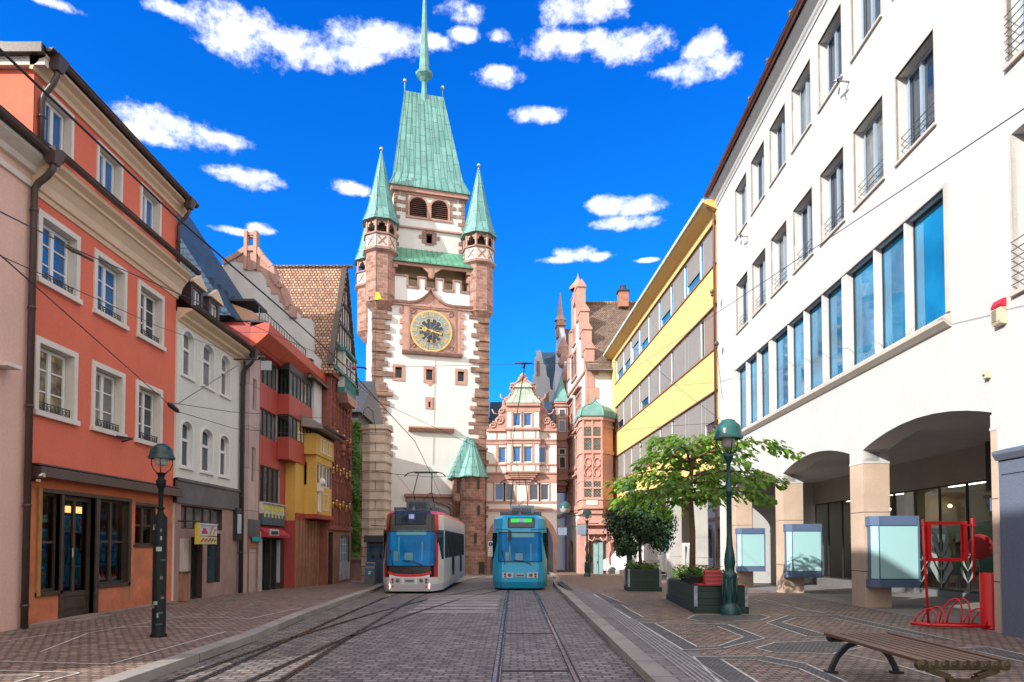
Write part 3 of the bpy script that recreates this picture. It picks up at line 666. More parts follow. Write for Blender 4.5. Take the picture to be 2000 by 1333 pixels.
for u in (.75, 1.9):
    d = MB(); d.wall(u, u+.75, 8.5, 9.3, [(u+.14, u+.61, 8.62, 9.2)], .1, 0, 0, y=.0); d.face([(u, 0, 8.4), (u, 1.2, 8.9), (u, 1.2, 9.3), (u, 0, 9.3)]); d.face([(u+.75, 0, 8.4), (u+.75, 1.2, 8.9), (u+.75, 1.2, 9.3), (u+.75, 0, 9.3)])
    d.ext([(u-.06, 9.3), (u+.81, 9.3), (u+.81, 9.36), (u+.375, 9.66), (u-.06, 9.36)], -.1, .0, 1); d.ext([(u-.06, 9.3), (u+.81, 9.3), (u+.375, 9.64)], 0, 1.6, 2)
    dd = d.build('dormer', [m_brown, m_cove, m_tile_dk], t); casement(dd, u+.14, u+.61, 8.62, 9.2, .06, 2, 1, .04, name='dormer_window')
downpipe(t, 4.3, -.09, 8.34, -.1, -.45, .055, m_dkmetal, True, .4)
b = MB(); b.tube([(4.47, -.1, 8.0), (4.47, -.1, .0)], .05, 8); b.build('rain_pipe', m_brown, t)
b = MB(); b.box(0, 4.34, -.06, .3, 2.88, 3.56); b.box(0, 4.34, -.1, .0, 3.5, 3.58); b.build('fascia', m_greyst, t)
# shop below the fascia
hs = [(.35, 3.05, 2.18, 2.84), (.98, 1.72, .14, 1.95), (2.02, 2.95, .55, 2.08)]
b = MB(); b.wall(0, 4.34, -.05, 2.88, hs, .35, 0, 1); b.build('shopfront_wall', [m_shopstone, m_dkwood], t)
for (a, c, z0, z1), cc_, g_ in zip(hs, (5, 1, 1), (m_glass_cur, m_glass_dk, glass('teal_glass', (.02, .05, .065), 1.5))): casement(t, a, c, z0, z1, .12, cc_, 1, .04, g_, m_dkwood, name='shop_window')
b = MB(); b.box(.3, .62, -.12, .0, .15, .95, 1); b.box(.32, .62, -.1, 0, .98, 1.9); b.box(.28, .7, -.16, 0, .93, .98, 2); b.build('menu_case', [mat('beige_panel', (.55, .5, .44), .6), m_wood, m_steel], t)
# shop sign: bright pictorial panel
s = MB(); s.box(.45, 1.55, -.5, -.42, 1.98, 2.3, 0); s.box(.45, 1.55, -.5, -.42, 1.74, 1.96, 1); s.box(.30, .45, -.5, -.42, 1.74, 2.34, 2); s.box(.45, 1.55, -.53, -.42, 2.3, 2.33, 5)
s.box(.55, .9, -.51, -.5, 2.04, 2.12, 3); s.box(.62, .82, -.512, -.5, 2.12, 2.2, 3); s.hexa([(1.0, -.51, 2.0), (1.1, -.51, 2.0), (1.1, -.5, 2.0), (1.0, -.5, 2.0)], [(1.22, -.51, 2.28), (1.34, -.51, 2.28), (1.34, -.5, 2.28), (1.22, -.5, 2.28)], 4); s.hexa([(1.22, -.51, 2.0), (1.3, -.51, 2.0), (1.3, -.5, 2.0), (1.22, -.5, 2.0)], [(1.4, -.51, 2.2), (1.48, -.51, 2.2), (1.48, -.5, 2.2), (1.4, -.5, 2.2)], 4)
for i in range(14): s.box(.52+i*.07, .55+i*.07, -.51, -.5, 1.80+.03*(i % 3), 1.86+.03*(i % 3), 3 if i % 2 else 6)
s.tube([(.2, 0, 2.38), (.2, -.5, 2.38), (1.9, -.5, 2.36)], .02, 6, 6)
s.build('shop_sign', [mat('sign_lightblue', (.45, .6, .72), .5), mat('sign_sand', (.62, .5, .22), .5), mat('sign_yellow', (.75, .55, .04), .5), mat('sign_crimson', (.5, .03, .08), .5), mat('sign_orange', (.7, .25, .05), .5), m_white, m_dkmetal], t)
b = MB(); b.box(3.9, 4.28, -.14, 0, 1.9, 2.95, 0); b.box(3.92, 4.2, -.16, -.14, 2.1, 2.75, 1); b.build('vending_sign', [m_dkmetal, mat('sign_pale', (.5, .55, .62), .5)], t)

# ---- red panelled house with bay
t = T('red_house', 'dark red metal panelled house with projecting bay, window bands and a bright red sloping eave', 'house', (-9.02, 23.14, 0), RL)
b = MB()
b.wall(0, .92, -.3, 8.7, [(.28, .62, 6.4, 7.5), (.25, .6, 3.9, 5.1)], .05, 0, 0); b.build('stone_wall', m_pinkpan, t)
for z0, z1 in ((6.4, 7.5), (3.9, 5.1)): casement(t, .28, .6, z0, z1, .03, 1, 1, .03, m_glass_cur, m_pinkpan)
for z0, z1 in ((6.4, 7.5),): pass
hb = [(1.0, 2.75, 7.55, 8.5), (1.0, 2.75, 5.65, 6.65), (1.05, 3.1, 3.25, 4.6)]
b = MB(); b.wall(.92, 6.4, 2.45, 9.0, hb, .12, 0, 1); b.face([(0, .0, 8.7), (.92, 0, 8.7), (.92, 0, 9.4), (0, 0, 9.4)]); b.face([(0, 0, 8.2), (0, 8, 8.2), (0, 8, 9.4), (0, 0, 9.4)]); b.face([(0, 0, -.3), (0, 8, -.3), (0, 8, 8.2), (0, 0, 8.2)], 1); b.face([(6.4, 0, 0), (6.4, 8, 0), (6.4, 8, 9.4), (6.4, 0, 9.4)]); b.build('wall', [m_redpan, m_pinkpan], t)
for k, (a, c, z0, z1) in enumerate(hb): casement(t, a, c, z0, z1, .06, 4, 1, .045, m_glass_cur if k != 2 else m_glass, m_dkmetal, name='window_band')
# red bay
b = MB()
for z0, z1, mm in ((5.0, 5.85, 0), (6.72, 7.5, 0), (8.45, 8.7, 1)): b.box(2.75, 6.1, -.45, 0.02, z0, z1, mm)
for z0, z1 in ((5.85, 6.72), (7.5, 8.45)):
    b.box(2.78, 2.84, -.43, 0, z0, z1, 1); b.box(6.04, 6.1, -.43, 0, z0, z1, 1); b.box(2.78, 6.1, -.05, 0, z0, z1, 1)
bb = b.build('bay', [m_redpan, m_dkmetal], t)
for z0, z1 in ((5.85, 6.72), (7.5, 8.45)): casement(bb, 2.84, 6.04, z0, z1, -.43, 7, 1, .04, m_glass_cur, m_dkmetal, name='bay_window')
for z0, z1 in ((5.85, 6.72), (7.5, 8.45)): p = MB(); p.face([(2.775, 0, z0), (2.775, -.43, z0), (2.775, -.43, z1), (2.775, 0, z1)]); p.build('bay_side_pane', m_glass_dk, bb)
b = MB(); b.exx([(0, 8.55), (-.15, 8.55), (-.62, 8.98), (-.66, 9.32), (-.5, 9.36), (0, 9.2)], .0, 7.3, 0); b.build('eave', m_redeave, t)
b = MB(); b.box(0, 7.3, -.5, 2.5, 9.36, 9.44); b.tube([(0, -.3, 9.44), (0, -.3, 9.9), (7, -.3, 9.9), (7, -.3, 9.44)], .02, 6)
for i in range(24): b.box(.25+i*.29, .265+i*.29, -.31, -.29, 9.44, 9.9)
b.build('roof_terrace', m_dkmetal, t)
b = MB(); b.face([(-.3, .55, 9.5), (4.6, .55, 9.5), (4.6, 4.3, 15.2), (-.3, 4.3, 15.2)]); b.face([(4.6, .55, 9.5), (4.6, 8, 9.5), (4.6, 8, 15.2), (4.6, 4.3, 15.2)]); b.face([(-.3, .55, 9.5), (-.3, 8, 9.5), (-.3, 8, 15.2), (-.3, 4.3, 15.2)]); b.face([(-.3, 4.3, 15.2), (4.6, 4.3, 15.2), (4.6, 8, 15.2), (-.3, 8, 15.2)])
b.build('roof', m_tile_blue, t)
b = MB()
for i in range(7): b.box(.1+i*.6, .2+i*.6, 1.35, 1.5, 10.75, 10.95)
b.build('snow_guard', m_dkmetal, t)
b = MB(); b.hexa([(1.2, .4, 9.4), (2.3, .4, 9.4), (2.3, 1.6, 9.4), (1.2, 1.6, 9.4)], [(1.2, .4, 10.15), (2.3, .4, 10.15), (2.3, 1.6, 10.6), (1.2, 1.6, 10.6)], 0); b.box(1.1, 2.4, .3, 1.7, 10.5, 10.58, 1); b.build('roof_dormer', [mat('pale_orange_board', (.65, .38, .24), .7), m_dkmetal], t)
# sign panel with yellow letters on green, red awning and shop below
s = MB(); s.box(1.0, 3.3, -.14, 0, 2.45, 2.85, 0); s.box(1.0, 3.3, -.13, 0, 2.85, 3.22, 1)
for i in range(6): s.box(1.1+i*.36, 1.32+i*.36, -.15, -.13, 2.98, 3.16, 2); s.box(1.14+i*.36, 1.28+i*.36, -.15, -.13, 2.72, 2.94, 1 if i % 2 else 2)
s.box(1.0, 3.35, -.2, 0, 3.22, 3.26, 1)
s.build('shop_sign', [mat('sign_dark_green', (.04, .1, .1), .5), mat('sign_pale_grey', (.5, .52, .5), .5, .3, 6), mat('sign_lemon', (.65, .6, .06), .5)], t)
s = MB(); s.exx([(0, 2.4), (-.35, 2.1), (-.35, 2.0), (0, 2.0)], .95, 3.3, 0); s.box(1.1, 2.0, -.37, -.34, 2.06, 2.3, 1); s.box(1.2, 1.9, -.38, -.37, 2.1, 2.22, 2); s.build('awning', [mat('red_awning', (.42, .03, .035), .6), mat('pale_badge', (.5, .5, .5), .5), m_dkmetal], t)
b = MB(); b.wall(.0, .92, -.3, 2.4, [(.1, .75, .1, 1.6)], .1, 0, 0, y=-.02); b.box(-.02, .92, -.08, 0, 2.0, 2.6, 1); b.box(.2, .9, -.1, -.08, 1.85, 2.0, 2); b.box(.1, .75, .02, .06, .1, 1.6, 3)
b.build('side_kiosk_front', [m_wood, m_greyst, mat('turquoise_board', (.02, .38, .38), .5), mat('pale_green_shutter', (.33, .42, .37), .7, .3, 3, .4, 20)], t)
b = MB(); b.wall(.92, 3.7, -.3, 2.45, [(1.15, 2.15, -.2, 1.95), (2.3, 2.8, -.2, 1.95)], .3, 0, 1); b.box(.92, 1.1, -.1, 0, -.3, 2.2, 2); b.box(2.85, 3.0, -.08, 0, .3, 1.9, 2); b.build('shopfront_wall', [m_dkwood, m_dkmetal, mat('grey_post', (.42, .42, .42), .7)], t)
for a, c in ((1.15, 2.15), (2.3, 2.8)): casement(t, a, c, -.2, 1.95, .15, 1, 1, .05, m_glass_dk, m_dkwood, name='shop_window')

# ---- yellow house with oriel
t = T('yellow_oriel_house', 'ochre yellow house with boxed oriel over brown vertical slats, between the red and maroon houses', 'house', (-8.62, 26.9, 0), RL)
b = MB(); b.wall(0, 3.6, 2.9, 6.8, [], .1, 0); b.face([(0, 0, 2.7), (0, 6, 2.7), (0, 6, 6.8), (0, 0, 6.8)]); b.face([(0, 0, -.3), (0, 6, -.3), (0, 6, 2.7), (0, 0, 2.7)], 1); b.box(-.02, 3.65, -.06, 0, 2.75, 3.0, 1)
b.build('wall', [m_yell, mat('dark_red_band', (.36, .05, .035), .6)], t)
b = MB(); b.box(1.1, 3.5, -.5, 0, 3.0, 4.2, 0); b.box(1.1, 3.5, -.5, 0, 5.15, 5.45, 0); b.box(1.1, 1.3, -.48, 0, 4.2, 5.15, 0); b.box(3.3, 3.5, -.48, 0, 4.2, 5.15, 0); b.box(2.2, 2.35, -.48, 0, 4.2, 5.15, 0); b.box(1.1, 3.5, -.1, 0, 4.2, 5.15, 0)
b.box(.9, 3.6, -.55, 0, 5.45, 6.3, 0); b.box(1.0, 3.6, -.56, 0, 2.82, 3.0, 1)
bb = b.build('oriel', [m_yell, mat('dark_red_band', (.36, .05, .035), .6)], t)
casement(bb, 1.3, 2.2, 4.2, 5.15, -.45, 2, 1, .05); casement(bb, 2.35, 3.3, 4.2, 5.15, -.45, 2, 1, .05); casement(bb, 2.2, 2.9, 3.2, 3.95, -.52, 1, 1, .05)
casement(t, .35, .85, 5.6, 6.3, -.02, 1, 1, .05); casement(bb, 1.5, 2.3, 5.6, 6.2, -.57, 2, 1, .05); casement(bb, 2.5, 3.2, 5.6, 6.2, -.57, 2, 1, .05)
b = MB(); b.box(1.2, 1.8, -.62, -.5, 3.95, 4.3); b.sphere((1.5, -.62, 4.35), .16, 8); b.box(1.35, 1.5, -.6, -.5, 3.1, 4.0); b.build('stone_figure', m_cream_trim, t)
b = MB(); b.exx([(.0, 6.55), (-.9, 6.42), (-.95, 6.55), (0.4, 7.3)], .5, 3.9, 0); b.build('eave', [mat('grey_eave_boards', (.30, .27, .25), .7, .2, 2)], t); gutter(t, .5, 3.9, -.98, 6.55, .08)
b = MB()
b.face([(0, .1, -.3), (3.7, .1, -.3), (3.7, .1, 2.9), (0, .1, 2.9)], 1)
for i in range(8): b.box(.02+i*.42, .26+i*.42, -.06, .1, -.3, 2.78, 0)
b.build('slatted_front', [m_wood, m_dkwood], t)

# ---- white house with curved stone gable
t = T('stepped_gable_house', 'white house whose curved red stone gable carries a small open bell frame', 'house', (0, 28.4, 0), 0)
def PXZ(px, py, Y=28.4): v = at_y(px, py, Y); return (v.x, v.z)
b = MB(); gp = [PXZ(*q) for q in [(436, 514), (462, 500), (478, 488), (505, 488), (512, 502), (524, 514), (531, 522), (534, 540), (543, 556), (553, 562), (558, 580), (566, 600), (580, 604), (582, 620), (608, 624), (608, 700), (436, 700)]]
b.ext(gp, 0, .45, 0); b.box(gp[0][0], gp[-2][0], .45, 1.6, 6, 9.9, 0)
b.box(-9.6, -8.85, .46, 1.55, -.3, 9.2, 0)
b.build('gable_wall', mat('white_lime_wall', (.62, .60, .58), .85, .12, .8, .3, 20, streak=.4), t)
b = MB(); cp = [(436, 514), (462, 500), (480, 487), (503, 487), (512, 502), (524, 514), (531, 522), (534, 540), (543, 556), (553, 562), (558, 580), (566, 600), (582, 606)]
for p, q in zip(cp, cp[1:]):
    p, q = PXZ(*p), PXZ(*q); d = Vector((q[0]-p[0], q[1]-p[1])).normalized(); n = Vector((-d.y, d.x))*.1
    b.ext([(p[0]-n.x, p[1]-n.y), (q[0]-n.x, q[1]-n.y), (q[0]+n.x, q[1]+n.y), (p[0]+n.x, p[1]+n.y)], -.1, .55, 0)
rb = [PXZ(*q) for q in [(462, 502), (480, 490), (504, 490), (514, 504), (530, 524), (533, 542), (545, 560), (556, 566), (560, 588), (566, 605), (556, 605), (550, 590), (546, 590), (544, 575), (530, 575), (528, 560), (522, 560), (520, 545), (512, 532), (505, 530), (478, 528), (474, 512), (462, 512)]]
b.ext(rb, -.03, 0, 0); b.ext([PXZ(*q) for q in [(566, 600), (580, 604), (580, 622), (566, 622)]], -.12, .5, 0)
b.build('gable_coping', m_sand_pl, t)
b = MB(); x0, x1 = PXZ(479, 520)[0], PXZ(501, 520)[0]; zt, zb = PXZ(480, 455)[1], PXZ(480, 528)[1]
b.box(x0-.03, x0+.1, -.12, .2, zb, zt+.06); b.box(x1-.1, x1+.03, -.12, .2, zb, zt+.06); b.box(x0+.1, x1-.1, -.06, .15, zt-.12, zt); zc = PXZ(480, 483)[1]; b.box(x0+.1, x1-.1, -.06, .15, zc-.06, zc+.04)
b.arch(x0+.1, x1-.1, zc+.3, .12, .05, -.04, .12, 0, 8); b.box(x0+.1, x0+.14, -.04, .12, zc, zc+.3); b.box(x1-.14, x1-.1, -.04, .12, zc, zc+.3)
b.build('bell_frame', m_sand_pl, t)

# ---- maroon carved house with half-timbered gable
t = T('maroon_house', 'maroon carved facade with gilded figures below a half-timbered gable and big red tiled roof', 'house', (-8.22, 30.15, 0), RL)
b = MB(); b.wall(0, 4.3, 2.5, 9.75, [], .1, 0); b.face([(0, 0, -.4), (0, 9, -.4), (0, 9, 9.75), (0, 0, 9.75)]); b.face([(4.3, 0, -.4), (4.3, 9, -.4), (4.3, 9, 9.75), (4.3, 0, 9.75)]); b.box(0, 4.32, -.08, 0, 2.42, 2.62)
for i in range(7):
    u = .05+i*.6; b.box(u, u+.1, -.09, 0, 2.6, 9.5)
    for j in range(6):
        z = 2.75+j*1.12; b.box(u+.16, u+.52, -.05, 0, z, z+.08); b.box(u+.16, u+.22, -.05, 0, z, z+.8); b.box(u+.46, u+.52, -.05, 0, z, z+.8); b.ext([(u+.12, z+.8), (u+.34, z+1.0), (u+.56, z+.8)], -.06, 0, 0)
b.box(-.05, 4.35, -.2, 0, 9.3, 9.75)
b.build('wall', [m_maroon], t)
for i in range(6):
    for j in range(3):
        g = MB(); u, z = .5+i*.62, 3.6+j*1.6+.15*(i % 2)
        g.sphere((u, -.09, z), .07, 8); g.box(u-.05, u+.05, -.12, -.05, z-.25, z-.05); g.box(u-.1, u+.1, -.1, -.05, z-.14, z-.1); g.build('gilded_figure', m_gold, t)
for u in (2.0, 3.2):
    g = MB()
    for j, (w_, h_) in enumerate(((.18, .5), (.26, .4), (.2, .35), (.1, .22))): g.sphere((u, -.14, 6.0+j*.3), w_*.6, 8, 0, 1.4)
    g.tube([(u-.25, -.14, 6.9), (u, -.2, 6.5), (u+.2, -.16, 6.1)], .05, 6); g.build('carved_statue', m_maroon, t)
b = MB(); b.wall(-.0, 4.3, -.4, 2.42, [(2.2, 4.0, .9, 2.2), (.15, .9, -.35, 2.3)], .25, 0, 1); b.box(2.15, 4.05, -.02, .0, .05, .9, 2); b.build('shopfront_wall', [mat('brown_shop_wall', (.32, .15, .09), .7, .25, 1.5, .3, 20, streak=.4), m_dkwood, mat('pale_blue_board', (.45, .5, .55), .6, .3, 3, .2, 20, streak=.5)], t)
casement(t, 2.2, 4.0, .9, 2.2, .08, 4, 3, .05, m_glass_cur, mat('pale_blue_frame', (.38, .48, .62), .5), .04, 'shop_window'); casement(t, .15, .9, -.35, 2.3, .15, 1, 1, .05, m_glass_dk, m_dkwood, name='shop_window')
# half-timbered gable
m_lime = mat('pale_infill_plaster', (.62, .60, .55), .8, .1, 2); m_grn = mat('green_painted_timber', (.045, .20, .17), .6, .2, 3)
b = MB(); b.ext([(-.1, 9.75), (4.4, 9.75), (2.15, 14.9)], -.12, .1, 0); b.build('gable_wall', m_lime, t)
b = MB()
for z, w_ in ((9.75, 2.25), (10.9, 1.75), (12.0, 1.25), (13.1, .8), (14.0, .4)): b.box(2.15-w_, 2.15+w_, -.2, -.12, z, z+.14, 1 if z < 11 else 0)
for i in range(-4, 5):
    u = 2.15+i*.46; b.box(u-.04, u+.04, -.17, -.12, 9.8, 9.8+max(0, (5.1-abs(i)*.46*2.29)), 0)
for s_ in (-1, 1):
    b.hexa([(2.15+s_*2.4-.09, -.24, 9.7), (2.15+s_*2.4+.09, -.24, 9.7), (2.15+s_*2.4+.09, .0, 9.7), (2.15+s_*2.4-.09, 0, 9.7)], [(2.15-.09, -.24, 15.0), (2.15+.09, -.24, 15.0), (2.15+.09, 0, 15.0), (2.15-.09, 0, 15.0)], 0)
b.build('gable_timbers', [m_dkwood, m_grn], t)
b = MB(); b.box(1.0, 3.3, -.45, -.12, 8.75, 9.0, 0); b.box(1.05, 3.25, -.42, -.12, 9.0, 9.5, 1); b.ext([(1.0, 8.75), (3.3, 8.75), (2.9, 8.35), (1.4, 8.35)], -.55, 0, 2)
for i in range(12): b.box(1.1+i*.19, 1.16+i*.19, -.46, -.42, 9.02, 9.5, 0)
b.box(1.0, 3.3, -.48, -.4, 9.5, 9.6, 0); b.box(1.1, 1.25, -.42, -.32, 9.6, 10.7, 1); b.box(3.05, 3.2, -.42, -.32, 9.6, 10.7, 1); b.box(1.1, 3.2, -.3, -.12, 9.6, 10.7, 1); b.box(.95, 3.35, -.5, -.1, 10.7, 10.85, 0)
bb = b.build('balcony', [m_grn, m_lime, m_sand_pl], t); casement(bb, 1.5, 2.8, 9.65, 10.6, -.36, 2, 2, .06)
for i in range(14): b = MB(); b.tube([(.0+i*.31, -.12, 9.72), (.0+i*.31, -.42, 9.5)], .06, 6); b.build('corbel', m_grn, t)
b = MB(); b.face([(-.35, -.28, 9.4), (-.35, 9.5, 9.4), (2.15, 9.5, 15.05), (2.15, -.28, 15.05)][::-1]); b.face([(4.65, -.28, 9.4), (4.65, 9.5, 9.4), (2.15, 9.5, 15.05), (2.15, -.28, 15.05)])
b.face([(-.35, -.5, 9.28), (-.35, 9.5, 9.28), (-.35, 9.5, 9.4), (-.35, -.5, 9.4)]); b.ext([(-.35, 9.4), (4.65, 9.4), (2.15, 15.05)], 9.4, 9.5, 0); b.tube([(2.15, -.5, 15.07), (2.15, 9.5, 15.07)], .09, 8)
b.build('roof', m_tile_red, t)
# cream upper house between yellow and maroon, with tiled dormers
t = T('small_cream_house', 'narrow cream house with weathered eave and dormer tucked behind the yellow oriel house', 'house', (-8.75, 28.9, 0), RL)
b = MB(); b.wall(0, 1.25, -.3, 8.9, [(.15, .6, 7.0, 8.0), (.7, 1.15, 7.0, 8.0)], .1, 0); b.face([(0, 0, 0), (0, 1.2, 0), (0, 1.2, 8.9), (0, 0, 8.9)]); b.build('wall', mat('warm_cream_wall', (.66, .54, .44), .8, .12, 1, .2, 30, streak=.3), t)
for a in (.15, .7): casement(t, a, a+.45, 7.0, 8.0, .06, 1, 2, .05, name='window')
b = MB(); b.face([(-.8, -.5, 8.75), (1.3, -.5, 8.75), (1.3, 2, 10.6), (-.8, 2, 10.6)]); b.face([(-.8, -.5, 8.65), (1.3, -.5, 8.65), (1.3, -.5, 8.75), (-.8, -.5, 8.75)]); b.face([(-.8, -.5, 8.66), (-.8, 2, 8.66), (-.8, 2, 10.6), (-.8, -.5, 8.75)]); b.build('roof', m_tile_brown, t)
# ---- dark timber house far left
t = T('dark_timber_house', 'narrow dark timber house with lit white windows left of the stone pylon', 'house', (-13.6, 47, -.5), 0)
b = MB(); b.wall(0, 2.85, 0, 11.6, [(2.1, 2.65, 2.6, 3.9), (2.1, 2.65, 5.2, 6.5), (2.1, 2.65, 7.7, 9.1)], .1, 0); hull(b, 2.85, 8, 0, 11.6); b.box(0, 2.95, -.12, 0, 4.3, 4.5); b.box(0, 2.95, -.12, 0, 6.9, 7.1); b.box(2.0, 3.0, -.25, 0, 9.6, 10.2); b.build('wall', mat('black_brown_timber', (.045, .035, .03), .6, .3, 2, .4, 10), t)
for z in (2.6, 5.2, 7.7): casement(t, 2.1, 2.65, z, z+1.35, .05, 1, 2, .05, m_glass_cur)
gable_roof(t, -.5, 3.1, -.4, 8.5, 11.5, 14.6, m_tile_dk)
t = T('slate_roofed_house', 'dark slate roofed building seen in the gap left of the tower', 'house', (-17.5, 54, -.7), 0)
b = MB(); b.wall(0, 5.3, 0, 9.5, [(4.2, 4.9, 3, 4.6), (4.2, 4.9, 6, 7.6)], .1); hull(b, 5.3, 6, 0, 9.5); b.build('wall', mat('dark_plaster', (.12, .10, .09), .8), t)
for z in (3, 6): casement(t, 4.2, 4.9, z, z+1.6, .05, 1, 2, .06, m_glass_cur)
gable_roof(t, -.2, 5.4, -.3, 6, 9.5, 12.4, m_tile_dk)
# ================================================================== the gate tower
TT = T('gate_tower', 'tall white medieval gate tower with red stone corners, clock and steep green copper roof', 'tower', (-12.17, 59, 0), radians(16))
TW = 10.2; ZG = -1.2
m_lime_w = mat('white_lime_render', (.70, .69, .665), .9, .06, .5, .55, 9, streak=.22, dirt=(.52, .49, .45), fine=.03)
m_quoin = brick('rusticated_quoin', (.20, .115, .085), (.37, .225, .17), (.28, .19, .155), .9, .45, .01, .9, .8, var=.4, dirt=.3, dist=.05)
ML = [m_lime_w, m_sand_pl]
b = MB(); b.wall(0, TW, ZG, 23.4, [(3.25, 6.85, ZG, 5.6, .5), (1.84, 2.42, 16.45, 17.4), (4.56, 5.14, 16.45, 17.4), (7.42, 8.0, 16.5, 17.45), (4.78, 4.98, 14.0, 14.5)], .5, 0, 1)
hull(b, TW, TW, ZG, 27.2, 0, False); b.build('wall', ML, TT)
# portal niche
b = MB(); b.box(3.3, 6.8, .5, .6, ZG, 5.7, 0); b.box(2.9, 3.25, -.15, .1, ZG, 5.0, 1); b.box(6.85, 7.2, -.15, .1, ZG, 5.0, 1); b.box(2.7, 7.4, -.3, .1, 6.0, 6.25, 1)
b.ext([(2.8, 5.6), (7.3, 5.6), (7.3, 6.0), (6.6, 5.95), (5.9, 6.15), (5.05, 6.4), (4.2, 6.15), (3.5, 5.95), (2.8, 6.0)], -.1, .05, 1); b.arch(3.25, 6.85, 5.1, .5, .2, -.12, 0, 1); b.build('portal', [m_lime_w, m_sand_dk], TT)
b = MB()
for a in (1.6, 4.32, 7.18):
    b = MB()
    for r in ((a, a+.24, 16.2, 17.65), (a+.82, a+1.06, 16.2, 17.65), (a+.24, a+.82, 17.4, 17.65), (a+.24, a+.82, 16.2, 16.45)): b.box(r[0], r[1], -.06, .02, r[2], r[3])
    if a == 4.32: b.ext([(4.55, 16.2), (5.15, 16.2), (4.85, 15.9)], -.06, .0)
    b.build('window_surround', m_sand_pl, TT)
b = MB()
b.box(4.5, 5.3, -.05, 0, 13.85, 14.0); b.box(4.5, 4.78, -.05, 0, 14.0, 14.5); b.box(4.98, 5.3, -.05, 0, 14.0, 14.5); b.box(4.5, 5.3, -.05, 0, 14.5, 14.9)
b.build('slit_surround', m_sand_pl, TT)
for a in (1.84, 4.56, 7.42): casement(TT, a, a+.58, 16.45, 17.42, .3, 1, 1, .05, m_glass_dk, m_dkwood)
b = MB(); b.exx([(0.02, 11.75), (-.25, 11.8), (-.5, 12.05), (-.5, 12.15), (0.02, 12.3)], 3.0, 7.05); b.build('stone_ledge', m_sand_pl, TT)
# quoins
random.seed(3); b = MB(); z = ZG; k = 0
while z < 22.6:
    h = random.uniform(.28, .52)
    for side in (0, 1):
        w = (1.25 if k % 2 else .85)+random.uniform(-.2, .45); d = random.uniform(.04, .24)
        if side == 0: b.box(-.08-d*.3, w, -d, .02, z+.02, z+h-.02); b.box(-.1-d*.4, .02, -.02, random.uniform(.5, 1.0), z+.02, z+h-.02)
        else: b.box(TW-w*1.1, TW+.08+d*.3, -d, .02, z+.02, z+h-.02); b.box(TW-.02, TW+.1, -.02, random.uniform(.5, 1.0), z+.02, z+h-.02)
    z += h; k += 1
b.build('quoin_stones', m_quoin, TT)
# clock field
b = MB(); b.box(2.55, 7.65, -.12, 0, 18.95, 23.1, 0)
for i in range(9):
    w = .35 if i % 2 else .12
    b.box(2.55-w, 2.56, -.1, 0, 19.0+i*.46, 19.44+i*.46, 0); b.box(7.64, 7.65+w, -.1, 0, 19.0+i*.46, 19.44+i*.46, 0)
b.exx([(0, 18.6), (-.3, 18.65), (-.42, 18.85), (-.42, 18.93), (-.1, 18.98), (0, 18.98)], 2.4, 7.8, 1)
for r in ((3.0, 3.12, 19.05, 22.85), (7.08, 7.2, 19.05, 22.85)): b.box(r[0], r[1], -.2, -.12, r[2], r[3], 1)
b.box(3.0, 7.2, -.2, -.12, 22.75, 22.87, 1); b.box(3.0, 7.2, -.2, -.12, 19.02, 19.12, 1)
for sx in (-1, 1):
    for sz in (-1, 1):
        cx_, cz_ = 5.1+sx*1.7, 20.92+sz*1.55
        for q in range(4): b.tube([(cx_+.22*cos(a*.9+q), -.14, cz_+.22*sin(a*.9+q*1.3)) for a in range(5)], .05, 5, 1)
b.build('clock_surround', [m_sand_pl, m_sand_dk], TT)
CKX, CKZ = 4.98, 20.78
def disc(mb, r0, r1, y, m, n=48, sc=None):
    for k in range(n):
        t0, t1 = 2*pi*k/n, 2*pi*(k+1)/n
        s0 = 1+(sc*abs(sin(t0*6)) if sc else 0); s1 = 1+(sc*abs(sin(t1*6)) if sc else 0)
        P = lambda r, t: (CKX+r*cos(t), y, CKZ+r*sin(t))
        if r0 > 0: mb.face([P(r0, t0), P(r1*s0, t0), P(r1*s1, t1), P(r0, t1)], m)
        else: mb.face([P(0, 0), P(r1*s0, t0), P(r1*s1, t1)], m)
m_dial = mat('pale_grey_blue_dial', (.25, .31, .32), .5, .1, 1.5, .1, 20); m_dialin = mat('deep_blue_dial', (.025, .05, .10), .4, .2, 2)
b = MB(); 
for k in range(48):
    t0, t1 = 2*pi*k/48, 2*pi*(k+1)/48; P = lambda r, t, y: (CKX+r*cos(t), y, CKZ+r*sin(t))
    b.face([P(1.86, t0, -.12), P(1.86, t1, -.12), P(1.86, t1, -.26), P(1.86, t0, -.26)], 2)
disc(b, 0, 1.86, -.26, 0); disc(b, 1.72, 1.78, -.265, 2); disc(b, 0, 1.0, -.265, 1, 72, .12)
b.build('clock_dial', [m_dial, m_dialin, m_gold], TT)
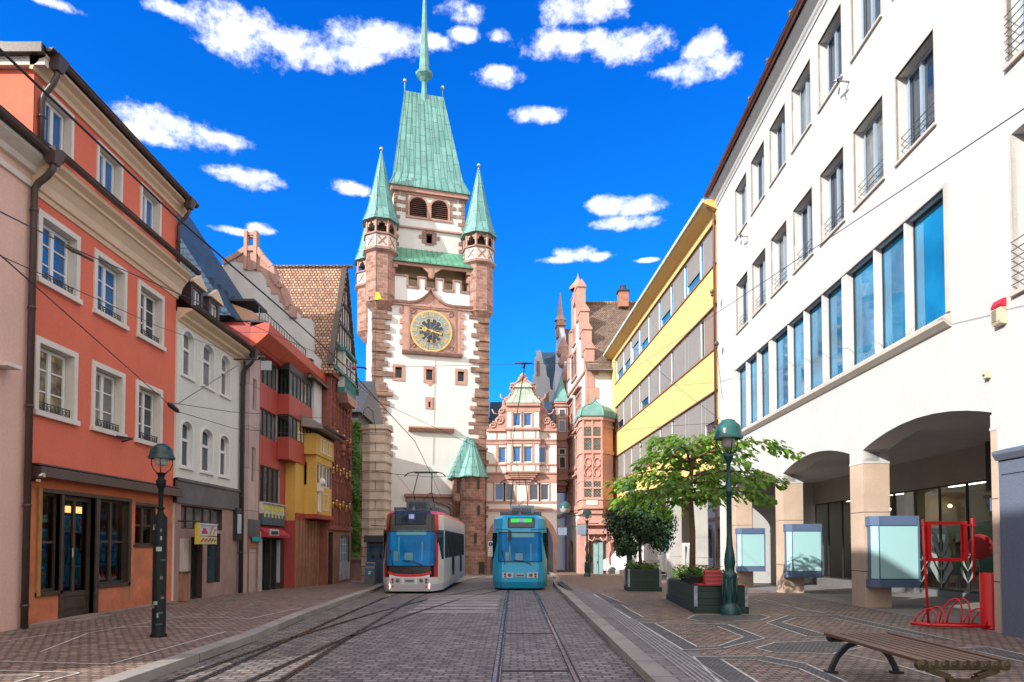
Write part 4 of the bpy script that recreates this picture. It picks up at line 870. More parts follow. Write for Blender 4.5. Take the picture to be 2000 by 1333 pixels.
# numerals and gold work
g = MB(); disc(g, 1.80, 1.87, -.268, 0)
def bar(mb, cx, cz, L_, w, ang, y=-.285, m=0, d=.02):
    dx, dz = cos(ang), sin(ang); nx, nz = -dz, dx
    P = [(cx+s*dx*L_/2+q*nx*w/2, cz+s*dz*L_/2+q*nz*w/2) for s, q in ((-1, -1), (1, -1), (1, 1), (-1, 1))]
    mb.ext(P, y, y+d, m)
ROM = {1: 'I', 2: 'II', 3: 'III', 4: 'IIII', 5: 'V', 6: 'VI', 7: 'VII', 8: 'VIII', 9: 'IX', 10: 'X', 11: 'XI', 12: 'XII'}
def numeral(hh, R_, H_, wst):
    th = pi/2-hh*pi/6; s_ = ROM[hh]; wid = {'I': .11, 'V': .2, 'X': .2}; tot = sum(wid[c] for c in s_)*wst; x = -tot/2
    rad = (cos(th), sin(th)); tan_ = (sin(th), -cos(th))
    for c in s_:
        w = wid[c]*wst; xc = x+w/2; x += w
        cx = CKX+rad[0]*R_+tan_[0]*xc; cz = CKZ+rad[1]*R_+tan_[1]*xc; w_ = .05*wst
        if c == 'I': bar(g, cx, cz, H_, w_, th)
        elif c == 'V': [bar(g, cx+tan_[0]*sg*.045*wst, cz+tan_[1]*sg*.045*wst, H_, w_, th+sg*-.22) for sg in (-1, 1)]
        else: [bar(g, cx, cz, H_, w_, th+sg*.4) for sg in (-1, 1)]
    bar(g, CKX+rad[0]*(R_-H_/2), CKZ+rad[1]*(R_-H_/2), tot, .025, th+pi/2); bar(g, CKX+rad[0]*(R_+H_/2), CKZ+rad[1]*(R_+H_/2), tot, .025, th+pi/2)
for hh in range(1, 13): numeral(hh, 1.47, .34, 1.15); numeral(hh, .92, .2, .6)
for hh in range(12):
    th = hh*pi/6+pi/12
    for q in range(6): t0, t1 = th+(q-3)*.085, th+(q-2)*.085; r = lambda t: 1.0+.12*abs(sin((t)*6)); bar(g, CKX+(r((t0+t1)/2))*cos((t0+t1)/2), CKZ+(r((t0+t1)/2))*sin((t0+t1)/2), .1, .025, (t0+t1)/2+pi/2)
g.build('clock_numerals', m_gold, TT)
g = MB(); bar(g, CKX-.25, CKZ+.1, 2.3, .06, -.26, -.33); bar(g, CKX+.75, CKZ-.18, .35, .14, -.26, -.335); bar(g, CKX+.3, CKZ-.08, .9, .09, -.26, -.35)
for k in range(8): bar(g, CKX-.62, CKZ+.12, .42, .06, k*pi/8, -.34)
disc(g, 0, .1, -.36, 0, 16); g.build('clock_hands', m_gold, TT)
b = MB()
for k in range(8): bar(b, CKX+.4*cos(k*pi/4+.3), CKZ+.4*sin(k*pi/4+.3), .7, .02, k*pi/4, -.27)
b.build('dial_tracery', m_gold, TT)
# cornice band with ogee hood over the clock
b = MB()
hood = [(-.5, 23.25), (3.0, 23.25), (3.6, 23.35), (4.2, 23.7), (4.65, 24.15), (4.93, 24.6), (5.2, 24.15), (5.65, 23.7), (6.3, 23.35), (6.9, 23.25), (TW+.2, 23.35)]
for p, q in zip(hood, hood[1:]): b.hexa([(p[0], -.28, p[1]-.14), (q[0], -.28, q[1]-.14), (q[0], .05, q[1]-.14), (p[0], .05, p[1]-.14)], [(p[0], -.36, p[1]+.05), (q[0], -.36, q[1]+.05), (q[0], .05, q[1]+.05), (p[0], .05, p[1]+.05)])
b.ext(hood[1:-1]+[(6.9, 23.0), (3.0, 23.0)], -.08, 0, 1); b.box(-.3, TW+.3, -.2, 0, 22.95, 23.15, 1)
b.build('hood_mould', [m_sand_dk, m_sand_pl], TT)
# battlements
b = MB()
b.wall(1.2, TW-1.2, 23.4, 25.55, [(2.95, 3.75, 24.75, 25.55), (4.55, 5.35, 24.75, 25.55), (6.15, 6.95, 24.75, 25.55), (7.75, 8.4, 24.75, 25.55)], .5, 0, 1); b.build('battlement', ML, TT)
b = MB()
for a, c in ((2.95, 3.75), (4.55, 5.35), (6.15, 6.95), (7.75, 8.4)): b.box(a-.14, a, -.07, .4, 24.6, 25.7); b.box(c, c+.14, -.07, .4, 24.6, 25.7); b.box(a-.14, c+.14, -.07, .4, 24.55, 24.75)
for a, c in ((1.5, 2.81), (3.89, 4.41), (5.49, 6.01), (7.09, 7.61)): b.box(a, c, -.09, .4, 25.55, 25.7)
b.build('battlement_stones', m_sand_dk, TT)
b = MB(); b.box(1.3, 8.9, 1.6, 1.7, 23.4, 27.3, 0); b.build('gallery_wall', mat('cream_gallery_plaster', (.62, .5, .34), .85, .1), TT)  # cream plaster in one overall tone
b = MB(); b.box(1.3, 8.9, -.1, .12, 26.55, 26.95); b.box(4.75, 5.25, -.12, .1, 25.7, 26.6); b.ext([(4.1, 26.55), (5.9, 26.55), (5.3, 26.1), (5.15, 25.6), (4.85, 25.6), (4.7, 26.1)], -.1, .05); b.box(1.2, 2.0, -.1, .2, 26.3, 26.6); b.box(8.2, 9.0, -.1, .2, 26.3, 26.6)
b.build('gallery_beam', m_sand_pl, TT)
def seams(b, quad, n, m=0, w=.05, h=.06):
    a, c, d, e = [Vector(q) for q in quad]; nn = (c-a).cross(e-a).normalized()
    for i in range(n+1):
        f = i/n; p = a.lerp(c, f); q = e.lerp(d, f); dr = (c-a).normalized()*w/2; b.hexa([p-dr-nn*.01, p+dr-nn*.01, q+dr-nn*.01, q-dr-nn*.01], [p-dr+nn*h, p+dr+nn*h, q+dr+nn*h, q-dr+nn*h], m)
# pent roof
b = MB(); q = [(1.2, -.35, 26.9), (9.0, -.35, 26.9), (8.6, 1.8, 28.9), (1.6, 1.8, 28.9)]; b.face(q); b.face([(1.2, -.35, 26.8), (9.0, -.35, 26.8), (9, -.35, 26.9), (1.2, -.35, 26.9)])
seams(b, q, 15); b.build('pent_roof', mat('bright_green_copper', (.10, .30, .20), .5, .25, 1, .15, 20, streak=.4), TT)
# upper shaft
S0, S1 = 1.8, 8.4
b = MB(); b.M = Matrix.Translation((S0, 1.8, 0)); w = S1-S0
b.wall(0, w, 26.5, 34.3, [(1.45, 3.05, 31.95, 33.75, .7), (3.45, 5.05, 31.95, 33.75, .7), (3.0, 3.55, 29.6, 30.5)], .4, 0, 1); hull(b, w, w, 26.5, 34.3, 0, False); b.build('shaft_wall', ML, TT)
b = MB(); b.M = Matrix.Translation((S0, 1.8, 0))
for a in (1.45, 3.45):
    for i in range(9): b.hexa([(a, .12, 31.98+i*.19), (a+1.6, .12, 31.98+i*.19), (a+1.6, .4, 32.1+i*.19), (a, .4, 32.1+i*.19)], [(a, .12, 32.01+i*.19), (a+1.6, .12, 32.01+i*.19), (a+1.6, .4, 32.13+i*.19), (a, .4, 32.13+i*.19)])
    b.box(a, a+1.6, .42, .45, 31.95, 33.8, 1)
b.build('belfry_louvres', [mat('louvre_wood', (.28, .15, .12), .8), m_dkwood], TT)
b = MB(); b.M = Matrix.Translation((S0, 1.8, 0))
for a in (1.45, 3.45): b.arch(a, a+1.6, 33.05, .7, .16, -.08, 0)
b.box(1.1, 5.4, -.1, 0, 31.75, 31.95); b.box(3.05, 3.45, -.07, 0, 31.95, 33.4); b.box(1.29, 1.45, -.08, 0, 31.95, 33.05); b.box(5.05, 5.21, -.08, 0, 31.95, 33.05); b.box(1.1, 5.4, -.1, 0, 33.9, 34.2)
b.box(-.12, w+.12, -.2, 0, 30.75, 30.9); b.box(-.3, w+.3, -.3, w+.3, 34.1, 34.5)
b.build('belfry_surround', m_sand_pl, TT)
random.seed(9); b = MB(); b.M = Matrix.Translation((S0, 1.8, 0))
def qcol(x, sgn, z0, z1, wa, wb, y0=-.06):
    b = MB(); b.M = Matrix.Translation((S0, 1.8, 0))
    z = z0; k = 0
    while z < z1-.1:
        ww = (wa if k % 2 else wb)*random.uniform(.85, 1.2); b.box(x, x+sgn*ww, y0, .01, z+.01, min(z+.34, z1)-.01); z += .36; k += 1
    b.build('quoin_stones', m_sand_dk, TT)
qcol(0, 1, 31.2, 34.1, .6, .3); qcol(w, -1, 31.2, 34.1, .6, .3); qcol(1.3, -1, 31.9, 34.0, .6, .2); qcol(5.2, 1, 31.9, 34.0, .6, .2)
for x, z, ww in ((2.6, 29.55, .4), (2.3, 29.95, .7), (2.6, 30.3, .4), (3.55, 29.55, .4), (3.55, 29.95, .7), (3.55, 30.3, .4)): b.box(x, x+ww, -.06, .01, z, z+.33)
b.box(2.9, 3.7, -.06, 0, 29.4, 29.58); b.box(2.9, 3.7, -.06, 0, 30.5, 30.68); b.build('window_surround', m_sand_dk, TT); qcol(0, 1, 29.0, 30.6, .3, .5); qcol(w, -1, 29.0, 30.6, .3, .5)
# main roof: steep wedge with flared eaves
E0, E1, D0, D1 = 1.35, 8.85, 1.35, 8.85; R0, R1 = 3.15, 6.85; YR = 5.1; ZE, ZF, ZR = 34.5, 36.0, 45.6
ring0 = [(E0, D0), (E1, D0), (E1, D1), (E0, D1)]; ring1 = [(1.98, 2.0), (8.22, 2.0), (8.22, 8.2), (1.98, 8.2)]; ring2 = [(R0, YR-.35), (R1, YR-.35), (R1, YR+.35), (R0, YR+.35)]
b = MB()
for (ra, za), (rb_, zb) in (((ring0, ZE), (ring1, ZF)), ((ring1, ZF), (ring2, ZR))):
    for i in range(4):
        j = (i+1) % 4; q = [(*ra[i], za), (*ra[j], za), (*rb_[j], zb), (*rb_[i], zb)]; b.face(q); seams(b, q, 11 if i % 2 == 0 else 9, 0, .05, .05)
b.face([(*p, ZR) for p in ring2]); b.face([(*p, ZE) for p in ring0][::-1]); b.tube([(R0, YR, ZR), (R1, YR, ZR)], .12, 8)
b.build('roof', m_cop, TT)
b = MB()
for x in (R0, R1): b.tube([(x, YR, ZR), (x, YR, ZR+1.1)], .06, 6, 1); b.sphere((x, YR, ZR+1.2), .19, 12, 0)
b.build('ridge_ball', [m_gold, m_cop_pl], TT)
b = MB(); SX = 4.98; b.lathe([(.30, 0), (.26, 1.5), (.22, 2.3), (.5, 2.7), (.82, 3.0), (.86, 3.2), (.62, 3.35), (.50, 3.6), (.28, 7.5), (.14, 11), (0, 14)], 8, (SX, YR-.35, 44.4), 0, False); b.build('spire', m_cop_pl, TT)
# corner turrets
def turret(cx, cy, name, back=False):
    o = MB(); n = 8; a0 = pi/8
    o.lathe([(.1, 21.6), (.75, 22.3), (1.35, 23.0), (1.35, 27.3)], n, (cx, cy, 0), 0, False, a0, a0+2*pi)
    tw = o.build(name, [m_sand], TT)
    p = MB(); p.lathe([(1.35, 27.25), (1.62, 27.45), (1.62, 27.65), (1.42, 27.75)], n, (cx, cy, 0), 1, False, a0, a0+2*pi); p.lathe([(1.42, 27.75), (1.42, 28.75)], n, (cx, cy, 0), 0, False, a0, a0+2*pi); p.lathe([(1.42, 28.75), (1.56, 28.82), (1.56, 28.95), (1.2, 28.97)], n, (cx, cy, 0), 1, False, a0, a0+2*pi)
    for k in range(n):
        t0 = a0+2*pi*k/n; t1 = a0+2*pi*(k+1)/n; r = 1.435; P = lambda f, z: (cx+r*(cos(t0)*(1-f)+cos(t1)*f), cy+r*(sin(t0)*(1-f)+sin(t1)*f), z)
        mm = Matrix.Identity(4)
        for (f0, z0, f1, z1) in ((.2, 27.9, .8, 28.6), (.8, 27.9, .2, 28.6)):
            p.tube([P(f0, z0), P((f0+f1)/2, (z0+z1)/2), P(f1, z1)], .05, 5, 1, True, False)
    p.build('turret_parapet', [mat('painted_parapet', (.60, .50, .45), .8, .15, 3), m_sand_dk], tw)
    q = MB()
    for k in range(n):
        t_ = a0+2*pi*k/n; q.tube([(cx+1.33*cos(t_), cy+1.33*sin(t_), 28.9), (cx+1.33*cos(t_), cy+1.33*sin(t_), 30.05)], .12, 6, 0, True, False)
        t2 = a0+2*pi*(k+1)/n; A, B = Vector((cx+1.36*cos(t_), cy+1.36*sin(t_), 0)), Vector((cx+1.36*cos(t2), cy+1.36*sin(t2), 0))
        for f0, f1, zz in ((0, .25, 29.55), (.75, 1, 29.55), (.25, .4, 29.8), (.6, .75, 29.8)):
            p0, p1 = A.lerp(B, f0), A.lerp(B, f1); q.face([(p0.x, p0.y, zz), (p1.x, p1.y, zz), (p1.x, p1.y, 30.1), (p0.x, p0.y, 30.1)])
        q.face([(A.x, A.y, 29.95), (B.x, B.y, 29.95), (B.x, B.y, 30.2), (A.x, A.y, 30.2)])
    q.lathe([(0, 28.98), (1.3, 28.98)], n, (cx, cy, 0), 0, False); q.lathe([(.5, 29), (.5, 30.1)], 8, (cx, cy, 0), 1, False)
    q.build('turret_arcade', [m_sand_pl, m_dkwood], tw)
    r = MB(); r.lathe([(1.72, 30.12), (1.68, 30.25), (1.32, 31.1), (1.08, 32.0), (.55, 34.4), (.05, 36.7)], n, (cx, cy, 0), 0, False, a0, a0+2*pi); r.lathe([(1.72, 30.12), (0, 30.15)], n, (cx, cy, 0), 0, False, a0, a0+2*pi)
    for k in range(n): t_ = a0+2*pi*k/n; r.tube([(cx+R_*cos(t_), cy+R_*sin(t_), z) for R_, z in ((1.7, 30.2), (1.33, 31.1), (1.09, 32), (.56, 34.4), (.06, 36.7))], .035, 4)
    r.build('turret_roof', m_cop, tw)
    s_ = MB(); s_.tube([(cx, cy, 36.5), (cx, cy, 37.0)], .04, 6); s_.sphere((cx, cy, 37.05), .17, 10); s_.build('turret_ball', m_gold, tw)
turret(.55, .55, 'corner_turret'); turret(9.5, .75, 'corner_turret'); turret(.3, TW-.9, 'corner_turret'); turret(TW-.4, TW-.9, 'corner_turret')
# stair turret with flared copper cone, attached low at the right
b = MB(); cx, cy = 8.55, -1.0; b.lathe([(1.22, ZG), (1.22, 1.0), (1.12, 1.1), (1.12, 5.6), (1.2, 5.75), (1.2, 7.8)], 20, (cx, cy, 0), 0, False); b.box(6.9, 8.2, -1.3, 0, 5.6, 7.8, 0); b.exx([(0, 4.2), (-1.2, 5.6), (0, 5.6)], 6.95, 8.1, 0)
st = b.build('stair_turret', m_sand, TT)
for q in ((8.75, 8.95, cy-1.215, cy-1.0, 6.6, 7.5), (8.8, 9.0, cy-1.215, cy-1.0, 4.4, 5.2), (8.5, 8.7, cy-1.215, cy-1.0, 1.9, 2.8), (7.1, 7.7, -1.32, -1.25, 6.3, 7.4), (8.9, 9.4, cy-1.23, cy-1.0, -1, .3)): b = MB(); b.box(*q); b.build('slit_window', m_dkmetal, st)
b = MB(); prof = [(1.5, 7.7), (1.4, 7.95), (1.05, 8.8), (.6, 9.9), (.12, 11.1)]; b.lathe(prof, 14, (cx, cy, 0), 0, False)
for k in range(14): t_ = 2*pi*k/14; b.tube([(cx+r*cos(t_), cy+r*sin(t_), z) for r, z in prof], .03, 4)
b.hexa([(6.5, -1.7, 7.65), (8.4, -1.7, 7.65), (8.4, 0, 7.65), (6.5, 0, 7.65)], [(8.1, -.9, 11.4), (8.3, -.9, 11.4), (8.3, 0, 11.4), (8.1, 0, 11.4)])
for i in range(1, 8): f = i/8; b.box(6.5+1.6*f-.02, 6.62+1.6*f, -1.72+.8*f, -.2, 7.66+3.74*f, 7.74+3.74*f)
b.build('stair_turret_roof', m_cop, st)
# ---- stone pylon and hedge to the left of the tower
t = T('stone_pylon', 'freestanding tall coursed buff stone pier with faceted front, left of the tower and tram', 'pier', (-7.35, 33.0, gz(33)), radians(0))
m_buff = brick('buff_stone_blocks', (.66, .51, .39), (.80, .66, .53), (.20, .15, .12), 1.4, .46, .02, .8, .5, var=.3, dirt=.15, dist=.03)
b = MB(); b.exz([(0, 0), (.42, -.25), (1.15, -.25), (1.25, .1), (1.25, .9), (0, .9)], 0, 7.55, 0)
for i in range(16): z = .46*(i+1); b.exz([(-.03, 0), (.42, -.29), (1.17, -.29), (1.29, .08), (1.29, .93), (-.03, .93)], z-.05, z, 1)
b.build('pier_shaft', [m_buff, m_buff], t)
b = MB(); b.exz([(-.08, 0), (.42, -.36), (1.2, -.36), (1.34, .06), (1.34, .97), (-.08, .97)], 7.55, 7.75); b.build('pier_cap', m_buff, t)
# ================================================================== gatehouse right of the tower, and the gabled houses
def scroll(b, cx, cz, r, y, w=.09, turns=1.4, flip=1, a0=0., m=0):
    pts = []
    n = int(14*turns)
    for i in range(n+1):
        f = i/n; a = a0+flip*2*pi*turns*f; rr = r*(1-f*.85); pts.append((cx+rr*cos(a), y, cz+rr*sin(a)))
    b.tube(pts, w, 5, m)
t = T('gatehouse', 'pink sandstone and white gatehouse with scrolled gable and round arch beside the tower', 'building', (-2.45, 61.6, 0), 0)
G2 = [(1.06, 1.76), (2.36, 3.10), (3.36, 4.12), (4.63, 5.37)]; G1 = [(.74, 1.57), (1.71, 2.54), (3.88, 4.71), (4.88, 5.64)]; G3 = [(2.40, 3.10), (3.35, 4.07)]
m_gw = mat('warm_white_render', (.76, .70, .63), .85, .06, .8, .2, 40, streak=.12)
b = MB(); b.wall(0, 6.35, -1.3, 12.2, [(a, c, 5.8, 7.28) for a, c in G1]+[(a, c, 9.2, 10.62) for a, c in (G2[0], G2[3])]+[(.45, 6.0, -1.3, 4.45, 2.6)], .5, 0, 1)
b.face([(0, .5, -1.3), (0, 7, -1.3), (0, 7, 12.2), (0, .5, 12.2)]); b.face([(6.35, .5, -1.3), (6.35, 7, -1.3), (6.35, 7, 12.2), (6.35, .5, 12.2)])
b.face([(0, 7, 4.5), (6.35, 7, 4.5), (6.35, 7, 12.2), (0, 7, 12.2)]); b.face([(0, .4, 4.6), (6.35, .4, 4.6), (6.35, 7, 4.6), (0, 7, 4.6)]); b.face([(0, .1, 12.2), (6.35, .1, 12.2), (6.35, 7, 12.2), (0, 7, 12.2)]); b.build('wall', [m_gw, m_sand_pl], t)
for a, c in G1: casement(t, a, c, 5.8, 7.28, .12, 1, 1, .07, m_glass_sky if a < 1.6 else m_glass)
for a, c in (G2[0], G2[3]): casement(t, a, c, 9.2, 10.62, .12, 1, 1, .07, m_glass_sky)
b = MB()
for z0, z1, d in ((4.85, 5.02, .18), (5.55, 5.72, .08), (7.4, 8.25, .05), (8.2, 8.32, .16), (8.95, 9.1, .1), (10.85, 11.25, .08), (11.2, 11.32, .16), (12.05, 12.25, .22)): b.box(0, 6.35, -d, 0, z0, z1)
for a, c in G1: b.box(a-.16, a, -.05, 0, 5.72, 7.4); b.box(c, c+.14, -.05, 0, 5.72, 7.4)
for a, c in (G2[0], G2[3]): b.box(a-.2, a, -.05, 0, 9.1, 10.85); b.box(c, c+.2, -.05, 0, 9.1, 10.85)
for u in (.9, 1.8, 4.7, 5.6): b.box(u-.06, u+.06, -.05, 0, 8.32, 8.95); b.box(u-.06, u+.06, -.05, 0, 11.32, 12.05)
b.arch(.45, 6.0, 1.85, 2.6, .5, -.08, 0, 0, 18); b.box(0, .45, -.07, 0, -1.2, 1.85); b.box(6.0, 6.35, -.07, 0, -1.2, 1.85)
b.build('stone_dressings', m_sand_pl, t)
b = MB(); b.wall(1.85, 4.75, 8.25, 14.2, [(a, c, 9.2, 10.62) for a, c in G2[1:3]]+[(a, c, 12.45, 13.65) for a, c in G3], .3, 0, 1, y=-.55); b.box(1.85, 4.75, -.3, 0, 8.25, 14.2, 1, 'f')
for z0, z1, d in ((8.25, 8.4, .7), (8.95, 9.12, .62), (10.85, 11.25, .62), (11.15, 11.3, .72), (12.1, 12.3, .75), (13.75, 14.3, .6), (14.25, 14.5, .8)): b.box(1.75, 4.85, -d, 0, z0, z1, 1)
for a, c in G2[1:3]: b.box(a-.16, a, -.6, -.3, 9.12, 10.85, 1); b.box(c, c+.16, -.6, -.3, 9.12, 10.85, 1)
for a, c in G3: b.box(a-.16, a, -.6, -.3, 12.3, 13.75, 1); b.box(c, c+.16, -.6, -.3, 12.3, 13.75, 1)
for u in (2.2, 3.3, 4.4): b.box(u-.06, u+.06, -.6, -.5, 8.4, 8.95, 1); b.box(u-.06, u+.06, -.6, -.5, 11.3, 12.1, 1)
for i in range(5): f = i/5; b.box(2.0+f*.9, 4.6-f*.9, -.55*(1-f), 0, 8.05-f*1.0, 8.26-f*1.0, 1)
bay = b.build('bay', [m_gw, m_sand_pl], t)
for a, c in G2[1:3]: casement(bay, a, c, 9.2, 10.62, -.42, 1, 1, .07, m_glass_sky)
for a, c in G3: casement(bay, a, c, 12.45, 13.65, -.42, 1, 1, .07, m_glass_sky)
# scrolled gable
b = MB(); cx = 3.3
half = [(0, 17.0), (.32, 16.75), (.5, 16.55), (1.0, 16.45), (1.25, 16.0), (1.0, 15.6), (1.3, 15.3), (1.7, 15.1), (1.9, 14.6), (1.9, 14.1), (2.25, 13.9), (2.2, 13.5), (2.5, 13.2), (2.65, 12.8), (3.05, 12.7), (3.1, 12.2)]
b.ext([(cx-x, z) for x, z in half[::-1]]+[(cx+x, z) for x, z in half[1:]], -.08, .3, 0)
for s_ in (-1, 1):
    for (x, z, r) in ((.95, 16.0, .38), (1.05, 15.35, .3), (1.55, 14.75, .38), (1.95, 13.95, .28), (2.15, 13.05, .45), (2.75, 12.62, .32)): scroll(b, cx+s_*x, z, r, -.12, .075, 1.4, s_, pi/2)
    b.tube([(cx+s_*x, -.1, z) for x, z in ((.1, 16.9), (.35, 16.7), (.7, 16.4), (1.15, 16.35))], .1, 6); b.tube([(cx+s_*x, -.1, z) for x, z in ((1.75, 14.9), (2.05, 15.2), (2.0, 15.45))], .07, 6); b.tube([(cx+s_*x, -.1, z) for x, z in ((2.3, 13.6), (2.65, 13.7), (2.8, 14.05))], .07, 6)
    b.box(cx+s_*1.75-.25, cx+s_*1.75+.25, -.2, .3, 14.05, 14.2)
b.sphere((cx, -.05, 17.1), .28, 12); b.sphere((cx-.3, -.05, 16.85), .17, 10); b.sphere((cx+.3, -.05, 16.85), .17, 10)
b.build('scrolled_gable', m_sand_pl, t)
b = MB()
pr = [((1.65, 4.95), -.85, 14.5), ((1.85, 4.75), -.7, 14.75), ((2.3, 4.3), -.45, 15.3), ((2.55, 4.05), -.35, 15.85), ((2.55, 4.05), -.4, 15.95), ((2.45, 4.15), -.5, 16.0), ((2.7, 3.9), -.3, 16.35), ((2.9, 3.7), -.12, 16.5)]
for (a, ya, za), (c, yc, zc) in zip(pr, pr[1:]):
    b.hexa([(a[0], ya, za), (a[1], ya, za), (a[1], 0, za), (a[0], 0, za)], [(c[0], yc, zc), (c[1], yc, zc), (c[1], 0, zc), (c[0], 0, zc)])
for i in range(6):
    f = i/5; b.tube([(a[0]+(a[1]-a[0])*f, ya-.01, za) for a, ya, za in pr], .025, 4)
b.build('bay_roof', mat('pale_verdigris', (.36, .42, .36), .5, .2, 1.5, .1, 20, streak=.4, dirt=(.22, .24, .2)), t)
gable_roof(t, .2, 6.1, .3, 7, 12.2, 15.5, m_tile_blue)
b = MB(); b.ext([(-.1, 12.2), (1.6, 15.8), (1.0, 16.3), (.3, 15.2), (-.1, 14.6)], 7, 7.5); b.build('rear_roof', m_tile_blue, t)
b = MB(); b.box(0, 6.3, 14, 14.1, -2, 8); b.build('passage_shade_sheet', mat('passage_shade_dark', (.10, .09, .09), .9), t)  # dark sheet standing in for the shade beyond the arch
b = MB(); b.box(-.35, .0, -3.2, -3.15, 1.35, 2.2, 0); b.box(-.33, -.02, -3.22, -3.2, 1.85, 2.15, 1); b.lathe([(0, 0), (.11, 0)], 14, (0, 0, 0)); b.box(-.33, -.02, -3.22, -3.2, 1.4, 1.8, 2); b.tube([(-.18, -3.15, -.9), (-.18, -3.15, 2.25)], .03, 6, 3)
t2 = T('no_entry_signpost', 'small blue and white sign plates on a post below the round stair turret', 'sign', (-2.0, 60.0, gz(60)), 0)
b = MB(); b.box(-.25, .25, -.03, 0, 2.3, 2.85, 0); b.box(-.25, .25, -.03, 0, 1.5, 2.25, 0); b.tube([(0, 0, 0), (0, 0, 2.95)], .035, 8, 1); b.M = Matrix.Translation((0, -.035, 2.58)) @ Matrix.Rotation(pi/2, 4, 'X'); b.lathe([(0, 0.0), (.2, 0.0), (.2, -.01)], 20, (0, 0, 0), 2, False); b.M = None
b.tube([(-.02, -.05, 2.68), (0, -.05, 2.6), (-.06, -.05, 2.52), (.06, -.05, 2.47)], .02, 5, 0)
for i in range(4): b.box(-.18, .18, -.04, -.03, 1.6+i*.16, 1.65+i*.16, 3)
b.build('sign_plate', [m_white, m_steel, mat('sign_blue', (.02, .07, .35), .5), mat('sign_magenta_grey', (.4, .3, .4), .5)], t2)

# ---- dark roofed stepped gable house far behind
t = T('far_gabled_house', 'distant white gabled house with dark slate roof rising behind the gatehouse', 'house', (0, 77, 0), 0)
Q = lambda px, py, Y=77: (at_y(px, py, Y).x, at_y(px, py, Y).z)
b = MB(); b.ext([Q(1040, 765), Q(1041, 735), Q(1044, 730), Q(1044, 700), Q(1048, 695), Q(1047, 686), Q(1055, 684), Q(1058, 692), Q(1062, 712), Q(1066, 715), Q(1068, 735), Q(1073, 740), Q(1075, 760), Q(1082, 765), Q(1084, 860), Q(1040, 860)], 0, .5); b.build('gable_wall', mat('bluish_white_wall', (.62, .62, .62), .85, .1), t)
b = MB(); b.ext([Q(1048, 706), Q(1054, 706), Q(1054, 735), Q(1048, 735)], -.05, 0); b.ext([Q(1062, 780), Q(1072, 765), Q(1072, 800), Q(1062, 800)], -.05, 0); b.build('window', m_sand_dk, t)
b = MB(); b.hexa([(*Q(1078, 860)[:1], .6, Q(1078, 800)[1]), (12, .6, Q(1078, 800)[1]), (12, 8, Q(1078, 800)[1]), (*Q(1078, 860)[:1], 8, Q(1078, 800)[1])], [(Q(1054, 686)[0], 4, Q(1054, 686)[1]+1.0), (12, 4, Q(1054, 686)[1]+1.0), (12, 4.2, Q(1054, 686)[1]+1.0), (Q(1054, 686)[0], 4.2, Q(1054, 686)[1]+1.0)]); b.build('roof', m_tile_blue, t)
b = MB(); b.box(Q(1050, 1)[0], 12, .5, 8, -2, Q(1, 800)[1]); b.build('side_wall', mat('bluish_white_wall'  , (.62, .62, .62)), t)

# ---- big gabled house (two street gables), corner oriel
def inv(t_): bpy.context.view_layer.update(); return t_.matrix_world.inverted()
ang = atan2(56.5-68.5, 6.2-5.35); H1 = T('gabled_corner_house', 'white and pink corner house with stepped gable, brown roof and copper-topped corner oriel', 'house', (5.35, 68.5, 0), ang)
wd = []
for z0, z1 in ((5.3, 7.6), (9.0, 11.6), (12.9, 15.2)): wd += [(1.6, 4.4, z0, z1), (6.2, 9.0, z0, z1)]
wd += [(3.8, 6.6, 17.4, 19.6), (4.7, 5.9, 20.6, 21.8)]
b = MB(); gp = [(-.0, 16.6), (0, -1.6), (12, -1.6), (12, 16.6)]
b.wall(0, 12, -1.6, 16.6, wd[:6]+[(2, 4, -1.6, 2.2, .6), (6.2, 8.6, -1.6, 2.2, .6)], .3, 0, 1)
b.wall(1.2, 10.8, 16.6, 18.0, [], .3, 0, 1); b.wall(2.4, 9.6, 18.0, 20, [], .3, 0, 1); b.wall(3.6, 8.4, 20, 22, [], .3, 0, 1); b.wall(4.7, 7.3, 22, 24.6, [], .3, 0, 1)
b.box(0, 12, .3, .5, -1.6, 16.6, 0, 'f'); b.ext([(0, 16.6), (12, 16.6), (6, 24.6)], .02, .5, 0)
b.face([(12, 0, -1.6), (12, 8, -1.6), (12, 8, 16.8), (12, 0, 16.8)], 0); b.build('wall', [mat('bright_white_render', (.76, .74, .72), .85, .05, .7, .2, 40, streak=.1), m_sand_pl], H1)
b = MB()
for z0, z1 in ((16.4, 18.2), (18.0, 20.2), (20.0, 22.2), (22.0, 25.0)):
    k = (16.4, 18.0, 20.0, 22.0).index(z0); x = (11.3, 10.1, 8.9, 7.2)[k]; x2 = (.7, 1.9, 3.1, 4.8)[k]
    for xx in (x, x2): b.box(xx-.55, xx+.55, -.15, .6, z0, z1); b.exx([(-.2, z1), (.65, z1), (.65, z1+.12), (.22, z1+.75), (-.2, z1+.12)], xx-.65, xx+.65)
b.box(5.4, 6.6, -.2, .6, 24.0, 25.4); b.lathe([(.75, 25.4), (.8, 25.6), (.3, 26.2), (.1, 26.5), (0, 27.0)], 8, (6, .2, 0), 0, False)
for z in (4.7, 8.3, 12.2, 16.4): b.box(-.05, 12.05, -.14, 0, z, z+.22)
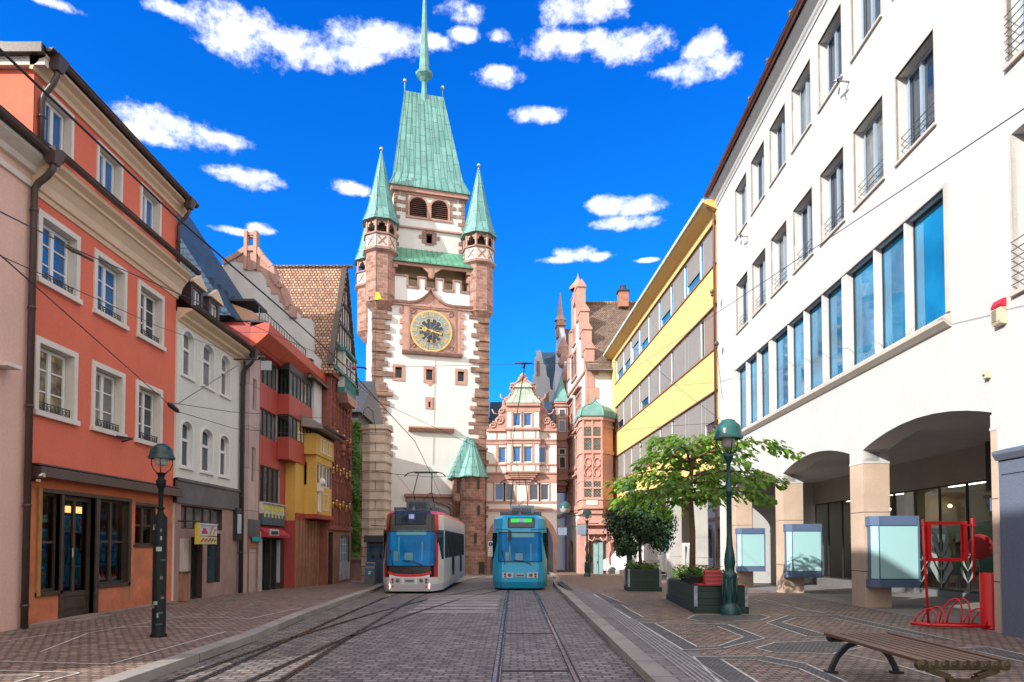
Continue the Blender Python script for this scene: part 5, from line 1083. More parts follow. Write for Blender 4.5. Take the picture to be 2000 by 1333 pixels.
for a, c, z0, z1 in wd[:6]:
    b.box(a-.3, a, -.1, 0, z0-.3, z1+.3); b.box(c, c+.3, -.1, 0, z0-.3, z1+.3); b.box(a, c, -.1, 0, z1, z1+.35); b.box(a-.35, c+.35, -.2, 0, z0-.35, z0); b.box(a-.3, c+.3, -.4, 0, z1+.35, z1+.5)
    for i in (1, 2): b.box(a+(c-a)*i/3-.09, a+(c-a)*i/3+.09, -.05, .2, z0, z1)
    b.box(a, c, -.03, .2, (z0+z1)/2+.2, (z0+z1)/2+.38)
for a, c, z0, z1 in wd[6:]:
    b.box(a-.2, a, -.12, .02, z0, z1); b.box(c, c+.2, -.12, .02, z0, z1); b.box(a-.2, c+.2, -.12, .02, z1, z1+.25); b.box(a-.2, c+.2, -.15, .02, z0-.25, z0); b.box((a+c)/2-.1, (a+c)/2+.1, -.1, .02, z0, z1)
b.box(11.3, 12.1, -.12, .02, 4.7, 16.4)
b.build('stone_dressings', m_sand_pl, H1)
for a, c, z0, z1 in wd[:6]: casement(H1, a, c, z0, z1, .2, 3, 2, .05, m_glass, m_sand_pl)
for a, c, z0, z1 in wd[6:]: casement(H1, a, c, z0, z1, -.06, 2, 1, .05, m_glass_dk, m_sand_pl)
IM = inv(H1)
b = MB(IM); b.box(6.2, 16, 56.5, 56.9, -1, 16.7, 0); 
for i in range(12):
    if 4.7+i*1.0 < 16.5: b.box(6.15, 7.1 if i % 2 else 6.75, 56.44, 56.5, 4.9+i, 5.88+i, 1)
for z in (13.3, 15.2): b.box(8.35, 8.75, 56.44, 56.5, z, z+.5, 1)
b.box(6.1, 16, 56.3, 56.5, 12.6, 12.8, 1); b.box(6.1, 16, 56.35, 56.5, 4.6, 4.85, 1)
b.build('side_wall', [mat('bright_white_render', (0, 0, 0)), m_sand_pl], H1)
b = MB(IM); b.face([(6.0, 56.0, 16.3), (17, 56.0, 16.3), (17, 62.5, 24.1), (6.0, 62.5, 24.1)]); b.face([(17, 69, 16.3), (6.0, 69, 16.3), (6.0, 62.5, 24.1), (17, 62.5, 24.1)]); b.face([(6.1, 56.0, 16.1), (17, 56.0, 16.1), (17, 56, 16.3), (6.1, 56, 16.3)]); b.build('roof', m_tile_brown, H1)
b = MB(IM); b.tube([(6.2, 62.5, 24.15), (17, 62.5, 24.15)], .16, 8); b.build('ridge_tiles', m_tile_red, H1)
b = MB(IM); b.tube([(6.1, 55.9, 16.2), (17, 55.9, 16.2)], .13, 8); b.build('gutter', m_brown, H1)
b = MB(IM); b.box(9.6, 10.5, 61.5, 62.4, 23.5, 25.0, 0); b.box(9.5, 10.6, 61.4, 62.5, 24.9, 25.05, 1); b.lathe([(.3, 0), (.3, .5), (0, .5)], 10, (10.05, 61.95, 25.05), 1); b.build('chimney', [brick('chimney_brick', (.42, .13, .07), (.5, .18, .1), (.3, .25, .2), .25, .08, .01), m_dkmetal], H1)
# corner oriel
m_pk = mat('rose_sandstone', (.56, .31, .26), .8, .12, 1.5, .25, 30, streak=.2)
b = MB(IM); O = [(5.28, 54.2), (5.45, 53.5), (7.0, 53.5), (8.0, 54.6), (8.0, 56.5), (5.28, 56.5)]
b.exz(O, 4.8, 11.75)
def osh(k): c = Vector((6.6, 55.2)); return [tuple(c+(Vector(p)-c)*k) for p in O]
for z0, z1, k in ((4.6, 4.85, 1.07), (5.3, 5.5, 1.05), (6.75, 6.95, 1.03), (8.95, 9.2, 1.06), (11.05, 11.25, 1.04), (11.6, 11.85, 1.1), (4.2, 4.6, .97), (3.8, 4.2, .88)): b.exz(osh(k), z0, z1)
for x in (5.48, 6.2, 6.92):
    for z0, z1 in ((5.5, 9.0), (9.2, 11.6)): b.box(x-.07, x+.07, 53.4, 53.5, z0, z1)
for s_ in (0, 1): # tracery panel
    for j in range(2):
        cxx = 5.84+s_*.72; b.tube([(cxx+.26*cos(a*pi/6), 53.44, 7.45+j*.95*0+.35*sin(a*pi/6)+j*.8) for a in range(13)], .045, 5)
b.box(5.5, 6.92, 53.42, 53.5, 6.95, 7.05); b.box(5.48, 6.92, 53.38, 53.5, 10.15, 10.3); b.box(5.48, 6.92, 53.38, 53.5, 6.15, 6.3)
b.box(5.7, 6.6, 53.46, 53.5, 4.9, 5.3, 1)
orl = b.build('oriel', [m_pk, m_gw], H1)
m_lead = brick('leaded_window', (.16, .16, .13), (.26, .26, .22), (.02, .02, .02), .16, .16, .02, .15, .2, rot=pi/4, offset=0., var=.3)
for x0 in (5.55, 6.27):
    for z0, z1 in ((5.55, 6.15), (6.3, 6.75), (9.25, 10.15), (10.3, 11.05)):
        p = MB(IM); p.box(x0, x0+.58, 53.46, 53.52, z0, z1); p.build('leaded_pane', m_lead, orl)
b = MB(IM)
rr = [(1.14, 11.85), (1.16, 11.95), (1.08, 12.4), (.8, 12.8), (.35, 13.1), (.08, 13.4), (.02, 13.8)]
for (k0, z0), (k1, z1) in zip(rr, rr[1:]):
    p, q = osh(k0), osh(k1)
    for i in range(6): j = (i+1) % 6; b.face([(*p[i], z0), (*p[j], z0), (*q[j], z1), (*q[i], z1)])
for i in range(6): b.tube([(*osh(k)[i], z) for k, z in rr], .06, 5)
b.build('oriel_roof', m_cop_pl, orl)
# ground floor portal under the oriel
b = MB(IM); b.exz([(5.2, 54.0), (7.9, 54.0), (8.0, 56.5), (5.2, 56.5)], -1.2, 3.85); b.box(5.2, 5.9, 53.75, 54.0, -1.2, 3.3); b.box(7.3, 7.9, 53.75, 54.0, -1.2, 3.3); b.box(5.2, 7.9, 53.6, 54.0, 2.6, 3.0); b.box(5.15, 7.95, 53.5, 54.0, 3.3, 3.85)
for s_ in (-1, 1): b.tube([(6.6+s_*.75, 53.7, 2.6), (6.6+s_*.7, 53.6, 2.2), (6.6+s_*.4, 53.6, 2.05), (6.6+s_*.2, 53.6, 2.35)], .07, 6); b.tube([(6.6+s_*1.0, 53.7, .2), (6.6+s_*.85, 53.6, .9), (6.6+s_*1.05, 53.65, 1.4), (6.6+s_*.9, 53.6, 2.0)], .08, 6)
pt = b.build('portal', m_pk, H1)
b = MB(IM); b.box(6.0, 7.25, 53.9, 53.99, -.9, 2.2, 1); b.box(6.3, 7.05, 53.82, 53.9, -.85, 1.95, 0); b.box(6.66, 6.69, 53.8, 53.82, -.85, 1.95, 1); d = b.build('door', [mat('pale_teal_door', (.28, .46, .47), .5, .15, 2, .1, 20), m_dkwood], pt)
b = MB(IM); b.box(6.58, 6.62, 53.76, 53.82, .3, .5); b.build('handle', m_steel, d)
b = MB(IM); b.box(7.95, 10.6, 53.3, 56.3, -1.2, -.18); b.box(8.3, 9.1, 53.6, 56.3, -.2, .3); b.build('step', mat('pale_step_stone', (.5, .45, .4), .8, .2, 2, .3, 20), H1)
# second street gable beyond
t = T('narrow_gabled_house', 'narrow white and pink gabled house with green pyramid-roofed oriel behind the corner house', 'house', (4.5, 79, 0), atan2(-10.4, .85))
b = MB(); b.wall(0, 10.4, -2, 18.4, [(7.0, 9.4, 13, 16), (7.0, 9.4, 8.8, 11.4), (2, 4.5, 9, 12)], .3, 0, 1); b.ext([(0, 18.4), (10.4, 18.4), (9.4, 20.5), (7.6, 21.5), (7.0, 24), (5.6, 25.4), (4.4, 25.4), (3.2, 24), (2.6, 21.5), (.8, 20.5)], 0, .5, 0); b.box(0, 10.4, .3, 6, -2, 18.4, 0, 'f'); b.build('wall', [mat('bright_white_render', (0, 0, 0)), m_sand_pl], t)
b = MB()
for z in (4.7, 8, 12.4, 18.2): b.box(-.1, 10.5, -.15, 0, z, z+.3)
for x, z in ((9.7, 18.4), (8.3, 20.4), (7.2, 21.8)): b.box(x-.6, x+.6, -.3, .7, z, z+.9); b.lathe([(.6, .9), (.4, 1.4), (.1, 2.0)], 6, (x, .2, z), 0, False); b.sphere((x, -.1, z+.3), .45, 8)
b.box(4.4, 5.6, -.2, .6, 24.4, 26.3); b.box(4.2, 5.8, -.3, .7, 25.6, 25.9); b.lathe([(.7, 26.3), (.35, 26.8), (.25, 27.6), (.08, 29.4)], 6, (5, .2, 0), 0, False)
b.box(9.9, 10.5, -.12, .0, -2, 18.2)
b.build('stone_dressings', m_sand_pl, t)
for a, c, z0, z1 in ((7.0, 9.4, 13, 16), (7.0, 9.4, 8.8, 11.4), (2, 4.5, 9, 12)): casement(t, a, c, z0, z1, .2, 3, 2, .12, m_glass, m_sand_pl)
b = MB(); b.face([(0, .5, 18.4), (5.2, .5, 25.4), (5.2, 9, 25.4), (0, 9, 18.4)]); b.face([(10.4, .5, 18.4), (5.2, .5, 25.4), (5.2, 9, 25.4), (10.4, 9, 18.4)]); b.build('roof', m_tile_dk, t)
IM2 = inv(t); Y = 66.5
b = MB(IM2); O2 = [(3.75, 67.2), (4.15, 66.4), (5.35, 66.4), (5.6, 67.2), (5.6, 69.5), (3.9, 69.5)]
b.exz(O2, 8.3, 15.6); c2 = Vector((4.8, 67.8)); sh2 = lambda k: [tuple(c2+(Vector(p)-c2)*k) for p in O2]
for z0, z1, k in ((8.1, 8.4, 1.1), (8.9, 9.05, 1.06), (11.3, 11.5, 1.08), (12.0, 12.2, 1.12), (15.3, 15.6, 1.1), (15.6, 15.75, 1.2), (7.6, 8.1, .9), (7.0, 7.6, .6)): b.exz(sh2(k), z0, z1)
o2 = b.build('oriel', m_pk, t)
for z0, z1 in ((9.2, 10.4), (10.55, 11.2), (12.8, 14.0), (14.2, 15.1)): p = MB(IM2); p.box(4.4, 5.1, 66.33, 66.42, z0, z1, 0); p.box(4.5, 5.0, 66.31, 66.34, z0+.1, z1-.1, 1); p.build('window', [m_white, m_glass], o2)
b = MB(IM2)
for (k0, z0), (k1, z1) in zip([(1.24, 15.75), (.9, 16.2), (.5, 17.2)], [(.9, 16.2), (.5, 17.2), (.02, 18.6)]):
    p, q = sh2(k0), sh2(k1)
    for i in range(6): j = (i+1) % 6; b.face([(*p[i], z0), (*p[j], z0), (*q[j], z1), (*q[i], z1)])
b.build('oriel_roof', m_cop_pl, o2)
# ================================================================== right side of the street
AW = atan2(-1, -.033); m_wr = mat('bright_white_street_render', (.56, .555, .545), .9, .05, .5, .35, 40, streak=.35, dirt=(.43, .42, .40), dirtamt=.2, fine=.03)
m_reveal = mat('pale_grey_reveal', (.66, .64, .61), .8, .06, 1, .1, 40)
m_stonefr = mat('beige_window_frame_stone', (.52, .47, .42), .8, .1, 2, .2, 40)
m_trav = mat('travertine_pier', (.56, .42, .32), .6, .14, .9, .15, 30, streak=.35, dirt=(.42, .28, .19))
m_copper_br = mat('brown_copper', (.20, .075, .05), .35, .2, 1.2, .05, 20, metal=.5)
t = T('white_arcade_building', 'long bright white office building with deep-set windows above a segmental arched arcade', 'building', (9.38, 31, 0), AW)
cols = [(2.9+2.1*i, 4.42+2.1*i) for i in range(7)]
hol = [(a, c, 14.5, 16.52) for a, c in cols]+[(a, c, 10.52, 12.54) for a, c in cols]
strip_ = (2.62, 17.3, 6.42, 9.0)
arc = [(2.5, 7.2, 3.85, 4.5, .36), (7.95, 12.87, 3.85, 4.5, .36), (13.6, 18.55, 3.85, 4.5, .36), (.1, 1.8, 3.85, 4.4, .4)]
UE = 18.72
b = MB(); b.wall(0, UE, 3.85, 17.5, hol+[strip_]+arc, .42, 0, 1)
# thick spandrel behind arches
b.M = Matrix.Translation((0, 0, 0))
b.face([(0, 0, 0), (0, 12, 0), (0, 12, 17.2), (0, 0, 17.2)]); b.face([(0, .64, 4.52), (UE, .64, 4.52), (UE, .64, 5.2), (0, .64, 5.2)])
for a in arc:
    mid_, hf, zt = (a[0]+a[1])/2, (a[1]-a[0])/2, a[3]-a[4]; n = 12
    cur = [(mid_-hf*cos(pi*k/n), zt+a[4]*(sin(pi*k/n)**2 if hf > 1.5 else sin(pi*k/n))) for k in range(n+1)]
    for p, q in zip(cur, cur[1:]): b.face([(p[0], .42, p[1]), (p[0], .66, p[1]), (q[0], .66, q[1]), (q[0], .42, q[1])], 1); b.face([(p[0], .66, p[1]), (q[0], .66, q[1]), (q[0], .66, 4.55), (p[0], .66, 4.55)], 1)
b.face([(0, .66, 4.53), (UE, .66, 4.53), (UE, 4.3, 4.53), (0, 4.3, 4.53)], 1)
b.face([(UE, .0, 4.5), (UE, 12, 4.5), (UE, 12, 17.2), (UE, 0, 17.2)])
b.build('wall', [m_wr, m_reveal], t)
# piers
for u0, u1 in ((1.8, 2.5), (7.2, 7.95), (12.87, 13.6), (18.5, 18.9)):
    p = MB(); p.box(u0, u1, 0.0, .66, -.3, 3.8, 0); p.box(u0-.01, u1+.01, -.01, .67, 3.8, 3.86, 1); p.box(u0-.005, u1+.005, -.006, .666, 1.04, 1.055, 2); p.box(u0-.005, u1+.005, -.006, .666, 2.55, 2.562, 2); p.box(u0, u1, .002, .658, 3.86, 4.1, 3)
    p.build('pier', [m_trav, m_wr, m_dkwood, m_wr], t)
for k, (a, c, z0, z1) in enumerate(hol):
    f = MB(); y = .24
    f.box(a, a+.06, y, y+.06, z0, z1); f.box(c-.06, c, y, y+.06, z0, z1); f.box(a+.06, c-.06, y, y+.06, z0, z0+.08); f.box(a+.06, c-.06, y, y+.06, z1-.08, z1)
    mid_ = a+.62; f.box(mid_-.05, mid_+.05, y-.02, y+.06, z0+.08, z1-.08); f.box(a+.1, mid_-.08, y-.015, y, z0+.1, z0+.16); f.box(a+.1, a+.15, y-.015, y, z0+.1, z1-.1)
    w_ = f.build('window', mat('blue_grey_window_frame', (.30, .38, .47), .45, .1, 2, .05), t)
    hpane(w_, f, a, c, z0, z1, y+.04, m_glass if k % 3 else m_glass_cur)
    s = MB(); s.box(a-.04, a, -.02, .04, z0, z1+.04); s.box(c, c+.04, -.02, .04, z0, z1+.04); s.box(a, c, -.02, .04, z1, z1+.04); s.box(a-.05, c+.05, -.06, .34, z0-.06, z0); s.build('window_surround', m_stonefr, w_)
    if z0 < 12:
        r = MB()
        for i in range(4): r.tube([(a, .12, z0+.14+i*.15), (a+.0, .1, z0+.14+i*.15), (c, .1, z0+.14+i*.15)], .011, 5)
        r.build('window_railing', m_steel, w_)
# long strip window
fr = MB(); a, c, z0, z1 = strip_; y = .34
fr.box(a, c, -.05, .04, z1, z1+.06); fr.box(c, c+.1, -.05, .06, z0, z1+.06); fr.box(a-.06, a, -.05, .04, z0, z1+.06); fr.exx([(.36, 6.42), (-.10, 6.36), (-.16, 6.3), (-.16, 6.22), (-.05, 6.12), (0, 6.1), (.02, 6.3), (.36, 6.35)], a-.1, c+.12)
bw = fr.build('strip_window', m_stonefr, t)
gl = [(3.1, 4.1), (4.6, 5.45), (6.0, 6.75), (7.6, 8.6), (9.0, 9.95), (10.35, 11.3), (11.7, 12.6), (13.35, 14.35), (14.72, 15.75), (16.1, 17.05)]
fins = [(a-.02, a+.16)]+[(g1, g1+(.30 if abs(g1-6.75) < .01 or abs(g1-12.6) < .01 else .07)) for g0, g1 in gl[:-1]]
for f0, f1 in fins:
    mu = MB(); mu.box(f0, f1, -.02, .30, z0, z1, 0); mu.build('mullion', m_reveal, bw)
for (f0_, g0), g1 in zip(fins, [q[0] for q in fins[1:]]+[c]):
    f = MB(); f.box(g0, g0+.035, .15, .19, z0, z1); f.box(g1-.035, g1, .15, .19, z0, z1); f.box(g0+.035, g1-.035, .15, .19, z1-.05, z1); f.box(g0+.035, g1-.035, .15, .19, z0, z0+.05)
    w_ = f.build('window', m_dkmetal, bw); hpane(w_, f, g0, g1, z0, z1, .18, m_glass_blue)
sp = MB()
for i in range(150): u = a+.2+i*(c-a-.3)/150; sp.tube([(u, .02, 6.42), (u+random.uniform(-.02, .02), -.06+random.uniform(0, .08), 6.54)], .0035, 3, 0, False, False)
sp.build('bird_spikes', m_steel, bw)
cornice('cornice', t, 0, UE, [(0.01, 17.3), (-.04, 17.3), (-.06, 17.37), (-.02, 17.41), (-.08, 17.47), (-.12, 17.55), (-.34, 17.72), (-.34, 17.8), (0.01, 17.8)], m_wr)
gutter(t, -.1, UE+.3, -.46, 17.9, .11, m_copper_br)
b = MB(); b.face([(-.1, -.38, 17.82), (UE, -.38, 17.82), (UE, 5, 22.5), (-.1, 5, 22.5)]); b.face([(-.1, -.45, 17.5), (-.1, 12, 17.5), (-.1, 5, 22.5)]); b.face([(-.1, 5, 22.5), (UE, 5, 22.5), (UE, 12, 17.5), (-.1, 12, 17.5)])
b.build('roof', m_tile_dk, t)
b = MB()
for u in (6.2, 8.2, 10.3): b.tube([(u, -.42, 17.95), (u, -.42, 18.25)], .07, 8); b.sphere((u, -.42, 18.27), .09, 8)
for i in range(28): b.box(5.0+i*.22, 5.14+i*.22, -.36, -.26, 17.85, 18.03+.05*(i % 3))
b.build('roof_vent', m_brown, t)
downpipe(t, -.12, -.12, 17.85, .1, -.45, .055, m_copper_br, False, .5)
for u, z in ((13.2, 14.05), (4.5, 13.85)):
    b = MB(); b.tube([(u, 0, z), (u, -.38, z+.05)], .022, 6); b.tube([(u-.25, -.34, z+.14), (u+.2, -.3, z-.0)], .03, 6); b.tube([(u, -.3, z+.02), (u+.05, -.28, z-.2), (u-.05, -.26, z-.3)], .02, 6); b.build('wall_bracket', m_steel, t)
# added glowing fill strips, soffit and shop front under the arcade
SY = 4.2
b = MB(); b.box(0, UE, SY-.02, SY+.25, 3.55, 4.53, 0); b.box(0, UE, SY-.1, SY+.1, -.3, .32, 1); b.box(12.9, UE, SY-.06, SY, 3.56, 4.5, 2); b.box(12.3, 12.6, SY-.3, SY+.2, 3.2, 4.53, 2)
b.build('shopfront_wall', [mat('taupe_shop_soffit', (.50, .42, .37), .8, .1, 1), mat('grey_plinth', (.16, .16, .16), .5, .1, 2), mat('charcoal_fascia', (.04, .043, .05), .6, .15, 1)], t)
pn = [(.2+i*1.35, .2+i*1.35+1.33) for i in range(14)]
cg = clear_glass('arcade_shop_glass', (.62, .7, .7), .45)
for i, (a, c) in enumerate(pn):
    f = MB(); f.box(a, a+.03, SY-.02, SY+.03, .32, 3.55); f.box(c-.03, c, SY-.02, SY+.03, .32, 3.55); f.box(a+.03, c-.03, SY-.02, SY+.03, 3.5, 3.55); f.box(a+.03, c-.03, SY-.02, SY+.03, .32, .38)
    if i in (5, 6): f.tube([(c-.12 if i == 5 else a+.12, SY-.08, .8), (c-.12 if i == 5 else a+.12, SY-.08, 2.4)], .02, 6)
    w_ = f.build('shop_window', m_dkmetal, t); hpane(w_, f, a+.03, c-.03, .38, 3.5, SY, cg)
b = MB(); R0_, R1_ = SY+.3, SY+4.2
b.face([(0, R1_, .12), (UE, R1_, .12), (UE, R1_, 3.9), (0, R1_, 3.9)]); b.face([(0, R0_, .12), (UE, R0_, .12), (UE, R1_, .12), (0, R1_, .12)], 1); b.face([(0, R0_, 3.7), (UE, R0_, 3.7), (UE, R1_, 3.7), (0, R1_, 3.7)])
for u in (0, 7.0, 12.2, UE): b.face([(u, R0_, .1), (u, R1_, .1), (u, R1_, 3.8), (u, R0_, 3.8)])
b.build('shop_room', [mat('olive_shop_wall', (.48, .47, .36), .8, .2, 1), mat('shop_floor', (.24, .16, .11), .5, .2, 2)], t)
b = MB()
for i in range(9):
    u = 1.2+i*1.25
    for z in (.8, 1.3, 1.8): b.box(u, u+.9, SY+1.0, SY+1.4, z, z+.03, 0)
    b.box(u, u+.03, SY+1.0, SY+1.4, .12, 2.1, 0)
b.build('shelf', mat('pale_display_shelf', (.5, .6, .52), .5), t)
b = MB()
for i in range(90):
    u = random.uniform(1, 18); z = random.choice((.35, .83, 1.33, 1.83)); w_, h_ = random.uniform(.06, .3), random.uniform(.05, .28); b.box(u, u+w_, SY+1.05, SY+1.25, z, z+h_, random.randrange(6))
tag(b.build('shop_goods', bc+[m_dkmetal], t), None, None, None, 'stuff')
b = MB()
for i in range(10): b.sphere((1.5+i*1.15+random.uniform(-.3, .3), SY+1.6+random.uniform(-.5, 1.5), random.uniform(3.0, 3.45)), .06, 8)
b.build('shop_lamp', mat('shop_lamp_glow', (.9, .7, .4), .5, .1, 2, 0, emit=(1, .62, .25), estr=6), t)
b = MB()
for i in range(5): b.box(1.0+i*3.7, 3.2+i*3.7, SY+1.0, SY+1.15, 3.62, 3.68)
b.build('added_fill_strip', mat('shop_fill_glow', (.9, .9, .85), .5, .02, 2, 0, emit=(1, .93, .8), estr=5), t)  # glowing strips added to brighten the dark shop interior
# white leaf pattern on the glass between the second and third pier, posters
b = MB()
for k in range(3):
    for s_ in (-1, 1):
        x0, z0 = 9.7, .5+k*.42; pts = [(x0, z0), (x0+s_*.18, z0+.08), (x0+s_*(.62-k*.08), z0+.55), (x0+s_*(.5-k*.08), z0+.78), (x0+s_*.12, z0+.3)]; b.ext(pts, SY-.03, SY-.025)
b.ext([(9.67, .4), (9.73, .4), (9.73, 1.9), (9.67, 1.9)], SY-.03, SY-.025)
for k, (x0, z0) in enumerate(((8.6, .5), (11.0, .6))):
    for j in range(3):
        for s_ in (-1, 1): b.ext([(x0, z0+j*.35), (x0+s_*.35, z0+.3+j*.35), (x0+s_*.3, z0+.5+j*.35)], SY-.03, SY-.025)
b.build('window_leaf_decal', mat('pale_decal', (.26, .31, .28), .6), t)
b = MB(); b.box(17.0, 18.6, SY-.05, SY-.03, .45, 2.5, 0); b.box(17.0, 18.6, SY-.06, SY-.05, .7, .85, 1); b.box(17.6, 18.2, SY-.06, SY-.05, 1.3, 2.0, 2); b.box(6.2, 6.7, SY-.05, SY-.03, 1.1, 2.7, 3); b.box(14.6, 14.85, SY-.05, SY-.03, 1.2, 2.7, 3); b.build('window_poster', [mat('teal_poster', (.02, .25, .25), .4), mat('orange_stripe', (.6, .15, .03), .4), m_dkmetal, mat('white_poster', (.6, .6, .62), .5)], t)
# display cases around the piers
m_case = mat('slate_blue_case', (.10, .15, .25), .35, .08, 2, 0, fine=.01); m_aqua = mat('pale_aqua_panel', (.36, .60, .62), .22, .04, .5, 0, fine=0)
def showcase(uf, y0, y1, z0, z1, label, cat='display case'):
    s = T('display_case', label, cat, t.matrix_world @ Vector((0, 0, 0)) if False else (0, 0, 0), 0, 'display cases on the arcade piers')
    bpy.context.view_layer.update(); s.matrix_world = t.matrix_world @ Matrix.Translation((uf, y0, 0))
    w, d = y1-y0, .42
    pl = [(0, .0), (d*.6, .0), (d, .14), (d, w), (0, w)]
    f = MB()
    f.exz(pl, z0, z0+.2, 0); f.exz(pl, z1-.24, z1, 0); f.exz([(d*.15, .02), (d*.6, .02), (d-.02, .15), (d-.02, w-.02), (d*.15, w-.02)], z0+.2, z1-.24, 0)
    f.box(d-.03, d+.012, w-.04, w, z0+.2, z1-.24, 0); f.build('case_frame', m_case, s, .006)
    g_ = MB(); g_.box(d-.02, d+.004, .17, w-.05, z0+.22, z1-.26); g_.hexa([(d*.6+.01, .012, z0+.22), (d*.6+.02, .01, z0+.22), (d-.005, .13, z0+.22), (d-.015, .14, z0+.22)], [(d*.6+.01, .012, z1-.26), (d*.6+.02, .01, z1-.26), (d-.005, .13, z1-.26), (d-.015, .14, z1-.26)]); g_.build('case_panel', m_aqua, s)
bpy.context.view_layer.update()
showcase(13.61, .02, 1.15, .66, 2.44, 'large pale blue display case on the pier nearest the red bicycle rack')
showcase(7.96, -.02, 1.1, .64, 2.42, 'blue display case on the middle pier, between the tree and the largest case')
showcase(2.51, -.05, 1.05, .64, 2.42, 'farthest pale aqua display case on the arcade pier beside the tree')
s = T('display_case', 'narrow slice of pale aqua display case left of the grey wall at the right edge', 'display case', (0, 0, 0), 0, 'display cases on the arcade piers'); s.matrix_world = t.matrix_world @ Matrix.Translation((18.05, 0, 0))
f = MB(); f.box(0, .38, .25, .7, .55, .8, 0); f.box(0, .38, .25, .7, 2.35, 2.6, 0); f.box(.05, .38, .3, .65, .8, 2.35, 0); f.build('case_frame', m_case, s, .006); f = MB(); f.box(.39, .395, .3, .68, .82, 2.33); f.box(.04, .36, .285, .295, .82, 2.33); f.build('case_panel', m_aqua, s)

# ---- neighbouring white house at the right edge, slate-blue clad ground floor
t = T('white_edge_house', 'plain white house at the right edge with a smooth slate-blue painted ground floor', 'house', (t.matrix_world @ Vector((UE, 0, 0))), AW)
b = MB(); hw = [(.52, 1.65, 10.15, 12.3), (.55, 1.65, 6.1, 8.9), (3.2, 4.4, 10.15, 12.3), (3.2, 4.4, 6.1, 8.9)]
b.wall(0, 24, 3.2, 15.5, hw, .3, 0, 1, y=-.03); b.face([(24, 0, 0), (24, 12, 0), (24, 12, 15.5), (24, 0, 15.5)]); b.face([(0, -.03, 0), (0, 8, 0), (0, 8, 15.5), (0, -.03, 15.5)]); b.face([(0, 0, 15.5), (24, 0, 15.5), (24, 12, 15.5), (0, 12, 15.5)]); b.face([(24, 12, 0), (0, 12, 0), (0, 12, 15.5), (24, 12, 15.5)]); b.build('wall', [m_wr, m_reveal], t)
b = MB(); b.box(0.22, 24, -.16, 0, -.2, 3.2, 0); b.exx([(-.03, 3.2), (-.2, 3.2), (-.26, 3.3), (-.26, 3.36), (-.03, 3.42)], .2, 24, 0); b.box(0.3, 24, -.18, -.16, 2.95, 2.99, 0); b.build('ground_floor_cladding', mat('slate_blue_paint', (.13, .16, .22), .55, .06, 1, .5, 26), t)
for a, c, z0, z1 in hw:
    w_ = casement(t, a, c, z0, z1, .2, 2, 1, .07, m_glass, mat('blue_grey_window_frame', (0, 0, 0)))
    s = MB(); s.box(a-.05, c+.05, -.1, .2, z0-.07, z0); s.box(a-.05, a, -.05, .05, z0, z1); s.build('window_sill', m_stonefr, w_)
    r = MB()
    for i in range(6): r.tube([(a, -.08, z0+.12+i*.15), (c, -.08, z0+.12+i*.15)], .011, 5)
    r.build('window_railing', m_steel, w_)
gable_roof(t, 0, 24, -.4, 12, 15.5, 20, m_tile_dk)
bpy.context.view_layer.update()
a_ = T('alarm_box', 'beige alarm sounder with red top on the white wall at the right edge', 'alarm', (t.matrix_world @ Vector((.22, -.03, 0))), AW)
b = MB(); b.exx([(0, 5.62), (-.10, 5.64), (-.13, 5.7), (-.13, 5.92), (-.1, 5.93), (0, 5.93)], -.12, .12, 0); b.build('sounder', mat('beige_plastic', (.62, .54, .38), .5), a_, .008)
b = MB(); b.exx([(0, 5.935), (-.13, 5.935), (-.13, 5.98), (-.08, 6.08), (0, 6.1)], -.12, .12, 0); b.build('beacon', mat('red_plastic', (.55, .02, .04), .3), a_, .008)
b = MB()
for i in range(9): b.box(-.09, .03, -.134, -.131, 5.7+i*.024, 5.71+i*.024)
b.build('grille', m_dkmetal, a_)
a_ = T('junction_box', 'small beige junction box on the white wall above the near arch', 'box', (t.matrix_world @ Vector((-.22, 0, 0))), AW)
b = MB(); b.box(-.06, .06, -.09, 0, 4.78, 4.92); b.build('housing', mat('beige_plastic', (.62, .54, .38)), a_, .008); b = MB(); b.tube([(0, -.09, 4.84), (0, -.11, 4.84)], .018, 8); b.build('cable_gland', m_dkmetal, a_)

# ---- yellow office building
AY = atan2(-1, .047)
t = T('yellow_office_building', 'yellow office building with three long bands of windows and grey blinds', 'building', (9.38, 31, 0), AY)
m_yw = mat('pastel_yellow_render', (.80, .53, .20), .85, .04, .6, .15, 50, streak=.08, dirt=(.5, .33, .12)); m_ydk = mat('ochre_edge_trim', (.62, .34, .07), .7)
bands = [(-24.0, -.1, 14.78, 16.75), (-24.0, -.1, 10.86, 12.85), (-24, -.1, 6.9, 8.87)]
b = MB(); b.wall(-25.3, 0, 5.3, 17.35, bands, .18, 0, 1); b.face([(-25.3, 0, 5.3), (-25.3, 14, 5.3), (-25.3, 14, 17.35), (-25.3, 0, 17.35)], 0); b.face([(-25.3, 14, 5.3), (0, 14, 5.3), (0, 14, 17.35), (-25.3, 14, 17.35)], 0); b.face([(-25.3, 0, 5.3), (0, 0, 5.3), (0, 14, 5.3), (-25.3, 14, 5.3)], 0)
b.box(-25.3, 0, -.04, 0, 5.3, 5.5, 0); b.face([(0, .1, 5.3), (0, 14, 5.3), (0, 14, 17.35), (0, .1, 17.35)], 0)
b.build('wall', [m_yw, m_ydk], t)
b = MB()
for a, c, z0, z1 in bands: b.box(a-.03, c+.05, -.07, .15, z0-.06, z0); b.box(a-.03, c+.03, -.03, .03, z1, z1+.05)
b.build('window_sill', mat('brown_sill', (.32, .17, .12), .5), t)
b = MB(); b.exx([(0, 17.2), (-.6, 17.45), (-.62, 17.55), (-.62, 17.62), (0, 17.7), (4, 17.9), (4, 17.2)], -25.6, .05, 0); b.build('eave', m_yw, t)
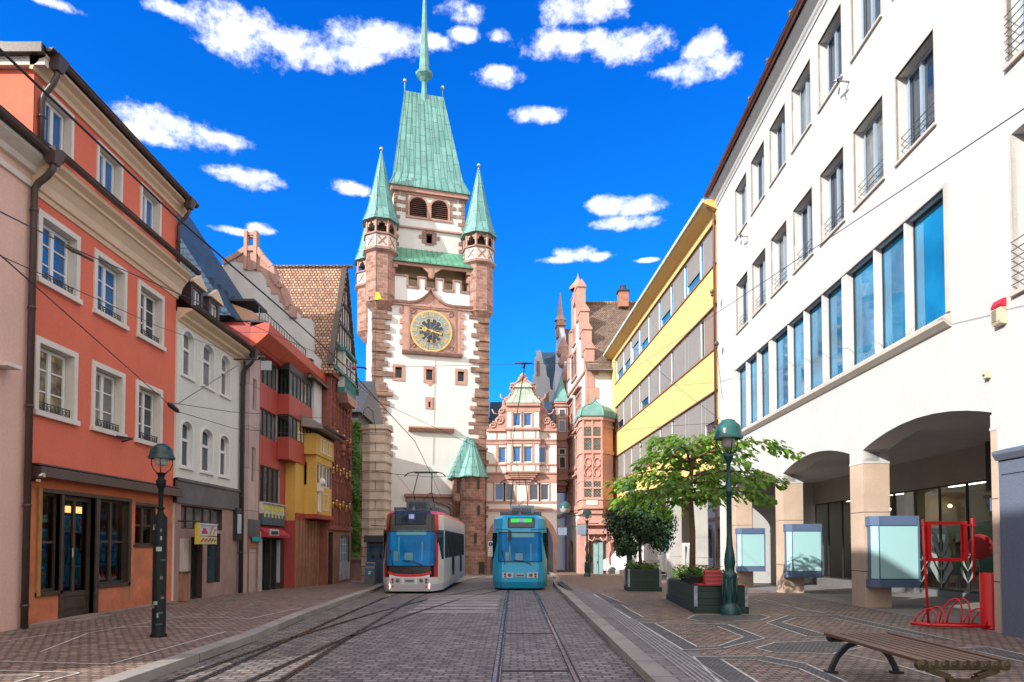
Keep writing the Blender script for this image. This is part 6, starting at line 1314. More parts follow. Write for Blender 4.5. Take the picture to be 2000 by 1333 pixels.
b = MB(); b.box(-25.7, .06, -.70, -.62, 17.48, 17.66); b.face([(-25.7, -.66, 17.665), (.06, -.66, 17.665), (.06, 14, 18.2), (-25.7, 14, 18.2)]); b.box(-6.5, -1.8, .1, 1, 17.8, 18.15, 1); b.box(-12.5, -9, .1, 1, 17.8, 18.05, 1); b.build('roof_edge', [mat('pale_roof_edge', (.55, .56, .5), .5), m_cop_pl], t)
m_blind = brick('grey_blind', (.34, .31, .29), (.37, .34, .32), (.17, .16, .155), 9.0, .055, .016, .6, .5, var=.1, dist=.01); m_blind2 = brick('brown_blind', (.36, .27, .2), (.38, .29, .22), (.19, .14, .11), 9.0, .055, .016, .6, .5, var=.1, dist=.01)
for bi, (a, c, z0, z1) in enumerate(bands):
    n = 9; w = (c-a)/n
    for i in range(n):
        u0 = c-(i+1)*w; u1 = u0+w; f = MB(); y = .1
        f.box(u0, u0+.05, y, y+.06, z0, z1); f.box(u1-.05, u1, y, y+.06, z0, z1); f.box(u0+.05, u1-.05, y, y+.06, z0, z0+.06); f.box(u0+.05, u1-.05, y, y+.06, z1-.06, z1); f.box(u0+.5, u0+.56, y, y+.06, z0+.06, z1-.06)
        w_ = f.build('window', m_white if bi != 9 else m_white, t); hpane(w_, f, u0+.02, u1-.02, z0+.02, z1-.02, .15, m_glass_blue if bi == 0 else m_glass)
        op = random.choice((0, 0, 0, .3)) if not (bi == 0 and i > 5) else random.choice((.35, .6))
        bl = MB(); bl.face([(u0+.58, .085, z0+.05+(z1-z0)*op), (u1-.04, .085, z0+.05+(z1-z0)*op), (u1-.04, .085, z1-.04), (u0+.58, .085, z1-.04)])
        if random.random() < .35 and bi: bl.face([(u0+.04, .085, z0+.05), (u0+.5, .085, z0+.05), (u0+.5, .085, z1-.04), (u0+.04, .085, z1-.04)])
        bl.build('blind', m_blind2 if (bi == 1 and i == 0) else m_blind, w_)
m_wcol = mat('white_concrete_column', (.58, .56, .54), .8, .1, 1, .2, 30, streak=.3, dirt=(.35, .28, .22))
for u in (-25.2, -20.6, -14.6, -9.2, -4.6, -.1):
    b = MB(); b.box(u-.0, u+.7, .05, .75, gz(31-u)-.1, 5.3); b.box(u-.02, u+.72, .03, .77, 1.1, 1.13); b.build('column', m_wcol, t)
# things seen through the open ground floor
p = T('arched_ground_floor_building', 'pink stone building with arched windows seen through the open ground floor of the yellow building', 'building', (24, 106, 0), atan2(-40, -3))
b = MB(); hs = [(3+5.2*i, 6.4+5.2*i, .2, 3.6, 1.3) for i in range(15)]; b.wall(0, 82, -2.5, 6, hs, .4, 0, 0); b.build('wall', m_gw, p)
b = MB()
for h in hs: b.arch(h[0], h[1], 2.3, 1.3, .4, -.08, 0); b.box(h[0]-.4, h[0], -.08, 0, -1, 2.3); b.box(h[1], h[1]+.4, -.08, 0, -1, 2.3)
b.box(0, 82, -.15, 0, 4.4, 4.7); b.build('stone_dressings', m_sand_pl, p)
for h in hs: casement(p, h[0], h[1], .2, 3.6, .2, 2, 2, .1, m_glass_dk, m_white)
b = MB(); b.box(0, 82, .5, 10, -2.5, 12); b.build('rear_block', m_gw, p)
# ================================================================== trams
def tram(x, y, label, base, blue):
    t = T('tram', label, 'tram', (x, y, gz(y)), 0)
    ca = mat(base+'_tram_paint', (.008, .40, .70) if blue else (.82, .77, .68), .28, .04, 1, .0, 20, fine=0)
    cs = mat('teal_tram_paint', (.01, .33, .33), .28, .04, 1, 0, fine=0) if blue else mat('tram_silver_grey', (.74, .73, .75), .3, .04, 1, 0, fine=0)
    cr = mat('tram_red_paint', (.62, .012, .018), .28, .04, 1, 0, fine=0); ck = mat('tram_black_panel', (.012, .014, .018), .18, .1, 1, .02)
    cw = glass('tram_windscreen', (.01, .19, .50), 1.18, .03, .01, .25, .9); cside = glass('tram_side_glass', (.015, .05, .055), 1.9)
    mats_ = [ca, cs, cr, ck, cw, m_dkmetal]
    Ln = 12.5 if not blue else 15.
    lv = [(.08, .10, .97), (.34, 0, 1.), (.70 if blue else .60, .0, 1.), (1.12 if blue else 1.0, .03, 1.), (2.40, .30, .99), (2.56, .33, .985), (2.94, .42, .96), (3.08, .72, .86), (3.12, 1.0, .7)]
    plan = [(.76, 0), (.88, .16), (1.0, .40), (1.15, .98)] if not blue else [(.74, 0), (.86, .14), (.98, .36), (1.15, .95)]
    ys_ = [1.0, 4.6, 4.9, 8.5, 8.8, Ln]
    def ring(z, o, k):
        R_ = [(px*k, py+o) for px, py in plan]+[(1.15*k, yy+(0 if yy > 1.1 else o)) for yy in ys_[1:]]
        return [(-a, c, z) for a, c in R_[::-1]]+[(a, c, z) for a, c in R_]
    b = MB(); rings = [ring(*l) for l in lv]; n = len(rings[0]); hN = n//2
    for i in range(len(lv)-1):
        for j in range(n-1):
            s = abs(j-(hN-1)) if j < hN else j-hN+1   # 0 = front flat, 1.. = bevels, then sides
            right = j >= hN; zm = lv[i][0]; m = 0
            if not blue:
                if i == 0: m = 1
                if s == 0: m = 1 if i < 1 else (1 if i == 1 else 3)
                if s == 1: m = 3 if i >= 2 else 1
                if s == 2 and i >= 2: m = 2
                if i >= 6 and s >= 1: m = 2
                if i >= 6 and s == 0: m = 3
                if i == 7: m = 5
            else:
                if s >= 3 : m = 1 if right else 0
                if i == 7: m = 5
            q = [rings[i][j], rings[i][j+1], rings[i+1][j+1], rings[i+1][j]]
            b.face(q, m, None, False)
    b.face(rings[-1], 5); b.face(rings[0][::-1], 5); b.face([p for r in (rings[0][-1:], rings[0][:1], rings[-1][:1], rings[-1][-1:]) for p in r], 0)
    b.build('body', mats_, t)
    def fp(xx, z, off=.0):   # point on the front plane
        for (z0, o0, k0), (z1, o1, k1) in zip(lv, lv[1:]):
            if z <= z1: f = (z-z0)/(z1-z0); return (xx, o0+(o1-o0)*f-off, z)
    if not blue:   # curved red stripe across the front
        b = MB(); pts = []
        for k in range(13): xx = -.80+1.6*k/12; zz = .66+.12*(abs(xx)/.8)**3; pts.append((xx, zz))
        for (xa, za), (xb, zb) in zip(pts, pts[1:]): b.face([fp(xa, za-.05, .006), fp(xb, zb-.05, .006), fp(xb, zb+.05, .006), fp(xa, za+.05, .006)])
        b.build('red_stripe', cr, t)
        b = MB(); b.face([fp(-.745, .60, .003), fp(.745, .60, .003), fp(.745, .69, .003), fp(-.745, .69, .003)]); b.build('lower_panel', cs, t)
    # windscreen wraps onto the corner bevels
    b = MB(); zA, zB = (1.16, 2.36) if blue else (1.02, 2.30)
    xm = .74
    b.face([fp(-xm, zA, .008), fp(xm, zA, .008), fp(xm, zB, .008), fp(-xm, zB, .008)], 0)
    for s_ in (-1, 1):
        for (p0, p1) in ((plan[0], plan[1]),):
            oA, oB = fp(0, zA)[1], fp(0, zB)[1]; dd = .008
            b.face([(s_*p0[0], p0[1]+oA-dd, zA), (s_*(p1[0]+.02), p1[1]+oA-dd+.02, zA), (s_*(p1[0]+.01), p1[1]+oB-dd+.02, zB), (s_*(p0[0]-.01), p0[1]+oB-dd, zB)], 0)
    ws = b.build('windscreen', cw, t)
    b = MB()
    for z in (zA, zB): b.tube([(-plan[1][0]-.02, plan[1][1]+fp(0, z)[1], z), fp(-xm, z, .012), fp(xm, z, .012), (plan[1][0]+.02, plan[1][1]+fp(0, z)[1], z)], .02, 5)
    for s_ in (-1, 1): b.tube([(s_*(plan[1][0]+.02), plan[1][1]+fp(0, zA)[1], zA), (s_*(plan[1][0]+.01), plan[1][1]+fp(0, zB)[1], zB)], .02, 5)
    b.build('windscreen_seal', m_dkmetal, ws)
    b = MB(); b.face([fp(-.52, 2.16, .012), fp(.58, 2.16, .012), fp(.58, 2.33, .012), fp(-.52, 2.33, .012)]); b.build('sun_visor', mat('cyan_visor', (.10, .38, .45), .2, .05, 2, 0), ws)
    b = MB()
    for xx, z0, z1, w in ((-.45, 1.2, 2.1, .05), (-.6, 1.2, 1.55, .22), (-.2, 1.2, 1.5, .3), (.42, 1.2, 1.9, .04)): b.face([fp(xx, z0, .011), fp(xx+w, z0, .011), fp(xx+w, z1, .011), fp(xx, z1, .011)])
    b.build('cab_interior', mat('pale_cab_shapes', (.08, .27, .36), .15, .1, 2, 0), ws)  # pale flat cab shapes laid over the windscreen
    b = MB(); b.tube([fp(-.62, 1.05, .03), fp(-.72, 1.55, .05)], .014, 5); b.tube([fp(-.72, 1.5, .05), fp(-.75, 1.7, .05)], .02, 4); b.build('wiper', m_dkmetal, t); b = MB(); b.tube([fp(.45, 1.05, .03), fp(.1, 1.2, .05), fp(-.25, 1.22, .05)], .016, 5); b.build('wiper', m_dkmetal, t)
    # destination display
    b = MB(); w0, w1 = (-.60, .55) if not blue else (-.50, .60)
    b.box(w0, w1, fp(0, 2.62)[1]-.03, fp(0, 2.62)[1]+.1, 2.54, 2.98, 0); d = b.build('destination_box', ck, t, .01)
    b = MB(); y0 = fp(0, 2.62)[1]-.034
    b.face([(w0+.05, y0, 2.58), (w1-.05, y0, 2.58), (w1-.05, y0, 2.94), (w0+.05, y0, 2.94)], 0)
    if blue: b.box(w0+.12, w1-.12, y0-.006, y0, 2.78, 2.93, 1); b.box(-.06, .16, y0-.01, y0-.006, 2.78, 2.94, 2)
    else: b.box(-.08, .12, y0-.006, y0, 2.76, 2.93, 2)
    b.build('destination_display', [glass('display_glass', (.03, .06, .10), 1.6), mat('green_display', (.02, .5, .05), .4, .05, 2, 0, emit=(.02, .8, .05), estr=.5), mat('violet_display', (.35, .35, .65), .4, .05, 2, 0, emit=(.3, .3, .7), estr=.25)], d)
    # lights
    for s_ in (-1, 1):
        b = MB(); xc = s_*.50; zl = 0 if blue else -.14; b.box(xc-.22, xc+.22, -.012, .02, .50+zl, .72+zl, 0)
        for k, (dx, mm, r) in enumerate(((-s_*.07, 1, .075), (s_*.12, 2, .05))):
            bb_ = MB
            b.M = Matrix.Translation((xc+dx, -.014, .62+zl if k == 0 else .655+zl)) @ Matrix.Rotation(pi/2, 4, 'X'); b.lathe([(0, .012), (r*.7, .010), (r, 0)], 14, (0, 0, 0), mm, True); b.M = None
            if k: b.M = Matrix.Translation((xc+dx, -.014, .56+zl)) @ Matrix.Rotation(pi/2, 4, 'X'); b.lathe([(0, .012), (r*.6, .010), (r*.9, 0)], 14, (0, 0, 0), mm, True); b.M = None
        b.build('headlight', [mat('headlight_bezel', (.55, .57, .6), .3, .05, 2, 0), mat('headlight_lens', (.10, .16, .15), .1, .1, 3, 0), mat('tail_lens', (.45, .01, .015), .2, .1, 3, 0)], t)
        b = MB(); b.M = Matrix.Translation((s_*.62, -.004, .26)) @ Matrix.Rotation(pi/2, 4, 'X'); b.lathe([(0, .02), (.035, 0)], 12, (0, 0, 0), 0); b.M = None; b.build('reflector', mat('pink_reflector', (.6, .02, .12), .3, .05, 2, 0), t)
        if not blue:
            b = MB()
            for k in range(5): b.sphere((s_*.73, .0, .14+k*.045+.05), .015, 8)
            b.build('marker_light', mat('white_led', (.9, .8, .8), .4, .05, 2, 0, emit=(1, .8, .8), estr=2.5), t)
    b = MB(); zl = 0 if blue else -.14; b.box(-.20, .20, -.02, .02, .53+zl, .70+zl, 0); b.box(-.15, .15, -.024, -.02, .58+zl, .63+zl, 1); b.build('coupler_cover', [mat('pale_grey_plastic', (.5, .52, .54), .5), m_dkmetal], t, .01)
    b = MB(); b.box(-.97, .97, -.004, .0, .325, .34); b.build('bumper_seam', m_dkmetal, t) if False else None
    # side windows and doors
    for s_ in (-1, 1):
        y = 1.5; k = 0; xs = s_*1.147
        # corner cab window on the bevel
        p = MB(); p0, p1 = Vector((s_*.93, .42+.12, 0)), Vector((s_*1.12, .42+.58, 0)); nn = Vector((s_*.92, -.38, 0))*.035
        p.face([(*(p0+nn).xy, 1.25), (*(p1+nn).xy, 1.25), (*(p1+nn).xy, 2.35), (*(p0+nn).xy, 2.35)]); p.build('cab_side_window', cside, t)
        while y < Ln-1:
            door = k in (2, 5); w = 1.25 if door else 1.35
            z0, z1 = (.45, 2.36) if door else (1.28, 2.36)
            kx = s_*(1.15*1.0+.004)
            b = MB(); xo = s_*1.158
            for a, c, za, zb in ((y, y+.06, z0, z1), (y+w-.06, y+w, z0, z1), (y+.06, y+w-.06, z0, z0+.06), (y+.06, y+w-.06, z1-.06, z1), (y+w/2-.02, y+w/2+.02, z0+.06, z1-.06)): b.box(min(s_*1.13, xo), max(s_*1.13, xo), a, c, za, zb)
            f = b.build('door' if door else 'side_window', ck, t); p = MB(); p.box(min(s_*1.13, s_*1.153), max(s_*1.13, s_*1.153), y+.04, y+w-.04, z0+.04, z1-.04); p.build('pane', cside, f)
            y += w+.14; k += 1
        b = MB(); xx = s_*1.05
        if s_ < 0 or blue: b.tube([(s_*.95, .35, 2.5), (s_*1.0, -.05, 2.48), (s_*.42 if blue else s_*1.4, -.16, 2.45 if blue else 2.5)], .018, 6)
        if blue and s_ < 0: b.M = Matrix.Translation((-.42, -.18, 2.2)) ; b.box(-.07, .07, -.05, .05, -.2, .22, 0); b.M = None
        if b.f: b.build('mirror', m_dkmetal, t)
    if blue:
        b = MB(); 
        p0, p1 = Vector((.86, .20, 0)), Vector((1.05, .62, 0)); nn = Vector((.92, -.42, 0))*.02
        b.face([(*(p0+nn).xy, .85), (*(p0+(p1-p0)*.5+nn).xy, .85), (*(p1+nn).xy, 1.12), (*(p1+nn).xy, 1.2), (*(p0+(p1-p0)*.4+nn).xy, 1.15)]); b.build('orange_stripe', mat('orange_livery', (.75, .25, .03), .3), t)
    # underframe and wheels
    b = MB(); b.box(-.95, .95, .5, Ln-.3, .12, .3); b.build('underframe', m_dkmetal, t)
    for yy in (1.9, 3.6):
        for s_ in (-1, 1): b = MB(); b.M = Matrix.Translation((s_*.5, yy, .3)) @ Matrix.Rotation(pi/2, 4, 'Y'); b.lathe([(0, -.06), (.28, -.06), (.3, .06), (0, .06)], 20); b.M = None; b.build('wheel', m_steel, t)
    # roof equipment
    m_eq = mat('roof_unit_grey_blue', (.10, .13, .17), .5, .15, 2, .1)
    b = MB(); o = (-.32, .58) if not blue else (-.42, .60)
    b.box(o[0], o[1], 1.2, 2.8, 3.1, 3.52, 0)
    for i in range(12): b.box(o[0]+.1+i*(o[1]-o[0]-.2)/12, o[0]+.13+i*(o[1]-o[0]-.2)/12, 1.18, 1.2, 3.18, 3.44, 1)
    b.hexa([(-.08, .95, 3.1), (.08, .95, 3.1), (.08, 1.1, 3.1), (-.08, 1.1, 3.1)], [(-.02, 1.02, 3.3), (.02, 1.02, 3.3), (.02, 1.06, 3.3), (-.02, 1.06, 3.3)])
    b.build('roof_unit', [m_eq, m_dkmetal], t, .01)
    for bx in ((-.85, -.43, 1.5, 4.5, 3.1, 3.26), (.61, .92, 1.5, 4.5, 3.1, 3.26), (-.6, .6, 6.5, 9.5, 3.1, 3.4)): b = MB(); b.box(*bx); b.build('roof_unit', m_eq, t, .01)
    b = MB(); yy = 4.2; zc = 5.02-.06
    b.box(-.5, .5, yy-.5, yy+.7, 3.1, 3.2)
    for s_ in (-.42, .42): b.tube([(s_, yy+.6, 3.2), (s_*.9, yy-.7, 4.0), (s_*.7, yy+.1, zc-.08)], .022, 6)
    b.tube([(-.42, yy+.2, 3.4), (.38, yy-.7, 4.0)], .014, 5); b.tube([(-.9, yy+.1, zc-.22), (-.75, yy+.1, zc-.08), (-.5, yy+.1, zc-.02), (.5, yy+.1, zc-.02), (.75, yy+.1, zc-.08), (.9, yy+.1, zc-.22)], .025, 6); b.tube([(-.5, yy+.4, zc-.03), (.5, yy+.4, zc-.03)], .02, 6)
    b.build('pantograph', m_dkmetal, t)
    return t
tram(-3.82, 25.1, 'white tram with red trim and black framed windscreen on the left track', 'white', False)
tram(.27, 27.8, 'bright turquoise blue tram with green destination display on the right track', 'blue', True)

# ================================================================== street furniture
m_grnp = mat('dark_green_paint', (.008, .06, .06), .3, .15, 2, .1, 14, fine=.04); m_lampglass = mat('frosted_lamp_glass', (.55, .54, .50), .3, .1, 4, .02)
def lamp(name, label, loc, group=None):
    t = T(name, label, 'street lamp', loc, 0, group)
    b = MB(); b.lathe([(.235, 0), (.235, .1), (.20, .16), (.19, .2), (.165, .22), (.16, .28), (.155, .85), (.165, .93), (.13, .96), (.105, 1.0), (.115, 1.1), (.125, 1.2), (.11, 1.36), (.075, 1.55), (.058, 1.8), (.056, 2.76), (.075, 2.78), (.075, 2.84), (.055, 2.86), (.075, 3.0), (.045, 3.1), (.042, 3.44), (.07, 3.5), (.105, 3.6), (.11, 3.66), (.06, 3.7), (.0, 3.7)], 20)
    for k in range(8): a = k*pi/4; b.tube([(.158*cos(a), .158*sin(a), .3), (.165*cos(a), .165*sin(a), .5), (.158*cos(a), .158*sin(a), .82)], .022, 5)
    b.build('post', m_grnp, t)
    h = MB(); h.lathe([(.33, 4.02), (.335, 4.06), (.31, 4.09), (.30, 4.12), (.29, 4.22), (.25, 4.33), (.17, 4.4), (.155, 4.42), (.15, 4.44), (.07, 4.47), (0, 4.475)], 28); h.lathe([(.33, 4.02), (.15, 4.05)], 28); hh = h.build('lamp_hood', mat('teal_enamel_hood', (.015, .105, .10), .25, .15, 2, .03), t)
    g = MB(); g.lathe([(.15, 4.04), (.14, 3.84), (.06, 3.8), (0, 3.8)], 20); g.lathe([(.151, 4.0), (.156, 3.99), (.151, 3.98)], 20); g.build('lamp_glass', m_lampglass, hh)
    c = MB()
    for k in range(3): a = k*2*pi/3+.5; c.tube([(r*cos(a), r*sin(a), z) for r, z in ((.28, 4.03), (.285, 3.9), (.23, 3.76), (.11, 3.66))], .013, 6)
    c.build('lamp_cage', m_grnp, hh)
    return t
lr = lamp('street_lamp', 'tall ornate dark green street lamp standing in front of the tree on the right', (4.93, 15.6, KH), 'green cast iron street lamps')
for (x, y, lab) in ((4.85, 45, 'distant green street lamp before the pink corner portal, right of the blue tram'), (4.75, 28.0, 'green street lamp whose hood shows between the tree leaves and the yellow wall')):
    d = dup(lr); d.location = (x, y, gz(y)+KH); d['label'] = lab
t = T('bollard_lamp', 'slim black street lamp with peeling stickers and green dome on the left pavement', 'street lamp', (-6.13, 11.83, KH))
b = MB(); b.lathe([(.135, 0), (.135, .04), (.112, .06), (.112, 2.05), (.095, 2.08), (.06, 2.12), (.04, 2.2), (.038, 2.45), (.045, 2.55), (.075, 2.62), (.085, 2.7), (.05, 2.74), (.06, 2.8), (.09, 2.83), (0, 2.85)], 20)
b.lathe([(.06, 2.2), (.07, 2.22), (.06, 2.24)], 16); b.build('post', mat('black_green_post_paint', (.006, .010, .011), .55, .2, 2, .15, 20, dirtamt=.12, dirt=(.04, .04, .035), spec=.2), t)
random.seed(5)
m_st = [mat('pale_sticker', (.34, .36, .36), .7, .4, 8), mat('grey_sticker', (.16, .18, .18), .7, .4, 8), mat('dark_teal_sticker', (.03, .09, .09), .6, .4, 8)]
for i in range(16):
    b = MB(); a = -pi/2+random.uniform(-1.2, 1.2); z = random.uniform(.1, 1.95); w, h = random.uniform(.03, .12), random.uniform(.03, .08)
    b.lathe([(.1135, z), (.1135, z+h)], 4, (0, 0, 0), 0, False, a-w*4, a+w*4); b.build('sticker', m_st[i % 3], t)
h = MB(); h.lathe([(.215, 3.08), (.22, 3.11), (.2, 3.13), (.195, 3.16), (.18, 3.24), (.13, 3.30), (.11, 3.31), (.06, 3.34), (0, 3.345)], 24); h.lathe([(.215, 3.08), (.1, 3.09)], 24); hh = h.build('lamp_hood', mat('blackish_green_hood', (.006, .045, .042), .3, .15, 2, .03), t)
g = MB(); g.lathe([(.115, 3.09), (.10, 2.97), (0, 2.95)], 18); g.build('lamp_glass', m_lampglass, hh)
c = MB()
for k in range(3): a = k*2*pi/3+.9; c.tube([(r*cos(a), r*sin(a), z) for r, z in ((.19, 3.09), (.195, 3.0), (.15, 2.9), (.08, 2.84))], .009, 6)
c.build('lamp_cage', m_grnp, hh)
t = T('wall_lamp', 'small domed lamp on a bracket between the blue tram and the pink portal', 'lamp', (4.62, 50, gz(50)))
b = MB(); b.tube([(1.1, 0, 4.35), (0, 0, 4.45), (-.85, 0, 4.5), (-.85, 0, 4.75)], .04, 6); b.build('bracket', m_grnp, t)
b = MB(); b.lathe([(.42, 5.0), (.40, 5.1), (.3, 5.35), (.1, 5.5), (0, 5.5)], 16, (-.85, 0, 0)); b.build('lamp_hood', mat('teal_enamel_hood', (0, 0, 0)), t); b = MB(); b.lathe([(.40, 4.98), (.3, 4.7), (0, 4.62)], 14, (-.85, 0, 0)); b.build('lamp_glass', m_lampglass, t)
for (px0, px1, py0, py1, Y, lab) in ((1090, 1107, 1031, 1046, 49.5, 'blank blue-grey hanging sign board left of the lamp by the pink portal'), (1127, 1145, 1026, 1045, 48, 'blank blue-grey hanging sign board touching the lamp by the pink portal')):
    a, c = at_y(px0, py1, Y), at_y(px1, py0, Y); t = T('hanging_sign', lab, 'sign', ((a.x+c.x)/2, Y, a.z), 0, 'hanging shop signs')
    w = (c.x-a.x)/2; b = MB(); b.box(-w, w, -.04, .04, 0, c.z-a.z); b.build('sign_panel', mat('blue_grey_sign', (.22, .28, .38), .5), t, .01)
    b = MB(); b.tube([(-w, 0, c.z-a.z+.05), (w+.9, 0, c.z-a.z+.12)], .03, 5); b.build('sign_arm', m_dkmetal, t)

# bench
t = T('bench', 'backless bench with weathered dark wooden slats on curved iron legs at the bottom right', 'bench', (4.30, 7.55, KH), radians(-1))
m_slat = brick('weathered_slat_wood', (.16, .085, .05), (.22, .125, .08), (.14, .08, .05), 9., 9., .0, .55, .4, var=.45, dirt=.35); m_brz = mat('worn_bronze_bracket', (.13, .10, .06), .4, .35, 4, .3, 25, metal=.5)
for i in range(9):
    x = -.395+i*.0985; zc = .44+.022*abs(i-4)/4*0+(.012 if i in (0, 8) else 0); b = MB()
    b.box(x-.036, x+.036, -1.0, 1.05, zc, zc+.036)
    b.build('slat', m_slat, t, .006)
for s_ in (-1, 1):
    y = -.985 if s_ < 0 else .93; b = MB()
    b.box(-.42, .42, y-.03, y+.03, .385, .44)
    for i in range(9): x = -.395+i*.0985; b.M = Matrix.Translation((x, y, .43)) @ Matrix.Rotation(pi/2, 4, 'X'); b.lathe([(0, -.035), (.047, -.035), (.047, .035), (0, .035)], 14); b.M = None
    for q in (-1, 1):
        pts = [(q*.33, .39), (q*.13, .32), (q*.10, .22), (q*.2, .1), (q*.40, .03)] if s_ < 0 else [(q*.05, .39), (q*.2, .33), (q*.32, .2), (q*.38, .08), (q*.40, .02)]
        for (x0, z0), (x1, z1) in zip(pts, pts[1:]):
            d = Vector((x1-x0, z1-z0)).normalized(); n = Vector((-d.y, d.x))*.028
            b.ext([(x0-n.x, z0-n.y), (x1-n.x, z1-n.y), (x1+n.x, z1+n.y), (x0+n.x, z0+n.y)], y-.03, y+.03)
        b.box(q*.40-.07, q*.40+.07, y-.05, y+.05, 0, .03)
    if s_ < 0: b.box(-.10, .10, y-.028, y+.028, .16, .3)
    for i in range(9): x = -.395+i*.0985; b.M = Matrix.Translation((x, y-.037, .435)) @ Matrix.Rotation(pi/2, 4, 'X'); b.lathe([(0, .012), (.011, .008), (.013, 0)], 10); b.M = None
    b.build('end_frame', m_brz if s_ < 0 else m_dkmetal, t, .004)

# red bicycle rack with empty frame, cylinder
m_red = mat('glossy_red_paint', (.62, .012, .016), .3, .05, 1, 0, fine=0)
t = T('bicycle_rack', 'low red bicycle rack of tube hoops with a tall empty red sign frame', 'bicycle rack', (8.35, 13.25, KH), 0)
b = MB()
b.tube([(-.42, -.22, .06), (.75, -.45, .06)], .03, 8); b.tube([(-.62, .10, .06), (.55, -.1, .06)], .03, 8); b.tube([(-.62, .1, .06), (-.42, -.22, .06)], .03, 8); b.build('base_rail', m_red, t)
for i, (f, h) in enumerate(((.05, .3), (.16, .34), (.42, .5), (.53, .5), (.78, .32), (.9, .3))):
    b = MB(); a0 = Vector((-.42, -.22, .06)).lerp(Vector((.75, -.45, .06)), f); b0 = Vector((-.62, .1, .06)).lerp(Vector((.55, -.1, .06)), f)
    b.tube([a0.lerp(b0, .5-.5*cos(pi*k/10))+Vector((.12*sin(pi*k/10), 0, h*sin(pi*k/10)**.8)) for k in range(11)], .016, 7); b.build('hoop', m_red, t)
b = MB(); b.tube([(-.34, 0, .06), (-.38, .0, 1.1), (-.41, 0, 2.08)], .025, 8); b.tube([(.50, -.1, .9), (.48, -.1, 2.1)], .025, 8); b.build('post', m_red, t)
b = MB()
for y in (-.03, .06):
    b.box(-.34, .42, y-.015, y+.015, 1.98, 2.04); b.box(-.34, .42, y-.015, y+.015, 1.27, 1.33); b.box(-.34, -.28, y-.015, y+.015, 1.33, 1.98); b.box(.36, .42, y-.015, y+.015, 1.33, 1.98)
for z in (1.95, 1.36): b.box(-.43, -.34, -.02, .03, z, z+.03); b.box(.42, .54, -.12, .03, z, z+.03)
b.build('sign_frame', m_red, t)
t = T('red_cylinder_bollard', 'thick bright red cylinder bollard standing right of the bicycle rack', 'bollard', (9.02, 12.95, KH), 0)
b = MB(); b.lathe([(0, 0), (.185, 0), (.185, .02), (.18, .03), (.18, 1.04), (.172, 1.055), (.16, 1.055), (.16, 1.0), (0, 1.0)], 28); b.build('cylinder', m_red, t)
t = T('red_disc_sign', 'translucent red round disc floating above the red cylinder bollard', 'sign', (9.28, 13.6, KH), 0)
b = MB(); b.M = Matrix.Translation((0, 0, 1.55)) @ Matrix.Rotation(pi/2, 4, 'X'); b.lathe([(0, -.012), (.245, -.012), (.25, 0), (.245, .012), (0, .012)], 36, (0, 0, 0), 0, False); b.M = None; b.build('disc', mat('dull_red_disc', (.42, .03, .04), .7), t)
b = MB(); b.tube([(0, .03, 0), (0, .03, 1.6)], .014, 6); b.build('post', m_dkmetal, t)

# planters
m_pl = brick('dark_green_planter_boards', (.018, .045, .038), (.025, .055, .048), (.006, .012, .01), 3., .17, .01, .5, .5, var=.25, dist=.02); m_soil = mat('soil', (.04, .03, .02), .95, .3, 4, .6, 20)
def planter(label, loc, rot, w, l, h):
    t = T('planter', label, 'planter', loc, rot, 'dark green wooden planter boxes')
    b = MB(); b.box(0, w, 0, l, .1, h); b.build('box', m_pl, t, .01)
    b = MB(); b.box(-.05, w+.05, -.05, l+.05, 0, .16); b.build('skirt', mat('dark_green_board', (.014, .035, .03), .5, .2, 3, .1), t, .01)
    for x, y in ((0, 0), (w, 0), (0, l), (w, l)): b = MB(); b.box(x-.035, x+.035, y-.035, y+.035, .16, h+.01); b.build('corner_strip', mat('sticker_covered_metal_strip', (.34, .38, .42), .4, .5, 14, .2, 30), t)
    b = MB(); b.box(.04, w-.04, .04, l-.04, h-.02, h+.02); b.build('soil', m_soil, t)
    return t
p1 = planter('smaller square dark green planter holding the dense round tree', (4.08, 24.2, gz(24.5)+KH), radians(-3), 1.1, 1.1, .78)
p2 = planter('long dark green planter under the spreading tree beside the ornate lamp', (4.24, 15.95, KH), radians(-4), 1.15, 4.1, .62)
b = MB(); b.box(.1, 1.15, -.02, .9, .64, .66); tag(b.build('planter_lid', mat('red_board', (.45, .03, .03), .5), p2), None, None)
t = T('red_planter_hut', 'small red A-shaped wooden box on the near corner of the long planter', 'box', (4.78, 16.2, KH+.662), radians(-6))
b = MB(); b.exz([(-.26, -.17), (.26, -.17), (.26, .2), (-.26, .2)], 0, .01); b.hexa([(-.26, -.2, 0), (.26, -.2, 0), (.26, .22, 0), (-.26, .22, 0)], [(-.26, -.06, .33), (.12, -.06, .33), (.12, .08, .33), (-.26, .08, .33)]); b.build('hut', mat('red_board', (0, 0, 0)), t, .01)
b = MB()
for i in range(3): b.box(-.262, .26-.04*i, -.205+.045*i, -.195+.045*i, .09*i+.085, .09*i+.095)
b.build('board_seam', m_dkmetal, t)
for i in range(4):
    t = T('plant_pot', ['nearest black tub on the long planter beside the red hut', 'second black tub from the red hut on the long planter', 'third black tub along the long planter', 'farthest black tub on the long planter'][i], 'plant pot', (4.48+.05*i, 16.75+i*.5, KH+.62), radians(-4), 'black tubs of plants on the long planter')
    b = MB(); b.lathe([(.14, 0), (.19, .19), (.2, .2), (.17, .2), (.16, .17), (0, .17)], 16); b.build('tub', m_dkmetal, t)
